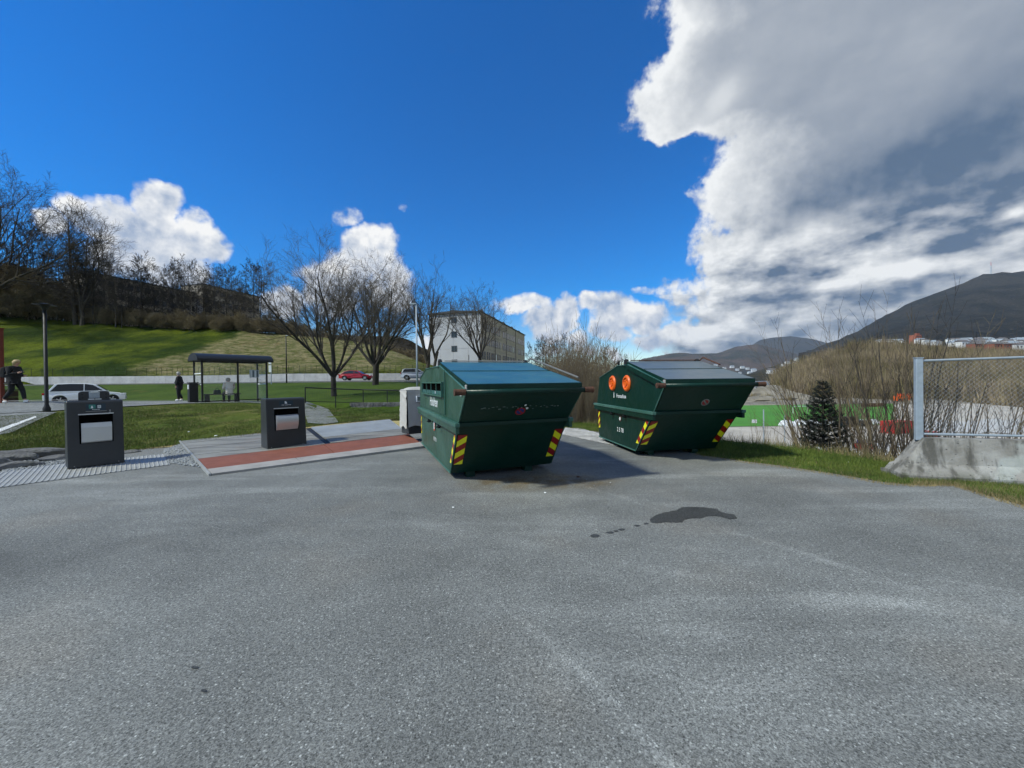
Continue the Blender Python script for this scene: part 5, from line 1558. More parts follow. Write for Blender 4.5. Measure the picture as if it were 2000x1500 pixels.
# black guard fence and the dark stone wall beneath it
GF = [(596, 22.6), (655, 23.6), (709, 24.2), (756, 24.2), (800, 24.2), (846, 24.2)]
o_ = at(GF[0][0], 786, GF[0][1]); fr = thing('guard_fence', 'thin black mesh fence along the grass behind the wrapped chute', 'fence', tuple(o_))
P = [at(px, 786 + .02 * (px - 596), Y) - o_ for px, Y in GF]; Hf = zat(596, 757, 22.6) - zat(596, 786, 22.6)
for p in P:
    m = MB(); m.tube(p - Vector((0, 0, .5)), p + Vector((0, 0, Hf)), .032, n=6); m.build('fence_post', 'black_metal', fr)
for a, b in zip(P, P[1:]):
    m = MB(); m.tube(a + Vector((0, 0, Hf)), b + Vector((0, 0, Hf)), .036, n=6); m.build('top_rail', 'black_metal', fr)
    m = MB(); m.tube(a + Vector((0, 0, .06)), b + Vector((0, 0, .06)), .02, n=5); m.build('bottom_rail', 'black_metal', fr)
    m = MB()
    k = int((b - a).length / .12)
    for i in range(1, k):
        q = a.lerp(b, i / k); m.tube(q + Vector((0, 0, .06)), q + Vector((0, 0, Hf)), .0035, n=3, cap=False)
    tag(m.build('mesh_wires', 'black_metal', fr), kind='stuff')
o_ = at(683, 800, 23.9); sw_ = thing('stone_wall', 'low dark stone wall under the black fence', 'wall', tuple(o_))
for c in range(26):
    for rrow in range(3):
        m = MB(); x0 = c * .145 + (.07 if rrow % 2 else 0) + random.uniform(-.01, .01); w_ = .135 + random.uniform(-.01, .005)
        ex = Vector((1, .03, 0)); b0 = ex * x0 + Vector((0, random.uniform(-.02, .02), -.12 + rrow * .18)); 
        m.box(b0 + Vector((w_ / 2, .1, .085)), (w_, .3, .17)); m.build('stone', 'stone', sw_)

# rock edging at the far left by the ribbed plate
def rock(px, py, w, d, h, rz, seed):
    g3 = gp(px, py); bm = bmesh.new(); bmesh.ops.create_icosphere(bm, subdivisions=3, radius=1)
    rr = random.Random(seed); ks = [Vector((rr.uniform(-1, 1), rr.uniform(-1, 1), rr.uniform(-1, 1))).normalized() for _ in range(9)]
    for v in bm.verts:
        d0 = v.co.normalized(); f = min(1.0, min(.72 / max(.05, d0.dot(k_)) for k_ in ks)); v.co = d0 * f; v.co += d0 * .04 * float(fbm(d0.x * 5 + seed, d0.y * 5 + d0.z * 3, seed, 3))
        v.co = Vector((v.co.x * w / 2, v.co.y * d / 2, v.co.z * h * .6))
    me = bpy.data.meshes.new('rock'); bm.to_mesh(me); bm.free(); me.materials.append(MATS['stone'])
    o = link(bpy.data.objects.new('rock', me)); o.location = (g3.x, g3.y, g3.z + h * .22); o.rotation_euler = (0, .05, rz)
    return o


for k, (px, py, w, d, h, rz, lab) in enumerate([
        (62, 893, 1.25, .45, .24, R(40), 'largest long flat dark rock edging the lawn left of the first waste chute'),
        (8, 903, .9, .5, .28, R(30), 'dark rock at the left edge of the picture, edging the lawn'),
        (108, 899, .62, .3, .14, R(50), 'small flat dark rock just left of the first waste chute'),
        (252, 884, .45, .25, .08, R(50), 'small pale flat rock behind the right half of the ribbed plate'),
        (-40, 915, 1.1, .6, .3, R(20), 'broad dark rock beyond the left edge by the ribbed plate'),
        (30, 914, .7, .4, .16, R(60), 'low dark rock in front of the large flat one at the left')]):
    tag(rock(px, py, w, d, h, rz, k), lab, 'rock', 'dark rocks edging the lawn')

# ------------------------------------------------------------------ concrete barrier with fence panel
bd = Vector((.957, -.29, 0)).normalized(); bo = Vector((5.94, 5.40, 0)); brz = math.atan2(bd.y, bd.x)
ba = thing('concrete_barrier', 'weathered concrete road barrier with a sloping end at the right', 'barrier', tuple(bo), brz)
# cross profile: y across (0 at front foot), z up
cp = [(0, 0), (.0, .08), (.10, .24), (.16, .60), (.34, .60), (.40, .24), (.50, .08), (.50, 0)]
m = MB(); Lb_ = 4.2; n = len(cp); vs = []
xs = [-.36, -.30, -.16, -.02, .03] + list(np.linspace(.25, Lb_, 16))
for x in xs:
    for (y, z) in cp:
        zz = z
        lim = .10 + (x + .36) / .34 * .5 if x < -.02 else .62
        zz = min(z, lim) + .006 * float(fbm(x * 3, y * 5 + z * 4, 5, 3))
        yy = y + (.02 * math.exp(-(x + .36) * 4)) + .008 * float(fbm(x * 4 + 7, z * 5, 9, 3))
        vs.append((x, yy, zz if z > 0 else -.03))
fs = [tuple(range(n))[::-1], tuple(range(len(xs) * n - n, len(xs) * n))]
for k in range(len(xs) - 1):
    for i in range(n): fs.append((k * n + i, k * n + (i + 1) % n, (k + 1) * n + (i + 1) % n, (k + 1) * n + i))
m.add(vs, fs); m.build('block', 'barrier_concrete', ba)
fp = thing('chain_link_fence', 'galvanised chain-link fence panel fixed on the concrete barrier', 'fence', tuple(bo + Vector((0, 0, .60)) + bd * -.03 + Vector((.06, .24, 0))), brz)
zt_ = zat(1781, 700, 5.7) - .60
m = MB(); m.box((.0, 0, zt_ / 2 - .02), (.085, .06, zt_ + .04)); m.build('fence_post', 'galvanised_dull', fp, bevel=.006)
m = MB(); m.box((.0, 0, zt_ + .005), (.095, .07, .012)); m.build('post_cap', 'galvanised_dull', fp)
Lf = 3.6
m = MB(); m.tube((.03, 0, zt_ - .04), (Lf, 0, zt_ + .02), .017, n=8); m.build('top_rail', 'galvanised_dull', fp)
m = MB(); m.tube((.03, 0, .05), (Lf, 0, .06), .017, n=8); m.build('bottom_rail', 'galvanised_dull', fp)
m = MB(); m.box((Lf, 0, zt_ / 2), (.06, .06, zt_ + .05)); m.build('fence_post', 'galvanised_dull', fp)
m = MB(); hh = zt_ - .10; st = .062
for i in range(int(-hh / st), int(Lf / st)):
    for s in (1, -1):
        x0 = i * st; x1 = x0 + hh
        a = (x0, .055) ; b = (x1, .055 + hh)
        ca, cb = max(x0, .03), min(x1, Lf)
        if cb <= ca: continue
        z0_, z1_ = (.055 + (ca - x0), .055 + (cb - x0)) if s > 0 else (.055 + hh - (ca - x0), .055 + hh - (cb - x0))
        m.tube((ca, .004 * s, z0_), (cb, .004 * s, z1_), .0009, n=3, cap=False)
tag(m.build('chain_link', 'galvanised_dull', fp), kind='stuff')

# ------------------------------------------------------------------ apartment block
def apartment():
    C0 = Vector((-5.76, 72, 0)); ld = Vector((.2415, .9704, 0)).normalized(); wd = Vector((-.9704, .2415, 0)); L, Wd, H = 39.0, 10.3, 14.45; zb = 0.0
    root = thing('apartment_block', 'grey and brown concrete apartment block of five storeys behind the skips', 'building', tuple(C0), math.atan2(ld.y, ld.x))
    # local: x along the long side, y across (to the left, away)
    m = MB(); m.box((L / 2, Wd / 2, H / 2), (L - .3, Wd - .3, H)); m.build('core', 'brown_facade', root)
    # gable of precast panels
    zz = [0, 2.2, 4.98, 7.76, 10.54, 13.3, H]; ys = [0, 2.5, 5.5, 8.2, Wd]
    for i in range(len(zz) - 1):
        for j in range(len(ys) - 1):
            m = MB(); m.box((.07, (ys[j] + ys[j + 1]) / 2, (zz[i] + zz[i + 1]) / 2), (.16, ys[j + 1] - ys[j] - .03, zz[i + 1] - zz[i] - .03)); m.build('gable_panel', 'concrete_facade', root)
    def window(x, y, z, w, h, face):
        """face 'g' gable, 's' long side"""
        if face == 'g':
            m = MB(); m.box((-.03, y, z), (.06, w, h)); o = m.build('window', 'window_frame', root)
            m = MB(); m.box((-.066, y - w * .24, z), (.02, w * .40, h * .84)); m.build('pane', 'window_dark', o); m = MB(); m.box((-.066, y + w * .24, z), (.02, w * .40, h * .84)); m.build('pane', 'window_dark', o)
        else:
            m = MB(); m.box((x, -.10, z), (w, .06, h)); o = m.build('window', 'window_frame', root)
            m = MB(); m.box((x, -.136, z), (w * .80, .02, h * .86)); m.build('pane', 'window_dark' if random.random() > .08 else 'white_print', o)
    def z_of(py): return zat(889, py, 73)
    for py in (625, 653, 681, 708): window(0, 5.3, z_of(py), 1.15, 1.15, 'g')
    m = MB(); m.tube((-.03, 2.4, 1), (-.03, 2.4, 6.5), .05, n=6); m.build('drainpipe', 'window_frame', root)
    # long side panels, floors and bays
    bays = 13; bw = L / bays
    for i in range(5):
        za, zb5 = (zz[i + 1], zz[i + 2] if i < 4 else H) if i < 5 else (0, 0)
        if i == 4: za, zb5 = zz[0], zz[1]
        for k in range(bays):
            m = MB(); m.box((bw * (k + .5), .0 - .01, (za + zb5) / 2), (bw - .05, .16, zb5 - za - .05)); m.build('facade_panel', 'brown_facade', root)
    m = MB(); m.box((L / 2, -.01, (zz[5] + H) / 2), (L, .16, H - zz[5] - .03)); m.build('parapet', 'brown_facade', root)
    for i in range(1, 5):
        zc = (zz[i] + zz[i + 1]) / 2 + .1
        for k in range(bays):
            for q in (.28, .72):
                if (k in (4, 9)) and q > .5: continue
                window(bw * (k + q), 0, zc, .85, 1.55, 's')
    for k in range(bays): window(bw * (k + .5), 0, 1.5, .8, .9, 's')
    for k in (3, 6.1, 9.2):
        m = MB(); m.tube((bw * k, -.14, .3), (bw * k, -.14, H), .09, n=6); m.build('drainpipe', 'window_frame', root)
    # shallow roof with eaves
    m = MB(); e = .35; rz_ = H + .55
    m.prism([(-e, -e, H), (-e, Wd + e, H), (-e, Wd + e, H + .14), (-e, Wd * .5, rz_), (-e, -e, H + .14)], (0, 0, 0), (L + 2 * e, 0, 0)); rf = m.build('roof', 'roof_dark', root)
    for k in range(5):
        m = MB(); m.box((3 + k * 8, .9, H + .55), (1.2, .8, .6)); m.build('vent', 'window_frame', rf)
    for k in range(2):
        m = MB(); m.box((2 + k * 3, Wd * .62, rz_ + .1), (.5, .5, .8)); m.build('chimney', 'window_frame', rf)


apartment()


def hill_block(label, pA, YA, pB, hgt, depth, storeys, bays, seed, group):
    a = at(*pA, YA); YB = (hor(pA[0]) - pA[1]) * YA / (hor(pB[0]) - pB[1]); b = at(*pB, YB)
    d = Vector((b.x - a.x, b.y - a.y, 0)); L = d.length; H = hgt
    root = thing('hilltop_block', label, 'building', (a.x, a.y, a.z - H), math.atan2(d.y, d.x), group)
    m = MB(); m.box((L / 2, depth / 2, H / 2 - 2), (L - .2, depth - .2, H + 3.8)); m.build('core', 'dark_facade', root)
    sh_ = H / storeys
    for i in range(storeys):
        m = MB(); m.box((L / 2, -.05, sh_ * (i + 1) - .55), (L, .25, 1.05)); m.build('balcony_band', 'brown_facade' if i % 2 else 'dark_facade', root)
        for k in range(bays):
            m = MB(); m.box((L * (k + .5) / bays, -.0, sh_ * i + sh_ * .36), (L / bays * .62, .12, sh_ * .48)); w = m.build('window', 'window_dark', root)
    m = MB(); m.box((-.08, depth / 2, H / 2), (.2, depth, H)); m.build('end_wall', 'brown_facade', root)
    m = MB(); m.box((L + .08, depth / 2, H / 2), (.2, depth, H)); m.build('end_wall', 'concrete_light', root)
    m = MB(); m.box((L / 2, depth / 2 - .1, H + .12), (L + .5, depth + .5, .3)); m.build('roof', 'roof_dark', root)


hill_block('long dark brown flat-roofed block on the hilltop behind the bare trees', (172, 532), 97, (402, 577), 9, 9, 3, 14, 1, None)
hill_block('shorter flat-roofed block with a pale end, at the right end of the hilltop', (400, 556), 120, (509, 581), 9.5, 9, 3, 8, 2, None)


# ------------------------------------------------------------------ bare trees
class Tree:
    def __init__(s, seed):
        s.r = random.Random(seed); s.seg = []       # (p, q, r0, r1, level)

    def grow(s, p, d, length, r, level, cfg):
        c = cfg[level]; n = c['n']; pts = [p]; dirs = []; q = p.copy(); dd = d.normalized()
        step = length / n; r1 = r * c.get('taper', .35)
        for i in range(n):
            w = c['wander']; dd = (dd + Vector((s.r.gauss(0, w), s.r.gauss(0, w), s.r.gauss(0, w) * .7)) + Vector((0, 0, c['up']))).normalized()
            q2 = q + dd * step; ra = r + (r1 - r) * i / n; rb = r + (r1 - r) * (i + 1) / n
            s.seg.append((q, q2, ra, rb, level)); pts.append(q2); dirs.append(dd.copy()); q = q2
        if level + 1 >= len(cfg): return
        k = c['kids']; k = k if isinstance(k, int) else s.r.randint(*k)
        for j in range(k):
            t = c['from'] + (1 - c['from']) * (j + s.r.random() * .9) / k; t = min(t, .999)
            i = min(int(t * n), n - 1); pp = pts[i].lerp(pts[i + 1], t * n - i); dr = dirs[i]
            ax = dr.orthogonal().normalized(); ax.rotate(Matrix.Rotation(j * 2.4 + s.r.uniform(-.6, .6), 3, dr))
            ang = R(s.r.uniform(*c['ang'])); nd = dr.copy(); nd.rotate(Matrix.Rotation(ang, 3, ax))
            ln = length * c['ratio'] * s.r.uniform(.7, 1.15) * (1 - c.get('short', .45) * (t - c['from']) / max(.01, 1 - c['from']))
            rr = (r + (r1 - r) * t) * c['rr']
            s.grow(pp, nd, ln, max(rr, cfg[-1].get('rmin', .006)), level + 1, cfg)

    def mesh(s, lo, hi, name, mat, parent, sides=(8, 6, 5, 3, 3, 3)):
        V = []; Fq = []; base = 0
        sg = [g for g in s.seg if lo <= g[4] <= hi]
        if not sg: return None
        groups = {}
        for g in sg: groups.setdefault(sides[min(g[4], len(sides) - 1)], []).append(g)
        for n, gs in groups.items():
            P = np.array([g[0] for g in gs]); Q = np.array([g[1] for g in gs]); r0 = np.array([g[2] for g in gs])[:, None]; r1 = np.array([g[3] for g in gs])[:, None]
            d = Q - P; d /= np.linalg.norm(d, axis=1)[:, None] + 1e-9
            ref = np.where(np.abs(d[:, 2:3]) < .9, np.array([[0, 0, 1.0]]), np.array([[1.0, 0, 0]]))
            u = np.cross(d, ref); u /= np.linalg.norm(u, axis=1)[:, None]; w = np.cross(d, u)
            m = len(gs); vv = np.zeros((m, 2 * n, 3))
            for i in range(n):
                t = 2 * math.pi * i / n; o = u * math.cos(t) + w * math.sin(t)
                vv[:, i] = P + o * r0; vv[:, n + i] = Q + o * r1
            f = np.array([(i, (i + 1) % n, n + (i + 1) % n, n + i) for i in range(n)])
            Fq.append((f[None] + (np.arange(m) * 2 * n)[:, None, None] + base).reshape(-1, 4)); V.append(vv.reshape(-1, 3)); base += m * 2 * n
        return np_mesh(name, np.concatenate(V), np.concatenate(Fq), mat, parent, True)


def make_tree(name, label, cfg, seed, starts, mat='bark', mat2=None, split=0, cat='tree', group=None):
    """starts: list of (point, dir, length, radius, level)"""
    t = Tree(seed)
    for st in starts: t.grow(Vector(st[0]), Vector(st[1]), st[2], st[3], st[4], cfg)
    root = thing(name, label, cat, (0, 0, 0), 0, group)
    t.mesh(0, split, 'trunk', mat, root); t.mesh(split + 1, 9, 'crown', mat2 or mat, root)
    return root


def maple_cfg(rt=.013, dens=1.0):
    return [dict(n=4, wander=.04, up=.0, kids=0, ratio=1, ang=(20, 30), rr=.6, taper=.85, **{'from': .9}),
            dict(n=9, wander=.085, up=.055, kids=int(9 * dens), ratio=.60, ang=(22, 42), rr=.55, taper=.28, short=.35, **{'from': .22}),
            dict(n=7, wander=.09, up=.04, kids=int(7 * dens), ratio=.60, ang=(20, 45), rr=.55, taper=.35, short=.3, **{'from': .2}),
            dict(n=5, wander=.11, up=.03, kids=int(5.5 * dens), ratio=.60, ang=(25, 50), rr=.6, taper=.5, short=.3, **{'from': .15}),
            dict(n=3, wander=.11, up=.05, kids=(3, 4), ratio=.72, ang=(25, 50), rr=.7, taper=.6, **{'from': .2}),
            dict(n=2, wander=.10, up=.03, kids=0, ratio=.5, ang=(25, 50), rr=.7, taper=.7, rmin=rt, **{'from': .2})]


def limbs(h0, n, ln, r, spread, seed, lean=(0, 0)):
    rr = random.Random(seed); out = []
    for i in range(n):
        a = 2 * math.pi * (i + rr.uniform(-.25, .25)) / n; sp = R(rr.uniform(*spread))
        out.append(((lean[0], lean[1], h0 + rr.uniform(-.25, .25)), (math.cos(a) * math.sin(sp), math.sin(a) * math.sin(sp), math.cos(sp)), ln * rr.uniform(.85, 1.1), r * rr.uniform(.8, 1.1), 1))
    return out


# the pair of big pollarded maples
x1, y1 = (652 - 1000) / F_PX * 30.3, 30.3
t1 = make_tree('maple_tree', 'large bare maple forking low over the grass bank, nearer and left of the pair', maple_cfg(.007), 11,
               [((0, 0, -.3), (.04, 0, 1), 2.1, .30, 0)] + limbs(1.65, 7, 9.0, .17, (14, 46), 4), 'bark', 'bark_twig', split=1)
t1.location = (x1, y1, gzf(x1, y1)); t1.scale = (.76, .76, .80)
x2, y2 = (733 - 1000) / F_PX * 45.0, 45.0
t2 = make_tree('maple_tree', 'large bare maple with a straight stout trunk, right of the red car', maple_cfg(.010), 23,
               [((0, 0, -.3), (0, 0, 1), 3.2, .46, 0)] + limbs(2.7, 8, 11.3, .24, (12, 50), 9), 'bark', 'bark_twig', split=1)
t2.location = (x2, y2, gzf(x2, y2)); t2.scale = (.86, .86, .77)
x3, y3 = (838 - 1000) / F_PX * 41.0, 41.0
t3 = make_tree('ash_tree', 'bare upright tree with two leaning stems in front of the apartment block gable', maple_cfg(.010, .70), 31,
               [((-.2, 0, -.3), (-.02, 0, 1), 4.0, .26, 0), ((.25, 0, -.3), (.16, 0, 1), 4.5, .20, 0)] + limbs(2.9, 5, 8.6, .17, (6, 24), 12, (-.25, 0)) + limbs(3.4, 3, 7.0, .12, (6, 30), 17, (.8, 0)), 'bark_dark', 'bark_twig', split=1)
t3.location = (x3, y3, gzf(x3, y3)); t3.scale = (.85, .85, .90)
x4, y4 = (938 - 1000) / F_PX * 56.0, 56.0
t4 = make_tree('ash_tree', 'bare fan-shaped tree in front of the corner of the apartment block', maple_cfg(.010, .72), 47,
               [((0, 0, -.3), (0, 0, 1), 4.2, .27, 0)] + limbs(3.2, 9, 7.2, .14, (8, 42), 22), 'bark', 'bark_twig', split=1)
t4.location = (x4, y4, gzf(x4, y4))

# hill wood: a handful of kinds, copied
wood_cfg = lambda rt: [dict(n=8, wander=.035, up=.02, kids=22, ratio=.36, ang=(35, 70), rr=.36, taper=.12, short=.55, **{'from': .22}),
                       dict(n=5, wander=.09, up=.05, kids=7, ratio=.5, ang=(25, 50), rr=.5, taper=.3, short=.3, **{'from': .2}),
                       dict(n=3, wander=.10, up=.04, kids=5, ratio=.5, ang=(25, 50), rr=.6, taper=.5, **{'from': .2}),
                       dict(n=2, wander=.10, up=.04, kids=(2, 4), ratio=.55, ang=(25, 50), rr=.7, taper=.6, **{'from': .2}),
                       dict(n=1, wander=.10, up=.03, kids=0, ratio=.5, ang=(25, 50), rr=.7, taper=.7, rmin=rt, **{'from': .2})]
larch_cfg = [dict(n=12, wander=.018, up=.02, kids=70, ratio=.30, ang=(68, 100), rr=.22, taper=.08, short=.80, **{'from': .18}),
             dict(n=6, wander=.07, up=.035, kids=12, ratio=.34, ang=(40, 75), rr=.5, taper=.3, short=.3, **{'from': .12}),
             dict(n=3, wander=.12, up=-.02, kids=4, ratio=.5, ang=(35, 70), rr=.6, taper=.5, **{'from': .1}),
             dict(n=2, wander=.12, up=.0, kids=0, ratio=.5, ang=(25, 50), rr=.7, taper=.7, rmin=.022, **{'from': .2})]
big_larch = make_tree('larch_tree', 'tall bare larch with a straight leader standing at the top of the green slope', larch_cfg, 5,
                      [((0, 0, -.5), (0, 0, 1), 25.5, .42, 0), ((.8, .3, -.5), (.03, 0, 1), 17.5, .30, 0)], 'bark_dark', split=0)
Yc = 84; xb = (150 - 1000) / F_PX * Yc; big_larch.location = (xb, Yc, gzf(xb, Yc) - .2); 
forked = make_tree('forked_tree', 'bare tree with arching stems right beside the tall larch', maple_cfg(.02, .75), 15,
                   [((0, 0, -.3), (.1, 0, 1), 3.0, .36, 0)] + limbs(2.6, 5, 15.0, .24, (8, 30), 5), 'bark_dark', split=1)
Yc = 83.5; xb = (163 - 1000) / F_PX * Yc; forked.location = (xb, Yc, gzf(xb, Yc) - .2)
edge_tree = make_tree('spreading_tree', 'broad bare tree at the left edge with limbs reaching right against the sky', maple_cfg(.022, .95), 19,
                      [((0, 0, -.3), (.05, 0, 1), 7.0, .5, 0)] + limbs(6.5, 8, 20.0, .34, (10, 62), 8), 'bark_dark', split=1)
Yc = 80; xb = (-18 - 1000) / F_PX * Yc; edge_tree.location = (xb, Yc, gzf(xb, Yc) - .2)

protos = []
for k, (h, seed) in enumerate([(11, 101), (13, 102), (9, 103), (14, 104), (12, 105)]):
    t = make_tree('birch_tree', 'x', wood_cfg(.018), seed, [((0, 0, -.5), (0, 0, 1), h, .022 * h * .55, 0)], 'bark_dark' if k % 2 else 'bark', 'bark_dark' if k % 2 else 'bark', split=0)
    protos.append((t, h))
dense_cfg = [dict(n=6, wander=.05, up=.02, kids=20, ratio=.48, ang=(25, 75), rr=.4, taper=.2, short=.5, **{'from': .06}),
             dict(n=4, wander=.12, up=.06, kids=9, ratio=.55, ang=(25, 60), rr=.5, taper=.4, short=.2, **{'from': .1}),
             dict(n=3, wander=.13, up=.05, kids=7, ratio=.6, ang=(25, 60), rr=.7, taper=.6, **{'from': .1}),
             dict(n=2, wander=.12, up=.04, kids=0, ratio=.5, ang=(25, 50), rr=.7, taper=.7, rmin=.028, **{'from': .2})]
dproto = []
for k, (h, seed) in enumerate([(7, 201), (8.5, 202), (6, 203)]):
    t = make_tree('thicket_tree', 'x', dense_cfg, seed, [((0, 0, -.5), (.1, 0, 1), h, .12, 0), ((.5, .3, -.5), (-.2, .1, 1), h * .8, .09, 0)], 'bark_dark', 'brush_dark', split=0)
    dproto.append((t, h))

GW = 'bare trees of the wood on the hilltop'
LW = 'slender bare tree in the dark wood along the hilltop'
GT = 'bushy undergrowth trees of the hilltop wood'
LT = 'low bushy bare tree in the undergrowth along the hilltop'
used = set()


def place(protos, k, x, y, h, label, group, rz=None, z=None, wide=1.0):
    t, h0 = protos[k % len(protos)]
    s = h / h0; rz = random.uniform(0, 6.28) if rz is None else rz; z = gzf(x, y) if z is None else z
    key = id(t)
    if key in used:
        return dup(t, (x, y, z - .1), rz, (s * wide, s * wide, s), label, group)
    used.add(key); t.location = (x, y, z - .1); t.rotation_euler = (0, 0, rz); t.scale = (s * wide, s * wide, s); t['label'] = label; t['group'] = group
    return t


# tops of the slender trees as (px, row of the top)
tops_ = [(20, 470), (48, 455), (70, 440), (95, 470), (185, 470), (205, 500), (228, 520), (255, 525), (274, 498), (283, 508), (305, 522), (318, 530), (340, 520), (345, 505), (362, 525), (372, 512), (385, 528), (415, 535), (428, 522), (445, 528), (458, 524), (470, 545), (498, 516), (508, 520), (240, 540), (295, 540), (330, 545), (400, 548), (485, 560), (525, 585), (540, 600), (575, 610), (8, 480), (-30, 470), (-70, 480), (-120, 500), (120, 470), (160, 520), (215, 540)]
for i, (px, py) in enumerate(tops_):
    Y = random.uniform(84, 93); x = (px - 1000) / F_PX * Y; z = gzf(x, Y); h = zat(px, py, Y) - z
    place(protos, i, x, Y, max(4, h), LW, GW, wide=random.uniform(.75, 1.0))
n_ = 0
for px in np.arange(-140, 600, 11.5):
    for row in range(2):
        Y = 85.5 + row * 3.2 + random.uniform(-1.2, 1.2); pxx = px + random.uniform(-6, 6); x = (pxx - 1000) / F_PX * Y
        top = np.interp(pxx, [-140, 0, 60, 120, 180, 260, 350, 450, 520, 560, 620], [530, 525, 530, 565, 600, 610, 614, 617, 618, 627, 648]) + random.uniform(-8, 18) + row * -6
        h = zat(pxx, top, Y) - gzf(x, Y)
        place(dproto, n_, x, Y, max(3, h), LT, GT, wide=random.uniform(1.1, 1.7)); n_ += 1
# small trees climbing down the end of the hill, and bushes behind the maples
for i, px in enumerate(np.arange(590, 840, 15.0)):
    Y = np.interp(px, [560, 765, 822, 870], [86, 81, 75, 72]) + random.uniform(1, 5); x = (px - 1000) / F_PX * Y
    place(dproto, i, x, Y, random.uniform(2.2, 4.2), 'low bare bush along the far end of the hill behind the maples', 'bushes along the far end of the hill', wide=1.2)


def shrub_cfg(rt, kids=9):
    return [dict(n=7, wander=.04, up=.02, kids=kids, ratio=.42, ang=(12, 34), rr=.5, taper=.25, short=.4, **{'from': .15}),
            dict(n=4, wander=.06, up=.04, kids=4, ratio=.5, ang=(15, 38), rr=.55, taper=.4, **{'from': .2}),
            dict(n=2, wander=.08, up=.03, kids=0, ratio=.5, ang=(20, 40), rr=.7, taper=.6, rmin=rt, **{'from': .2})]


# thicket between the skips: tall stems from the falling bank
tp = []
for k in range(5):
    rr = random.Random(300 + k)
    st = [((rr.uniform(-.35, .35), rr.uniform(-.35, .35), -.3), (rr.uniform(-.16, .16), rr.uniform(-.16, .16), 1), rr.uniform(4.2, 6), .030, 0) for _ in range(9)]
    t = make_tree('willow_thicket', 'x', shrub_cfg(.0065, 11), 300 + k, st, 'twig_brown' if k % 2 else 'bark_pale', 'twig_olive' if k % 2 == 0 else 'twig_brown', split=0, cat='thicket')
    tp.append((t, 6.0))
i = 0
for Y0 in (13.2, 14.4, 15.8, 17.6, 20, 23):
    for px in np.arange(1070, 1330, 15 if Y0 < 16 else 12):
        pxx = px + random.uniform(-7, 7); Y = Y0 + random.uniform(-.5, .5); x = (pxx - 1000) / F_PX * Y
        top = np.interp(pxx, [1060, 1085, 1105, 1130, 1160, 1185, 1200, 1230, 1330], [735, 690, 670, 664, 675, 700, 715, 740, 770]) + random.uniform(0, 26)
        if Y0 < 14: top += 60
        if Y < SR.rows(np.array([(pxx - 1000) / F_PX]))[0][0, 0] + .5: continue
        z = gzf(x, Y); h = zat(pxx, top, Y) - z
        if h < 1.2: continue
        place(tp, i, x, Y, h, 'bare brown stems of the willow thicket filling the gap between the two skips', 'willow thicket between the skips', z=z, wide=.75); i += 1
# pale trees further back, right of the apartment block
for j, px in enumerate([1040, 1052, 1062, 1072, 1082, 1094, 1175, 1188]):
    Y = 34 + (j % 3) * 4; x = (px - 1000) / F_PX * Y; z = gzf(x, Y); top = [672, 662, 668, 660, 672, 664, 690, 705][j]
    place(protos, j, x, Y, zat(px, top, Y) - z, 'pale bare tree behind the thicket, ' + ('closest to the apartment block', 'second from the apartment block', 'third from the apartment block', 'tallest of the row right of the block', 'fifth from the apartment block', 'last before the taller lamp post', 'just left of the skip with orange ports', 'directly behind the orange-ported skip')[j], 'bare trees right of the apartment block', z=z, wide=.7)

# shrubs on the bank at the right: long upright shoots
sp_ = []
for k in range(5):
    rr = random.Random(400 + k); ns = (6, 5, 7, 5, 6)[k]
    st = [((rr.uniform(-.12, .12), rr.uniform(-.12, .12), -.2), (rr.uniform(-.34, .34), rr.uniform(-.34, .34), 1), rr.uniform(2.3, 3.6), rr.uniform(.012, .022), 0) for _ in range(ns)]
    t = make_tree('sapling_shrub', 'x', shrub_cfg(.0024, 5), 400 + k, st, ('twig_brown', 'twig_olive', 'bark', 'twig_olive', 'twig_brown')[k], ('twig_brown', 'twig_olive', 'bark', 'twig_brown', 'bark')[k], split=0, cat='shrub')
    sp_.append((t, 3.6))
SHR = [  # px, distance, row of the tallest shoot, label
    (1478, 10.2, 790, 'low pale twiggy shrub just right of the skip with orange ports'), (1500, 9.9, 778, 'low twiggy shrub between the skip and the spruce'), (1525, 10.6, 800, 'sparse low shrub left of the spruce'),
    (1600, 9.2, 640, 'tall thin-stemmed shrub rising behind the spruce, left shoots'), (1625, 8.9, 610, 'tallest shrub shoots directly above the spruce'), (1655, 9.0, 650, 'shrub with long shoots just right of the spruce'),
    (1690, 8.6, 625, 'upright shrub midway between the spruce and the fence post'), (1715, 8.3, 640, 'dense shrub left of the fence post'), (1745, 8.1, 600, 'tall shrub close to the fence post, left side'),
    (1770, 8.4, 620, 'shrub right behind the fence post'), (1800, 7.9, 590, 'tall shrub just inside the fence panel'), (1830, 8.2, 610, 'spreading shrub behind the left part of the fence panel'),
    (1862, 7.7, 640, 'shrub behind the fence panel, second from the post'), (1905, 7.4, 650, 'darker shrub behind the middle of the fence panel'), (1950, 7.6, 660, 'shrub behind the right part of the fence panel'), (1990, 7.3, 670, 'shrub at the right edge behind the fence panel'),
    (1670, 7.9, 760, 'low shrub at the edge of the verge right of the spruce'), (1705, 7.5, 780, 'small twigs at the verge left of the barrier end'), (1735, 7.4, 770, 'small dark shrub behind the sloping barrier end')]
SHR += [(px, Y, py, 'slender shoots %s' % w) for px, Y, py, w in [(1580, 9.8, 700, 'rising behind the left side of the spruce'), (1675, 9.4, 660, 'right of the spruce, set back on the bank'), (1700, 9.2, 600, 'left of the fence post, set back and very tall'), (1758, 9.2, 560, 'tallest of all, just left of the fence post'), (1815, 8.8, 630, 'inside the left end of the fence, set back'), (1846, 9.0, 650, 'behind the fence between two leafless shrubs'), (1928, 8.8, 690, 'behind the fence right of its middle')]]
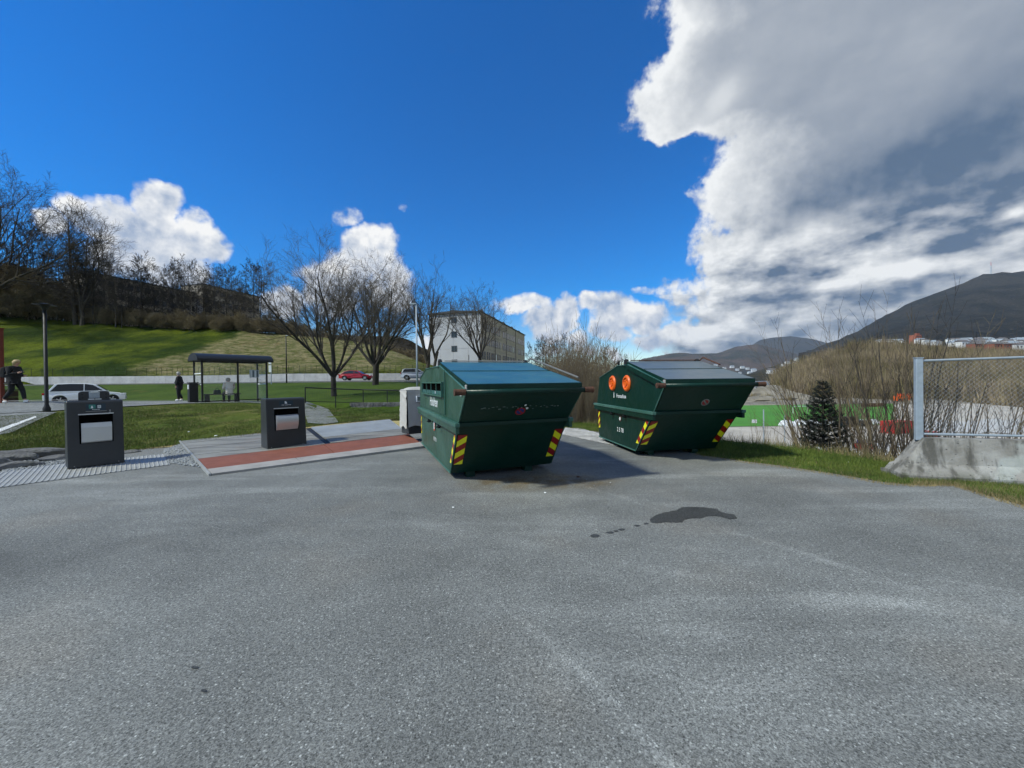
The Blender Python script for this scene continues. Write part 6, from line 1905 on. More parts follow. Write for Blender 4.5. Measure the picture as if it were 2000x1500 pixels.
for i, (px, Y, py, lab) in enumerate(SHR):
    x = (px - 1000) / F_PX * Y; z = gzf(x, Y); h = zat(px, py, Y) - z
    place(sp_, i, x, Y, h, lab, 'shrubs on the bank at the right', z=z, wide=(.85 if h > 2 else 1.2))


# young spruce
def spruce(px, Y, py_top, wpx):
    x = (px - 1000) / F_PX * Y; z0 = gzf(x, Y) - .1; H = zat(px, py_top, Y) - z0; Rm = wpx / 2 * Y / F_PX
    r = thing('spruce_tree', 'small dark spruce standing at the edge of the bank between the skip and the barrier', 'tree', (x, Y, z0))
    m = MB(); m.tube((0, 0, -.2), (0, 0, H), .035, .006, 7); m.build('trunk', 'bark', r)
    rr = random.Random(3); segs = []; V = []; Fq = []
    def needles(a, b, ln, dens):
        d = b - a; L = d.length; dn_ = d.normalized(); n = max(2, int(L * dens))
        for i in range(n):
            p = a.lerp(b, i / n); o = dn_.orthogonal().normalized(); o.rotate(Matrix.Rotation(rr.uniform(0, 6.28), 3, dn_))
            t = p + (o * .8 + dn_ * .75) * ln * rr.uniform(.8, 1.4); w = dn_ * .0055; k = len(V); V.extend([p - w, p + w, t]); Fq.append((k, k + 1, k + 2))
    tiers = 19; brn = []
    for i in range(tiers):
        t = (i + .3) / tiers; z = H * (.10 + .88 * t); rad = Rm * (1 - t) ** .8 * 1.15 + .05; nb = 7 if t < .8 else 6
        for j in range(nb):
            a = 2 * math.pi * (j + .5 * (i % 2)) / nb + rr.uniform(-.25, .25); ln = rad * rr.uniform(.7, 1.15)
            e = Vector((math.cos(a) * ln, math.sin(a) * ln, z + ln * (.28 + .55 * t) + rr.uniform(-.02, .03))); s = Vector((0, 0, z)); mid_ = s.lerp(e, .5) + Vector((0, 0, -.03))
            for (p, q, w0, w1) in ((s, mid_, .010, .007), (mid_, e, .007, .003)): brn.append((p, q, w0, w1, 0)); needles(p, q, .040, 300)
            for kk in range(int(ln / .05)):
                f = .25 + .72 * kk / max(1, int(ln / .05)); p = s.lerp(e, f); sd = Vector((-math.sin(a), math.cos(a), 0)) * (1 if kk % 2 else -1); l2_ = ln * (1 - f) * .6 + .05
                q = p + (sd * .75 + Vector((math.cos(a), math.sin(a), .1)) * .6).normalized() * l2_; brn.append((p, q, .004, .002, 0)); needles(p, q, .036, 300)
    t_ = Tree(0); t_.seg = brn; t_.mesh(0, 0, 'branches', 'bark', r, (3,))
    np_mesh('needles', np.array([tuple(v) for v in V]), np.array(Fq), 'spruce', r)


spruce(1607, 8.9, 740, 84)

# ------------------------------------------------------------------ grass blades
def blades(name, px0, px1, n, sec, k, t0, t1, h, mat, seed=0, w=.004, patch=0.0, label=None):
    rg = np.random.default_rng(seed)
    u = rg.random(n * 2); px = px0 + (px1 - px0) * u; a = (px - 1000) / F_PX
    YY, _ = sec.rows(a); t = t0 + (t1 - t0) * rg.random(n * 2) ** 1.2
    Y = YY[:, k] + (YY[:, k + 1] - YY[:, k]) * t; X = a * Y
    if patch:
        m = fbm(X * 1.3, Y * 1.3, 77, 4) > -patch * .5 + .0
        X, Y, a = X[m], Y[m], a[m]
    X, Y, a = X[:n], Y[:n], a[:n]
    Z = sec.z(a, Y); n = len(X)
    ang = rg.random(n) * 6.28; hh = h * (.5 + rg.random(n)) ; lean = rg.normal(0, .35, (n, 2)) * hh[:, None]
    dx, dy = np.cos(ang) * w, np.sin(ang) * w
    V = np.stack([np.stack([X - dx, Y - dy, Z - .01], -1), np.stack([X + dx, Y + dy, Z - .01], -1), np.stack([X + lean[:, 0], Y + lean[:, 1], Z + hh], -1)], 1).reshape(-1, 3)
    o = np_mesh(name, V, np.arange(n * 3).reshape(-1, 3), mat); tag(o, label, None, None, 'stuff'); return o


plain('blade_green', (0.070, 0.115, 0.013), 0.8, var=0.35, scale=1.5)
plain('blade_bright', (0.115, 0.155, 0.020), 0.8, var=0.35, scale=1.5)
plain('blade_straw', (0.26, 0.21, 0.10), 0.9, var=0.3, scale=3)
blades('verge_grass', 1085, 2300, 52000, SR, 0, -.01, 1.0, .045, 'blade_green', 1)
blades('verge_grass', 1085, 2300, 26000, SR, 0, .15, 1.0, .060, 'blade_bright', 2)
blades('verge_grass', 1085, 2300, 14000, SR, 0, -.10, .5, .030, 'blade_straw', 3)
blades('verge_edge_grass', 1085, 2300, 16000, SR, 1, 0, .8, .12, 'blade_green', 4)
blades('verge_edge_grass', 1085, 2300, 9000, SR, 1, 0, 1, .22, 'blade_straw', 5)
blades('lawn_grass', -60, 1000, 90000, SL, 0, .0, 1.0, .035, 'blade_bright', 6, .006)
blades('lawn_grass', -60, 1000, 60000, SL, 0, .0, 1.0, .040, 'blade_green', 7, .006)
blades('lawn_grass', -60, 1000, 20000, SL, 0, -.03, .9, .035, 'blade_straw', 8, .006)
blades('lawn_grass', 380, 1000, 24000, SL, 1, .0, 1.0, .05, 'blade_green', 9, .008)

# loose stones between the two plates, pebbles at the lot edge
def pebbles(name, quad, n, smin, smax, mat, seed, zoff=.01, kind='stuff'):
    rg = random.Random(seed); V = []; Fq = []
    base = [(1, 0, 0), (-1, 0, 0), (0, 1, 0), (0, -1, 0), (0, 0, 1), (0, 0, -1)]; ff = [(0, 2, 4), (2, 1, 4), (1, 3, 4), (3, 0, 4), (2, 0, 5), (1, 2, 5), (3, 1, 5), (0, 3, 5)]
    q = [gp(*p) for p in quad]
    for _ in range(n):
        u, v = rg.random(), rg.random(); p = q[0].lerp(q[1], u).lerp(q[3].lerp(q[2], u), v); s = rg.uniform(smin, smax); ro = Matrix.Rotation(rg.uniform(0, 6), 3, 'Z') @ Matrix.Rotation(rg.uniform(0, 6), 3, 'X')
        k = len(V)
        for b in base: V.append(tuple(ro @ Vector((b[0] * s * rg.uniform(.8, 1.3), b[1] * s, b[2] * s * .7)) + p + Vector((0, 0, zoff))))
        Fq += [(a + k, b + k, c + k) for a, b, c in ff]
    o = np_mesh(name, np.array(V), np.array(Fq), mat); tag(o, kind=kind); return o


pebbles('crushed_stone', [(322, 905), (398, 915), (352, 870), (318, 880)], 1500, .012, .032, 'gravel', 1)
pebbles('crushed_stone', [(0, 925), (130, 905), (130, 893), (0, 905)], 700, .012, .03, 'gravel', 2)
pebbles('pale_chippings', [(1100, 850), (1205, 872), (1210, 856), (1104, 836)], 2600, .010, .022, 'pale_gravel', 3)
pebbles('loose_chippings', [(500, 1000), (1500, 1000), (1300, 930), (700, 930)], 60, .004, .010, 'gravel', 4, .004)

# dry leaves and dirt at the foot of the barrier
blades('dry_weeds', 1780, 2100, 9000, SR, 0, -.02, .45, .05, 'blade_straw', 15)
blades('dry_weeds', 1770, 2100, 7000, SR, 0, .05, .5, .06, 'blade_green', 16)

# small pieces of litter
for k, (px, py, s, lab) in enumerate([(848, 893, .035, 'white scrap of paper at the foot of the blue-lidded skip'), (1062, 965, .02, 'tiny white scrap in front of the blue-lidded skip, on the asphalt'), (1190, 945, .018, 'small white scrap between the two skips'), (882, 994, .022, 'white scrap on the asphalt in front of the left skip'), (420, 853, .06, 'crumpled white paper on the lawn behind the grey deck'), (367, 845, .05, 'white scrap on the lawn left of the platform'), (1656, 905, .03, 'white scrap on the verge grass left of the barrier'), (1128, 935, .05, 'brown dead leaf on the asphalt between the skips'), (1487, 868, .03, 'white scrap on the verge right of the second skip')]):
    g3 = gp(px, py); m = MB(); pts = [Vector((random.uniform(.6, 1) * s * math.cos(t), random.uniform(.4, .8) * s * math.sin(t), random.uniform(.0, .4) * s)) for t in np.linspace(0, 5.3, 6)]
    c_ = Vector((0, 0, s * .5)); m.add([c_] + pts, [(0, i + 1, (i + 1) % 6 + 1) for i in range(6)]); o = m.build('scrap', 'white_print' if 'white' in lab else 'rust'); o.location = g3 + Vector((0, 0, .012)); tag(o, lab, 'litter', 'litter on the ground')


# ------------------------------------------------------------------ damp patch
def patch(name, pts, label, z=.004):
    random.seed(len(pts) + int(pts[0][0]))
    P = [Vector(p) for p in pts]; n = len(P)
    ring = []
    for i in range(n):
        a, b = P[i], P[(i + 1) % n]; k = 10
        for j in range(k):
            p = a.lerp(b, j / k); p.y += random.uniform(-.55, .55) if n > 8 else random.uniform(-.25, .25); p.x += random.uniform(-.35, .35) if n > 8 else 0
            Y = CAM_Z * F_PX / (p.y - hor(p.x)); ring.append(((p.x - 1000) / F_PX * Y, Y, z))
    bm = bmesh.new(); f = bm.faces.new([bm.verts.new(v) for v in ring]); bmesh.ops.triangulate(bm, faces=[f]); me = bpy.data.meshes.new(name); bm.to_mesh(me); bm.free()
    if me.polygons[0].normal.z < 0: me.flip_normals()
    me.materials.append(MATS['wet_asphalt']); o = link(bpy.data.objects.new(name, me)); tag(o, label, 'damp patch', None if 'large' in label else 'small damp spots in a row'); return o


patch('damp_patch', [(1266, 1016), (1277, 1008), (1296, 1002), (1318, 998), (1330, 992), (1350, 991), (1372, 992), (1398, 995), (1404, 1000), (1416, 1004), (1432, 1006), (1438, 1013), (1424, 1016), (1410, 1011), (1395, 1009), (1380, 1009), (1366, 1014), (1350, 1013), (1334, 1016), (1330, 1021), (1318, 1022), (1300, 1021), (1280, 1023), (1270, 1022)], 'large irregular dark damp patch on the asphalt in front of the skips')
for (px, py, rx, ry, lab) in [(1158.5, 1048, 10, 3.2, 'leftmost and largest of the small damp spots in a row'), (1188, 1041.5, 8, 2, 'second small damp spot from the left of the row'), (1200, 1038.5, 5, 1.6, 'third small damp spot touching the second one'), (1211, 1035.5, 7.5, 2, 'middle long damp spot of the row'), (1241, 1028, 6.5, 1.5, 'damp spot second from the large patch'), (1259.5, 1024, 5, 1.2, 'smallest damp spot next to the large patch'), (370, 1308, 8, 3, 'small dark spot low on the left part of the asphalt, upper of two'), (387, 1354, 6, 3, 'small dark spot low on the left part of the asphalt, lower of two')]:
    patch('damp_spot', [(px + rx * math.cos(t), py + ry * math.sin(t)) for t in np.linspace(0, 5.5, 7)], lab)


# ------------------------------------------------------------------ valley on the right
def sheet_px(name, px0, px1, pyn, pyf, z, mat, n=30, kind='structure', jit=0.0):
    V = []; m_ = 8
    for j in range(m_ + 1):
        for i in range(n + 1):
            px = px0 + (px1 - px0) * i / n; f = j / m_; py = pyn + (pyf - pyn) * f + (random.uniform(-jit, jit) if j in (0, m_) else 0)
            Y = (CAM_Z - z) * F_PX / (py - hor(1600)); V.append(((px - 1000) / F_PX * Y, Y, z))
    Fq = [(j * (n + 1) + i, j * (n + 1) + i + 1, (j + 1) * (n + 1) + i + 1, (j + 1) * (n + 1) + i) for j in range(m_) for i in range(n)]
    return tag(mesh_obj(name, V, Fq, mat), kind=kind)


def Yz(py, z=-8.0): return (CAM_Z - z) * F_PX / (py - hor(1600))


def vx(px, Y): return (px - 1000) / F_PX * Y


sheet_px('playing_field', 1180, 1745, 831, 790, -7.93, 'pitch_green', 40)
sheet_px('gravel_yard', 1380, 1790, 900, 868, -7.94, 'pale_gravel', 30, jit=2)
sheet_px('pale_ground', 1760, 2300, 850, 824, -7.90, 'pale_gravel', 40, jit=4)
sheet_px('lake', 1000, 1640, 754.5, 740.0, -8.9, 'water', 30)
mbk = MB(); mbk.box((2500, 4500, -9.6), (9000, 8300, 1.0)); 
tag(mbk.build('lake', 'water'), kind='structure')

rr = random.Random(77)
def lump(name, label, px, Y, w, d, h, mat, z0=-8.0, cat='heap', group=None, seed=0):
    bm = bmesh.new(); bmesh.ops.create_icosphere(bm, subdivisions=3, radius=1)
    for v in bm.verts:
        f = 1 + .35 * float(fbm(v.co.x * 1.8 + seed, v.co.y * 1.8 + v.co.z, seed, 4)); v.co = Vector((v.co.x * w / 2 * f, v.co.y * d / 2 * f, max(-.1, v.co.z) * h * f))
    me = bpy.data.meshes.new(name); bm.to_mesh(me); bm.free(); me.materials.append(MATS[mat]); o = link(bpy.data.objects.new(name, me)); o.location = (vx(px, Y), Y, z0); tag(o, label, cat, group); return o


# white wrapped heaps along the near touchline
for k, (px, w) in enumerate([(1538, 3.6), (1562, 3.0), (1585, 4.2), (1622, 2.4), (1682, 3.4), (1702, 2.6)]):
    lump('wrapped_heap', ['white tarpaulin heap at the near edge of the green pitch, left end of the row', 'small white heap second from the left at the near edge of the pitch', 'longest white heap behind the spruce', 'white heap showing just right of the spruce', 'white heap right of the dark machine at the pitch edge', 'rightmost white heap at the near edge of the pitch'][k], px, 76 + k % 2, w, 2.2, 1.1, 'white_tarp', cat='heap', group='white heaps at the edge of the pitch', seed=k)
# earth mounds behind the pitch
for k, (px, Y, w, h) in enumerate([(1475, 190, 26, 4.2), (1503, 215, 20, 5.0), (1530, 200, 26, 3.4), (1548, 170, 18, 2.6), (1490, 160, 14, 2.0), (1568, 205, 20, 3.2), (1452, 200, 18, 4)]):
    lump('earth_mound', ('second earth mound from the left beyond the pitch', 'tallest earth mound beyond the pitch, below the silos', 'long low earth mound in front of the pale hall', 'nearer small mound in front of the pale hall', 'nearest low mound just beyond the pitch, left of the silos', 'earth mound right of the pale hall', 'leftmost earth mound beyond the pitch, beside the skip')[k], px, Y, w, 12, h, 'earth', group='earth mounds beyond the pitch', cat='mound', seed=k + 20)

# long pale hall and sheds by the water
def shed(name, label, px0, px1, Y, z0, pyt, depth, mat, roof, cat='building', group=None, wins=0):
    x0, x1 = vx(px0, Y), vx(px1, Y); h = zat((px0 + px1) / 2, pyt, Y) - z0; w = x1 - x0
    r = thing(name, label, cat, (x0, Y, z0), 0, group)
    m = MB(); m.box((w / 2, depth / 2, h / 2 - .5), (w, depth, h + 1)); m.build('wall', mat, r)
    m = MB(); m.prism([(-.3, -.4, h), (-.3, depth + .4, h), (-.3, depth / 2, h + min(depth * .25, 3.0))], (0, 0, 0), (w + .6, 0, 0)); m.build('roof', roof, r)
    for k in range(wins):
        m = MB(); m.box((w * (k + .5) / wins, -.05, h * .5), (w / wins * .45, .12, h * .38)); m.build('window', 'window_dark', r)
    return r


shed('hall', 'long pale grey hall with a light roof by the water, left of the wooded hill', 1524, 1572, 240, -8, 764, 14, 'industrial_grey', 'house_white', wins=8)
shed('shed', 'small grey shed right of the long pale hall', 1570, 1590, 236, -8, 770, 8, 'industrial_grey', 'galvanised_dull')
for k, px in enumerate((1511, 1514.5, 1519)):
    Y = 230; r = thing('silo', ('leftmost', 'middle', 'rightmost')[k] + ' of the three slim pale silos left of the long hall', 'silo', (vx(px, Y), Y, -8)); h = zat(px, 752, Y) + 8
    m = MB(); m.lathe([(.45, 0), (.45, h - .6), (.2, h)], (0, 0, 0), 10); m.build('shell', 'house_white', r); m = MB(); m.box((0, -.5, h / 2), (.12, .1, h)); m.build('ladder', 'galvanised_dull', r)
shed('boathouse', 'low white building with a dark roof on the shore right of the skip', 1466, 1492, 330, -8, 755, 10, 'house_white', 'house_roof', wins=3)

# near yard: machines, cabins
def box_thing(name, label, px, Y, z0, dims, mat, cat, rz=0.0, extra=None):
    r = thing(name, label, cat, (vx(px, Y), Y, z0), rz)
    m = MB(); m.box((0, 0, dims[2] / 2), dims); m.build('body', mat, r, bevel=.05)
    for (nm, c, d, mt) in (extra or []):
        m = MB(); m.box(c, d); m.build(nm, mt, r)
    return r


box_thing('loader', 'dark blue machine with a black cab at the near edge of the pitch', 1668, 74, -7.9, (4.8, 2.0, 1.0), 'sign_navy', 'machine', .1, [('cab', (-1.0, 0, 1.35), (1.3, 1.5, .8), 'black_metal'), ('wheel', (-1.6, -1.0, .3), (.9, .3, .9), 'rubber'), ('wheel', (1.4, -1.0, .3), (.9, .3, .9), 'rubber')])
box_thing('red_container', 'large red container standing left of the fence post', 1752, 64, -7.9, (4.4, 2.2, 2.0), 'red_paint', 'container', .25, [('door', (-1.1, -1.12, 1.0), (1.8, .05, 1.7), 'house_red'), ('rib', (.9, -1.12, 1.0), (.12, .08, 1.8), 'house_red')])
box_thing('red_container', 'small red container right behind the fence post foot', 1806, 58, -7.9, (2.6, 1.6, 1.0), 'house_red', 'container', 0, [('lid', (0, 0, 1.02), (2.7, 1.7, .08), 'red_paint')])
box_thing('pallet_stack', 'red and blue packed crates on the gravel yard left of the barrier', 1686, 50, -7.9, (1.7, .9, .75), 'red_paint', 'crates', .1, [('crate', (-.55, -.1, 1.0), (.5, .5, .45), 'blue_paint'), ('crate', (.05, 0, .95), (.5, .5, .4), 'white_print'), ('strap', (0, -.47, .4), (.12, .03, .7), 'white_print'), ('strap', (.5, -.47, .4), (.12, .03, .7), 'white_print')])
box_thing('white_cabin', 'pale blue-white cabin left of the barrier end', 1764, 46, -7.9, (1.8, 1.4, 1.2), 'white_tarp', 'cabin', .2, [('window', (0, -.72, .75), (.8, .04, .4), 'window_dark')])
for k, (px, Y, lab) in enumerate([(1755, 150, 'orange site vehicle beyond the pitch, left one'), (1768, 152, 'orange site vehicle beyond the pitch, right one')]):
    box_thing('site_vehicle', lab, px, Y, -8, (3.4, 2, 1.8), 'orange_plastic', 'vehicle', .1, [('cab', (1.0, 0, 2.2), (1.2, 1.8, 1.0), 'orange_deep'), ('wheel', (-1, -1.0, .4), (.9, .3, .9), 'rubber'), ('wheel', (1, -1.0, .4), (.9, .3, .9), 'rubber')])
box_thing('fallen_barrier', 'rust-brown site fence on the far side of the pitch', 1703, 120, -7.9, (7, .3, 1.1), 'rust', 'fence', 0, [('post', (-3.4, -.2, .6), (.12, .12, 1.3), 'black_metal'), ('post', (3.4, -.2, .6), (.12, .12, 1.3), 'black_metal')])
# goal and floodlight poles
r = thing('football_goal', 'white football goal on the green pitch left of the spruce', 'goal', (vx(1563, 92), 92, -7.5), .1)
for xx in (-1.9, 1.9):
    m = MB(); m.tube((xx, 0, 0), (xx, 0, 2.1), .07, n=6); m.build('goal_post', 'white_print', r)
m = MB(); m.tube((-1.9, 0, 2.1), (1.9, 0, 2.1), .07, n=6); m.build('crossbar', 'white_print', r)
for k, (px, Y, py, lab) in enumerate([(1491, 40, 800, 'short grey post with a white plate left of the spruce'), (1532, 44, 812, 'bare grey post beside the low shrub left of the spruce')]):
    x = vx(px, Y); r = thing('fence_post', lab, 'post', (x, Y, -8)); h = zat(px, py, Y) + 8; m = MB(); m.tube((0, 0, 0), (0, 0, h), .06, n=6); m.build('post', 'galvanised_dull', r)
    if k == 0:
        m = MB(); m.box((-1.0, -.05, h - 1.2), (.5, .04, .35)); m.build('plate', 'white_print', r)


# ------------------------------------------------------------------ wooded hill, far ridges, mountain
def ridge(name, cols, mat, amp, wl, seed, na=260, nr=26, kind='structure'):
    """cols: (px, [(Y, spec)...])"""
    s = Sector(cols); a = np.linspace(s.A[0], s.A[-1], na); YY, ZZ = s.rows(a); V = []; rows = 0; G = []
    for k in range(s.K - 1):
        for i in range(nr + (1 if k == s.K - 2 else 0)):
            t = i / nr; Y = YY[:, k] * (1 - t) + YY[:, k + 1] * t; Z = ZZ[:, k] * (1 - t) + ZZ[:, k + 1] * t
            X = a * Y; fade = .35 if i == 0 else 1.0
            Z = Z + fbm(X / wl, Y / wl, seed, 6) * amp * fade - abs(fbm(X / wl * 2, Y / wl * 2, seed + 9, 4)) * amp * .5 * fade; G.append(np.stack([X, Y, Z], -1)); rows += 1
    G = np.stack(G); idx = np.arange(rows * na).reshape(rows, na)
    Fq = np.stack([idx[:-1, :-1], idx[:-1, 1:], idx[1:, 1:], idx[1:, :-1]], -1).reshape(-1, 4)
    o = np_mesh(name, G.reshape(-1, 3), Fq, mat, smooth=True); tag(o, kind=kind); return s


WH = ridge('wooded_hill', [
    (1505, [(250, -9), (300, 'p752'), (400, 'p749'), (700, -9)]),
    (1525, [(210, -9), (270, 'p738'), (400, 'p737'), (800, 0)]),
    (1560, [(190, -9), (260, 'p722'), (400, 'p722'), (900, 'p722')]),
    (1610, [(175, -9), (260, 'p707'), (400, 'p712'), (900, 'p705')]),
    (1660, [(165, -9), (260, 'p690'), (420, 'p690'), (900, 'p682')]),
    (1710, [(160, -9), (260, 'p682'), (430, 'p682'), (950, 'p672')]),
    (1790, [(150, -9), (255, 'p690'), (450, 'p680'), (950, 'p664')]),
    (1860, [(140, -9), (250, 'p700'), (450, 'p684'), (950, 'p668')]),
    (2000, [(110, -9), (240, 'p708'), (450, 'p690'), (950, 'p664')]),
    (2300, [(90, -9), (220, 'p704'), (450, 'p690'), (950, 'p660')]),
    (4500, [(40, -9), (80, 2), (150, 20), (300, 40)]),
    (9500, [(20, -9), (40, 2), (80, 20), (160, 40)])], 'wood_floor', 4.5, 30, 3)
ridge('mountain', [
    (1560, [(900, -9), (1500, 'p700'), (2300, 'p692'), (4200, 'p700')]),
    (1600, [(900, -5), (1500, 'p698'), (2350, 'p682'), (4200, 'p700')]),
    (1640, [(900, 0), (1500, 'p690'), (2350, 'p668'), (4200, 'p690')]),
    (1690, [(900, 10), (1500, 'p672'), (2400, 'p641'), (4200, 'p660')]),
    (1740, [(900, 20), (1500, 'p660'), (2400, 'p611'), (4200, 'p640')]),
    (1790, [(900, 30), (1450, 'p650'), (2400, 'p589'), (4200, 'p620')]),
    (1850, [(900, 40), (1400, 'p645'), (2400, 'p565'), (4200, 'p600')]),
    (1915, [(900, 40), (1400, 'p640'), (2400, 'p540'), (4200, 'p580')]),
    (1950, [(900, 40), (1400, 'p638'), (2400, 'p538'), (4200, 'p580')]),
    (2010, [(900, 40), (1400, 'p636'), (2400, 'p527'), (4200, 'p570')]),
    (2300, [(850, 40), (1300, 'p620'), (2300, 'p515'), (4200, 'p560')]),
    (4500, [(300, 40), (500, 90), (800, 250), (1500, 300)]),
    (9500, [(160, 40), (260, 90), (400, 250), (800, 300)])], 'mountain_heath', 60, 330, 13, na=420, nr=40)
ridge('far_hill', [
    (1180, [(3600, -9), (4300, 'p738'), (5200, 'p738')]), (1235, [(3500, -9), (4300, 'p714'), (5200, 'p714')]), (1260, [(3400, -9), (4300, 'p701'), (5200, 'p705')]), (1320, [(3300, -9), (4300, 'p693'), (5200, 'p705')]), (1400, [(3200, -9), (4300, 'p689'), (5200, 'p700')]),
    (1440, [(3200, -9), (4300, 'p676'), (5200, 'p690')]), (1480, [(3200, -9), (4300, 'p672'), (5200, 'p690')]), (1530, [(3100, -9), (4300, 'p684'), (5200, 'p690')]), (1600, [(3000, -9), (4300, 'p700'), (5200, 'p700')]), (1700, [(3000, -9), (4300, 'p700'), (5200, 'p700')])], 'far_ridge', 55, 620, 33, na=260, nr=24)
ridge('far_mountain', [
    (1455, [(5200, 0), (6200, 'p684'), (7400, 'p700')]), (1485, [(5200, 0), (6200, 'p664'), (7400, 'p700')]), (1510, [(5200, 0), (6200, 'p660'), (7400, 'p700')]), (1545, [(5200, 0), (6200, 'p657'), (7400, 'p700')]), (1580, [(5200, 0), (6200, 'p662'), (7400, 'p700')]), (1640, [(5200, 0), (6200, 'p676'), (7400, 'p700')]), (1720, [(5200, 0), (6200, 'p690'), (7400, 'p700')])], 'mountain_heath', 60, 900, 43, na=200)
ridge('near_shore_hill', [
    (1400, [(1500, -9), (1750, 'p738'), (2400, 'p738')]), (1455, [(1400, -9), (1700, 'p733'), (2400, 'p735')]), (1480, [(1300, -9), (1650, 'p729'), (2400, 'p725')]), (1510, [(1250, -9), (1650, 'p727'), (2400, 'p716')]), (1550, [(1200, -9), (1600, 'p722'), (2400, 'p700')]), (1640, [(1150, -9), (1600, 'p712'), (2400, 'p690')])], 'wood_floor', 12, 140, 53, na=160)
ridge('wooded_slope', [
    (480, [(170, 5), (240, 'p655'), (330, 20)]), (560, [(170, 5), (250, 'p650'), (330, 20)]), (640, [(170, 3), (260, 'p653'), (340, 20)]), (700, [(170, 2), (260, 'p655'), (340, 20)]), (770, [(160, 0), (260, 'p656'), (340, 20)]), (800, [(150, 0), (260, 'p664'), (340, 20)]), (830, [(150, 0), (260, 'p678'), (340, 10)]), (900, [(150, 0), (260, 'p700'), (340, 0)]), (1000, [(150, -5), (260, 'p730'), (340, -5)])], 'far_wood', 5, 20, 63, na=200)


def gzr(sec, px, Y):
    return float(sec.z(np.array([(px - 1000) / F_PX]), np.array([float(Y)]))[0])


# bare wood covering the hill: one mass of brushy crowns
def woodland(name, px0, px1, Y0, Y1, n, sec, hmin, hmax, mat, seed, fan=9, zf=None, per=None):
    rg = np.random.default_rng(seed); px = px0 + (px1 - px0) * rg.random(n); a = (px - 1000) / F_PX
    t = rg.random(n)
    YY, ZZ = sec.rows(a)
    if per is not None:
        k = per; Y = YY[:, k] + (YY[:, k + 1] - YY[:, k]) * t
    else: Y = Y0 + (Y1 - Y0) * t
    X = a * Y; Z = sec.z(a, Y) - 1.0; H = hmin + (hmax - hmin) * rg.random(n)
    V = []; 
    N = n * fan; X = np.repeat(X, fan); Y = np.repeat(Y, fan); Z = np.repeat(Z, fan); H = np.repeat(H, fan) * (.75 + .35 * rg.random(N))
    az = rg.random(N) * 6.283; sp = .06 + .30 * rg.random(N); sp *= H
    b0 = .15 * H * rg.random(N); wd = .05 + .10 * rg.random(N)
    P = np.stack([X + np.cos(az) * sp * .15, Y + np.sin(az) * sp * .15, Z + b0], -1); T = np.stack([X + np.cos(az) * sp, Y + np.sin(az) * sp, Z + H], -1)
    pa = rg.random(N) * 6.283; w = np.stack([np.cos(pa) * wd, np.sin(pa) * wd, 0 * wd], -1)
    M = (P + T) / 2 + np.stack([np.cos(az) * sp * .12, np.sin(az) * sp * .12, 0 * wd], -1)
    V = np.stack([P - w * .4, P + w * .4, M + w, T, M - w], 1).reshape(-1, 3)
    idx = np.arange(N)[:, None] * 5; Fq = np.concatenate([np.stack([idx + 0, idx + 1, idx + 2], -1), np.stack([idx + 0, idx + 2, idx + 4], -1), np.stack([idx + 4, idx + 2, idx + 3], -1)], 1).reshape(-1, 3)
    o = np_mesh(name, V, Fq, mat); tag(o, kind='stuff'); return o


def wood_mat(name, c1, c2):
    m, g, b = new_mat(name); tc = g.n.new('ShaderNodeTexCoord').outputs['Object']
    n = g.noise(tc, .05, 6.0, .7); f = g.noise(tc, .35, 6.0, .75)
    c = g.mix(g.ramp(n, .42, .58), c1, c2); c = g.v('SCALE', c, g.ramp(f, .3, .7, .40, 1.5, 'LINEAR')); g.l.new(c, b.inputs['Base Color']); b.inputs['Roughness'].default_value = 1; b.inputs['Specular IOR Level'].default_value = 0


wood_mat('brush_olive', (0.17, 0.15, 0.065), (0.30, 0.24, 0.14)); wood_mat('brush_brown', (0.14, 0.11, 0.07), (0.27, 0.215, 0.145)); wood_mat('brush_grey', (0.10, 0.085, 0.07), (0.17, 0.15, 0.12))
woodland('bare_wood', 1508, 2250, 0, 0, 6500, WH, 4, 12, 'brush_olive', 1, per=0)
woodland('bare_wood', 1508, 2250, 0, 0, 6000, WH, 4, 13, 'brush_brown', 2, per=0)
woodland('bare_wood', 1540, 2250, 0, 0, 4000, WH, 3, 7, 'brush_brown', 3, per=1)
woodland('bare_wood', 1560, 2250, 0, 0, 1500, WH, 2, 4, 'brush_grey', 4, per=2)
# low bushes in the valley behind the skips
woodland('valley_scrub', 1180, 1560, 150, 330, 500, SR, 1.5, 4, 'brush_olive', 6)
woodland('bank_scrub', 1420, 2300, 0, 0, 700, SR, .5, 1.6, 'brush_brown', 8, per=2, fan=7)

# dark evergreens on the far slope
for k, (px, Y, py) in enumerate([(1845, 420, 662), (1838, 430, 668), (1808, 440, 676), (1700, 300, 672)]):
    x = vx(px, Y); z = gzr(WH, px, Y); h = zat(px, py, Y) - z
    if h < 3: h = 8
    r = thing('fir_tree', 'dark evergreen standing above the brown wooded hill', 'tree', (x, Y, z), 0, 'dark evergreens above the wooded hill')
    m = MB(); m.tube((0, 0, -1), (0, 0, h * .3), .3, n=6); m.build('trunk', 'bark_dark', r)
    V = []; Fq = []
    for i in range(260):
        t = random.random() ** .8; a = random.uniform(0, 6.28); rad = (1 - t) * h * .24 * random.uniform(.6, 1.1); z_ = h * (.12 + .88 * t); q = len(V)
        V += [(math.cos(a) * rad * .2, math.sin(a) * rad * .2, z_ + .1 * h * (1 - t) * .5), (math.cos(a - .25) * rad, math.sin(a - .25) * rad, z_ - .04 * h), (math.cos(a + .25) * rad, math.sin(a + .25) * rad, z_ - .05 * h)]; Fq.append((q, q + 1, q + 2))
    np_mesh('crown', np.array(V), np.array(Fq), 'spruce', r)

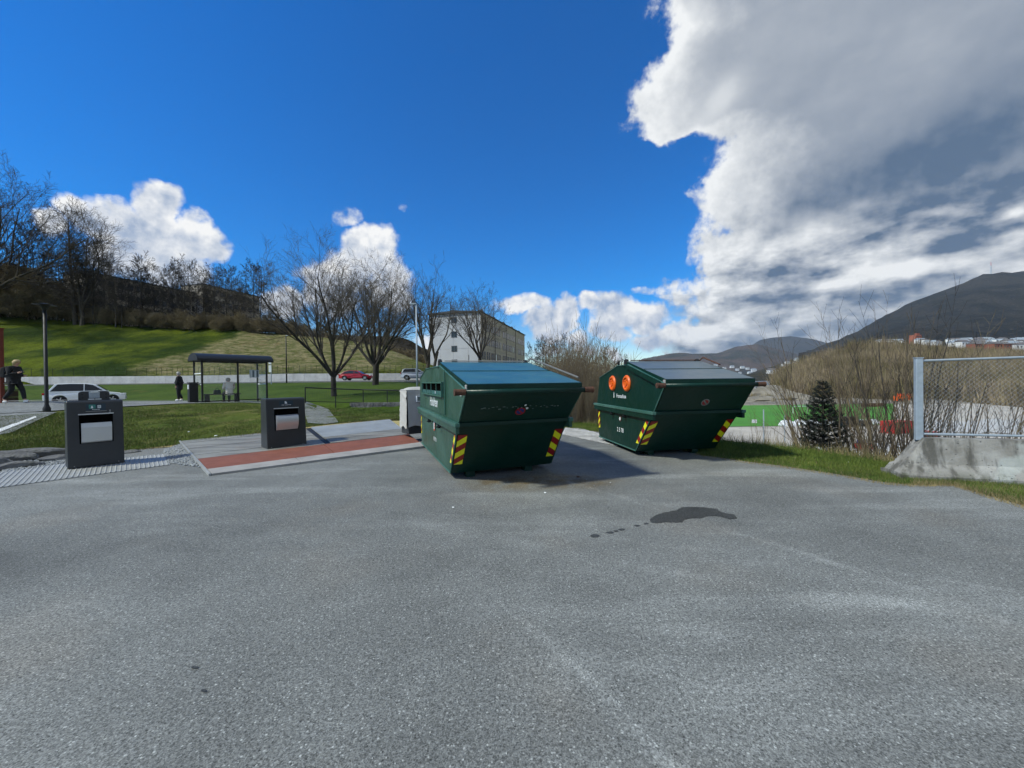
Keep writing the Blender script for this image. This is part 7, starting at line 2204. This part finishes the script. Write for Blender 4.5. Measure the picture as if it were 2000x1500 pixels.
# houses on the slopes
def house_proto(name, wall, roof, w, d, h):
    r = thing(name, 'x', 'house', (0, 0, -50))
    m = MB(); m.box((0, 0, h / 2 - 1), (w, d, h + 2)); m.build('wall', wall, r)
    m = MB(); m.prism([(-w / 2 - .3, -d / 2 - .4, h), (-w / 2 - .3, d / 2 + .4, h), (-w / 2 - .3, 0, h + d * .32)], (0, 0, 0), (w + .6, 0, 0)); m.build('roof', roof, r)
    for k in range(3):
        m = MB(); m.box((-w / 2 + w * (k + .5) / 3, -d / 2 - .03, h * .55), (w * .16, .08, h * .28)); m.build('window', 'window_dark', r)
    return r


HP = [house_proto('house', 'house_white', 'house_roof', 11, 8, 5.5), house_proto('house', 'house_white', 'galvanised_dull', 16, 9, 6), house_proto('house', 'house_red', 'house_roof', 10, 8, 5)]
hused = set()
def put_house(k, px, Y, sec, label, group, sc=1.0, rz=None, z=None):
    z = gzr(sec, px, Y) + 2.0 if z is None else z; rz = random.uniform(-.6, .6) if rz is None else rz
    if k in hused: return dup(HP[k], (vx(px, Y), Y, z + .5), rz, sc, label, group)
    hused.add(k); t = HP[k]; t.location = (vx(px, Y), Y, z + .5); t.rotation_euler = (0, 0, rz); t.scale = (sc,) * 3; t['label'] = label; t['group'] = group; return t


for i in range(64):
    px = random.choice([random.uniform(1850, 2010), random.uniform(1870, 2080)]); Y = random.uniform(470, 900)
    put_house(0 if i % 3 else 1, px, Y, WH, 'small white house among the village on the slope below the mountain', 'white houses on the slope at the right', random.uniform(.7, 1.15))
for i, px in enumerate((1745, 1752, 1762, 1722, 1733, 1798, 1806, 1817, 1829)):
    put_house(i % 2, px, random.uniform(500, 640), WH, 'small white house on the slope behind the shrubs', 'white houses behind the shrubs', random.uniform(.7, 1.0))
put_house(2, 1904, 455, WH, 'brick-red house on the slope, left of the long red roofs', None, 1.1, .1)
for q, (px, lab) in enumerate(((1940, 'long red-roofed row house right of the single red house, left one'), (1958, 'long red-roofed row house right of the single red house, right one'))):
    put_house(2, px, 470, WH, lab, None, (1.9, 1.1, .9) if False else 1.2, .1)
# orange tower behind the shrubs
Y = 640; zt1 = gzr(WH, 1788, Y); r = thing('tower_block', 'orange tower building on the slope just right of the long shrub shoots', 'building', (vx(1788, Y), Y, zt1), .1)
hT = zat(1788, 662, Y) - zt1; hT = max(hT, 14); m = MB(); m.box((0, 0, hT / 2 - 1), (11, 10, hT + 2)); m.build('wall', 'orange_brick', r); m = MB(); m.box((3, 0, hT + 1.5), (4, 5, 3)); m.build('roof_house', 'house_red', r)
for i in range(4):
    m = MB(); m.box((0, -5.05, hT * (i + .6) / 4.4), (8, .1, .9)); m.build('window', 'window_dark', r)
NS = None
for i, (px, py, sc) in enumerate([(1508, 728, 3.0), (1515, 735, 1.4), (1522, 724, 1.2), (1546, 713, 1.6), (1556, 710, 2.2), (1563, 706, 2.4), (1570, 703, 2.0), (1580, 700, 1.8), (1538, 707, 1.4), (1590, 699, 2.0), (1530, 712, 1.3), (1472, 722, 1.3), (1460, 718, 1.2), (1450, 716, 1.0), (1440, 720, 1.2), (1430, 715, 1.0), (1415, 717, 1.1), (1465, 727, 1.2), (1445, 726, 1.0), (1398, 712, .9)]):
    Y = 1580 if px > 1500 else 2900
    lab = 'large white house on the lake shore, right of the skip' if i == 0 else ('white house on the far shore of the lake' if px < 1500 else 'white house on the rise behind the lake, left of the wooded hill')
    grp = None if i == 0 else ('white houses on the far shore' if px < 1500 else 'white houses on the rise behind the lake')
    put_house(0 if i % 2 == 0 else 1, px, Y, WH, lab, grp, sc * (1.0 if px > 1500 else 1.7), 0, zat(px, py + 3, Y))

# mast on the mountain
Y = 2400; zb6 = zat(1936, 536, Y); r = thing('radio_mast', 'thin radio mast on the mountain top at the right', 'mast', (vx(1936, Y), Y, zb6 - 12)); hM = zat(1936, 512, Y) - zb6 + 12
m = MB(); m.box((0, 0, 6), (12, 12, 14)); m.build('base', 'industrial_grey', r); m = MB(); m.tube((0, 0, 8), (0, 0, hM * .75), 5.0, 3.0, 8); m.build('shaft', 'industrial_grey', r); m = MB(); m.tube((0, 0, hM * .74), (0, 0, hM), 1.3, .7, 6); m.build('antenna', 'red_paint', r)
box_m = MB(); box_m.box((0, 0, 0), (34, 14, 9)); o = box_m.build('summit_station', 'industrial_grey'); o.location = (vx(1922, Y), Y, zat(1922, 540, Y)); tag(o, 'low building on the mountain top left of the mast', 'building')

# ------------------------------------------------------------------ haze
HAZE = 0.00005
if HAZE:
    m = bpy.data.materials.new('haze'); m.use_nodes = True; nt = m.node_tree; nt.nodes.clear()
    out = nt.nodes.new('ShaderNodeOutputMaterial'); pv = nt.nodes.new('ShaderNodeVolumePrincipled'); nt.links.new(pv.outputs[0], out.inputs['Volume'])
    pv.inputs['Color'].default_value = (0.72, 0.84, 1.0, 1); pv.inputs['Density'].default_value = HAZE; pv.inputs['Anisotropy'].default_value = 0.0
    MATS['haze'] = m
    mb = MB(); mb.box((0, 3500, 395), (15000, 9000, 814)); o = mb.build('haze', 'haze'); tag(o, kind='stuff')
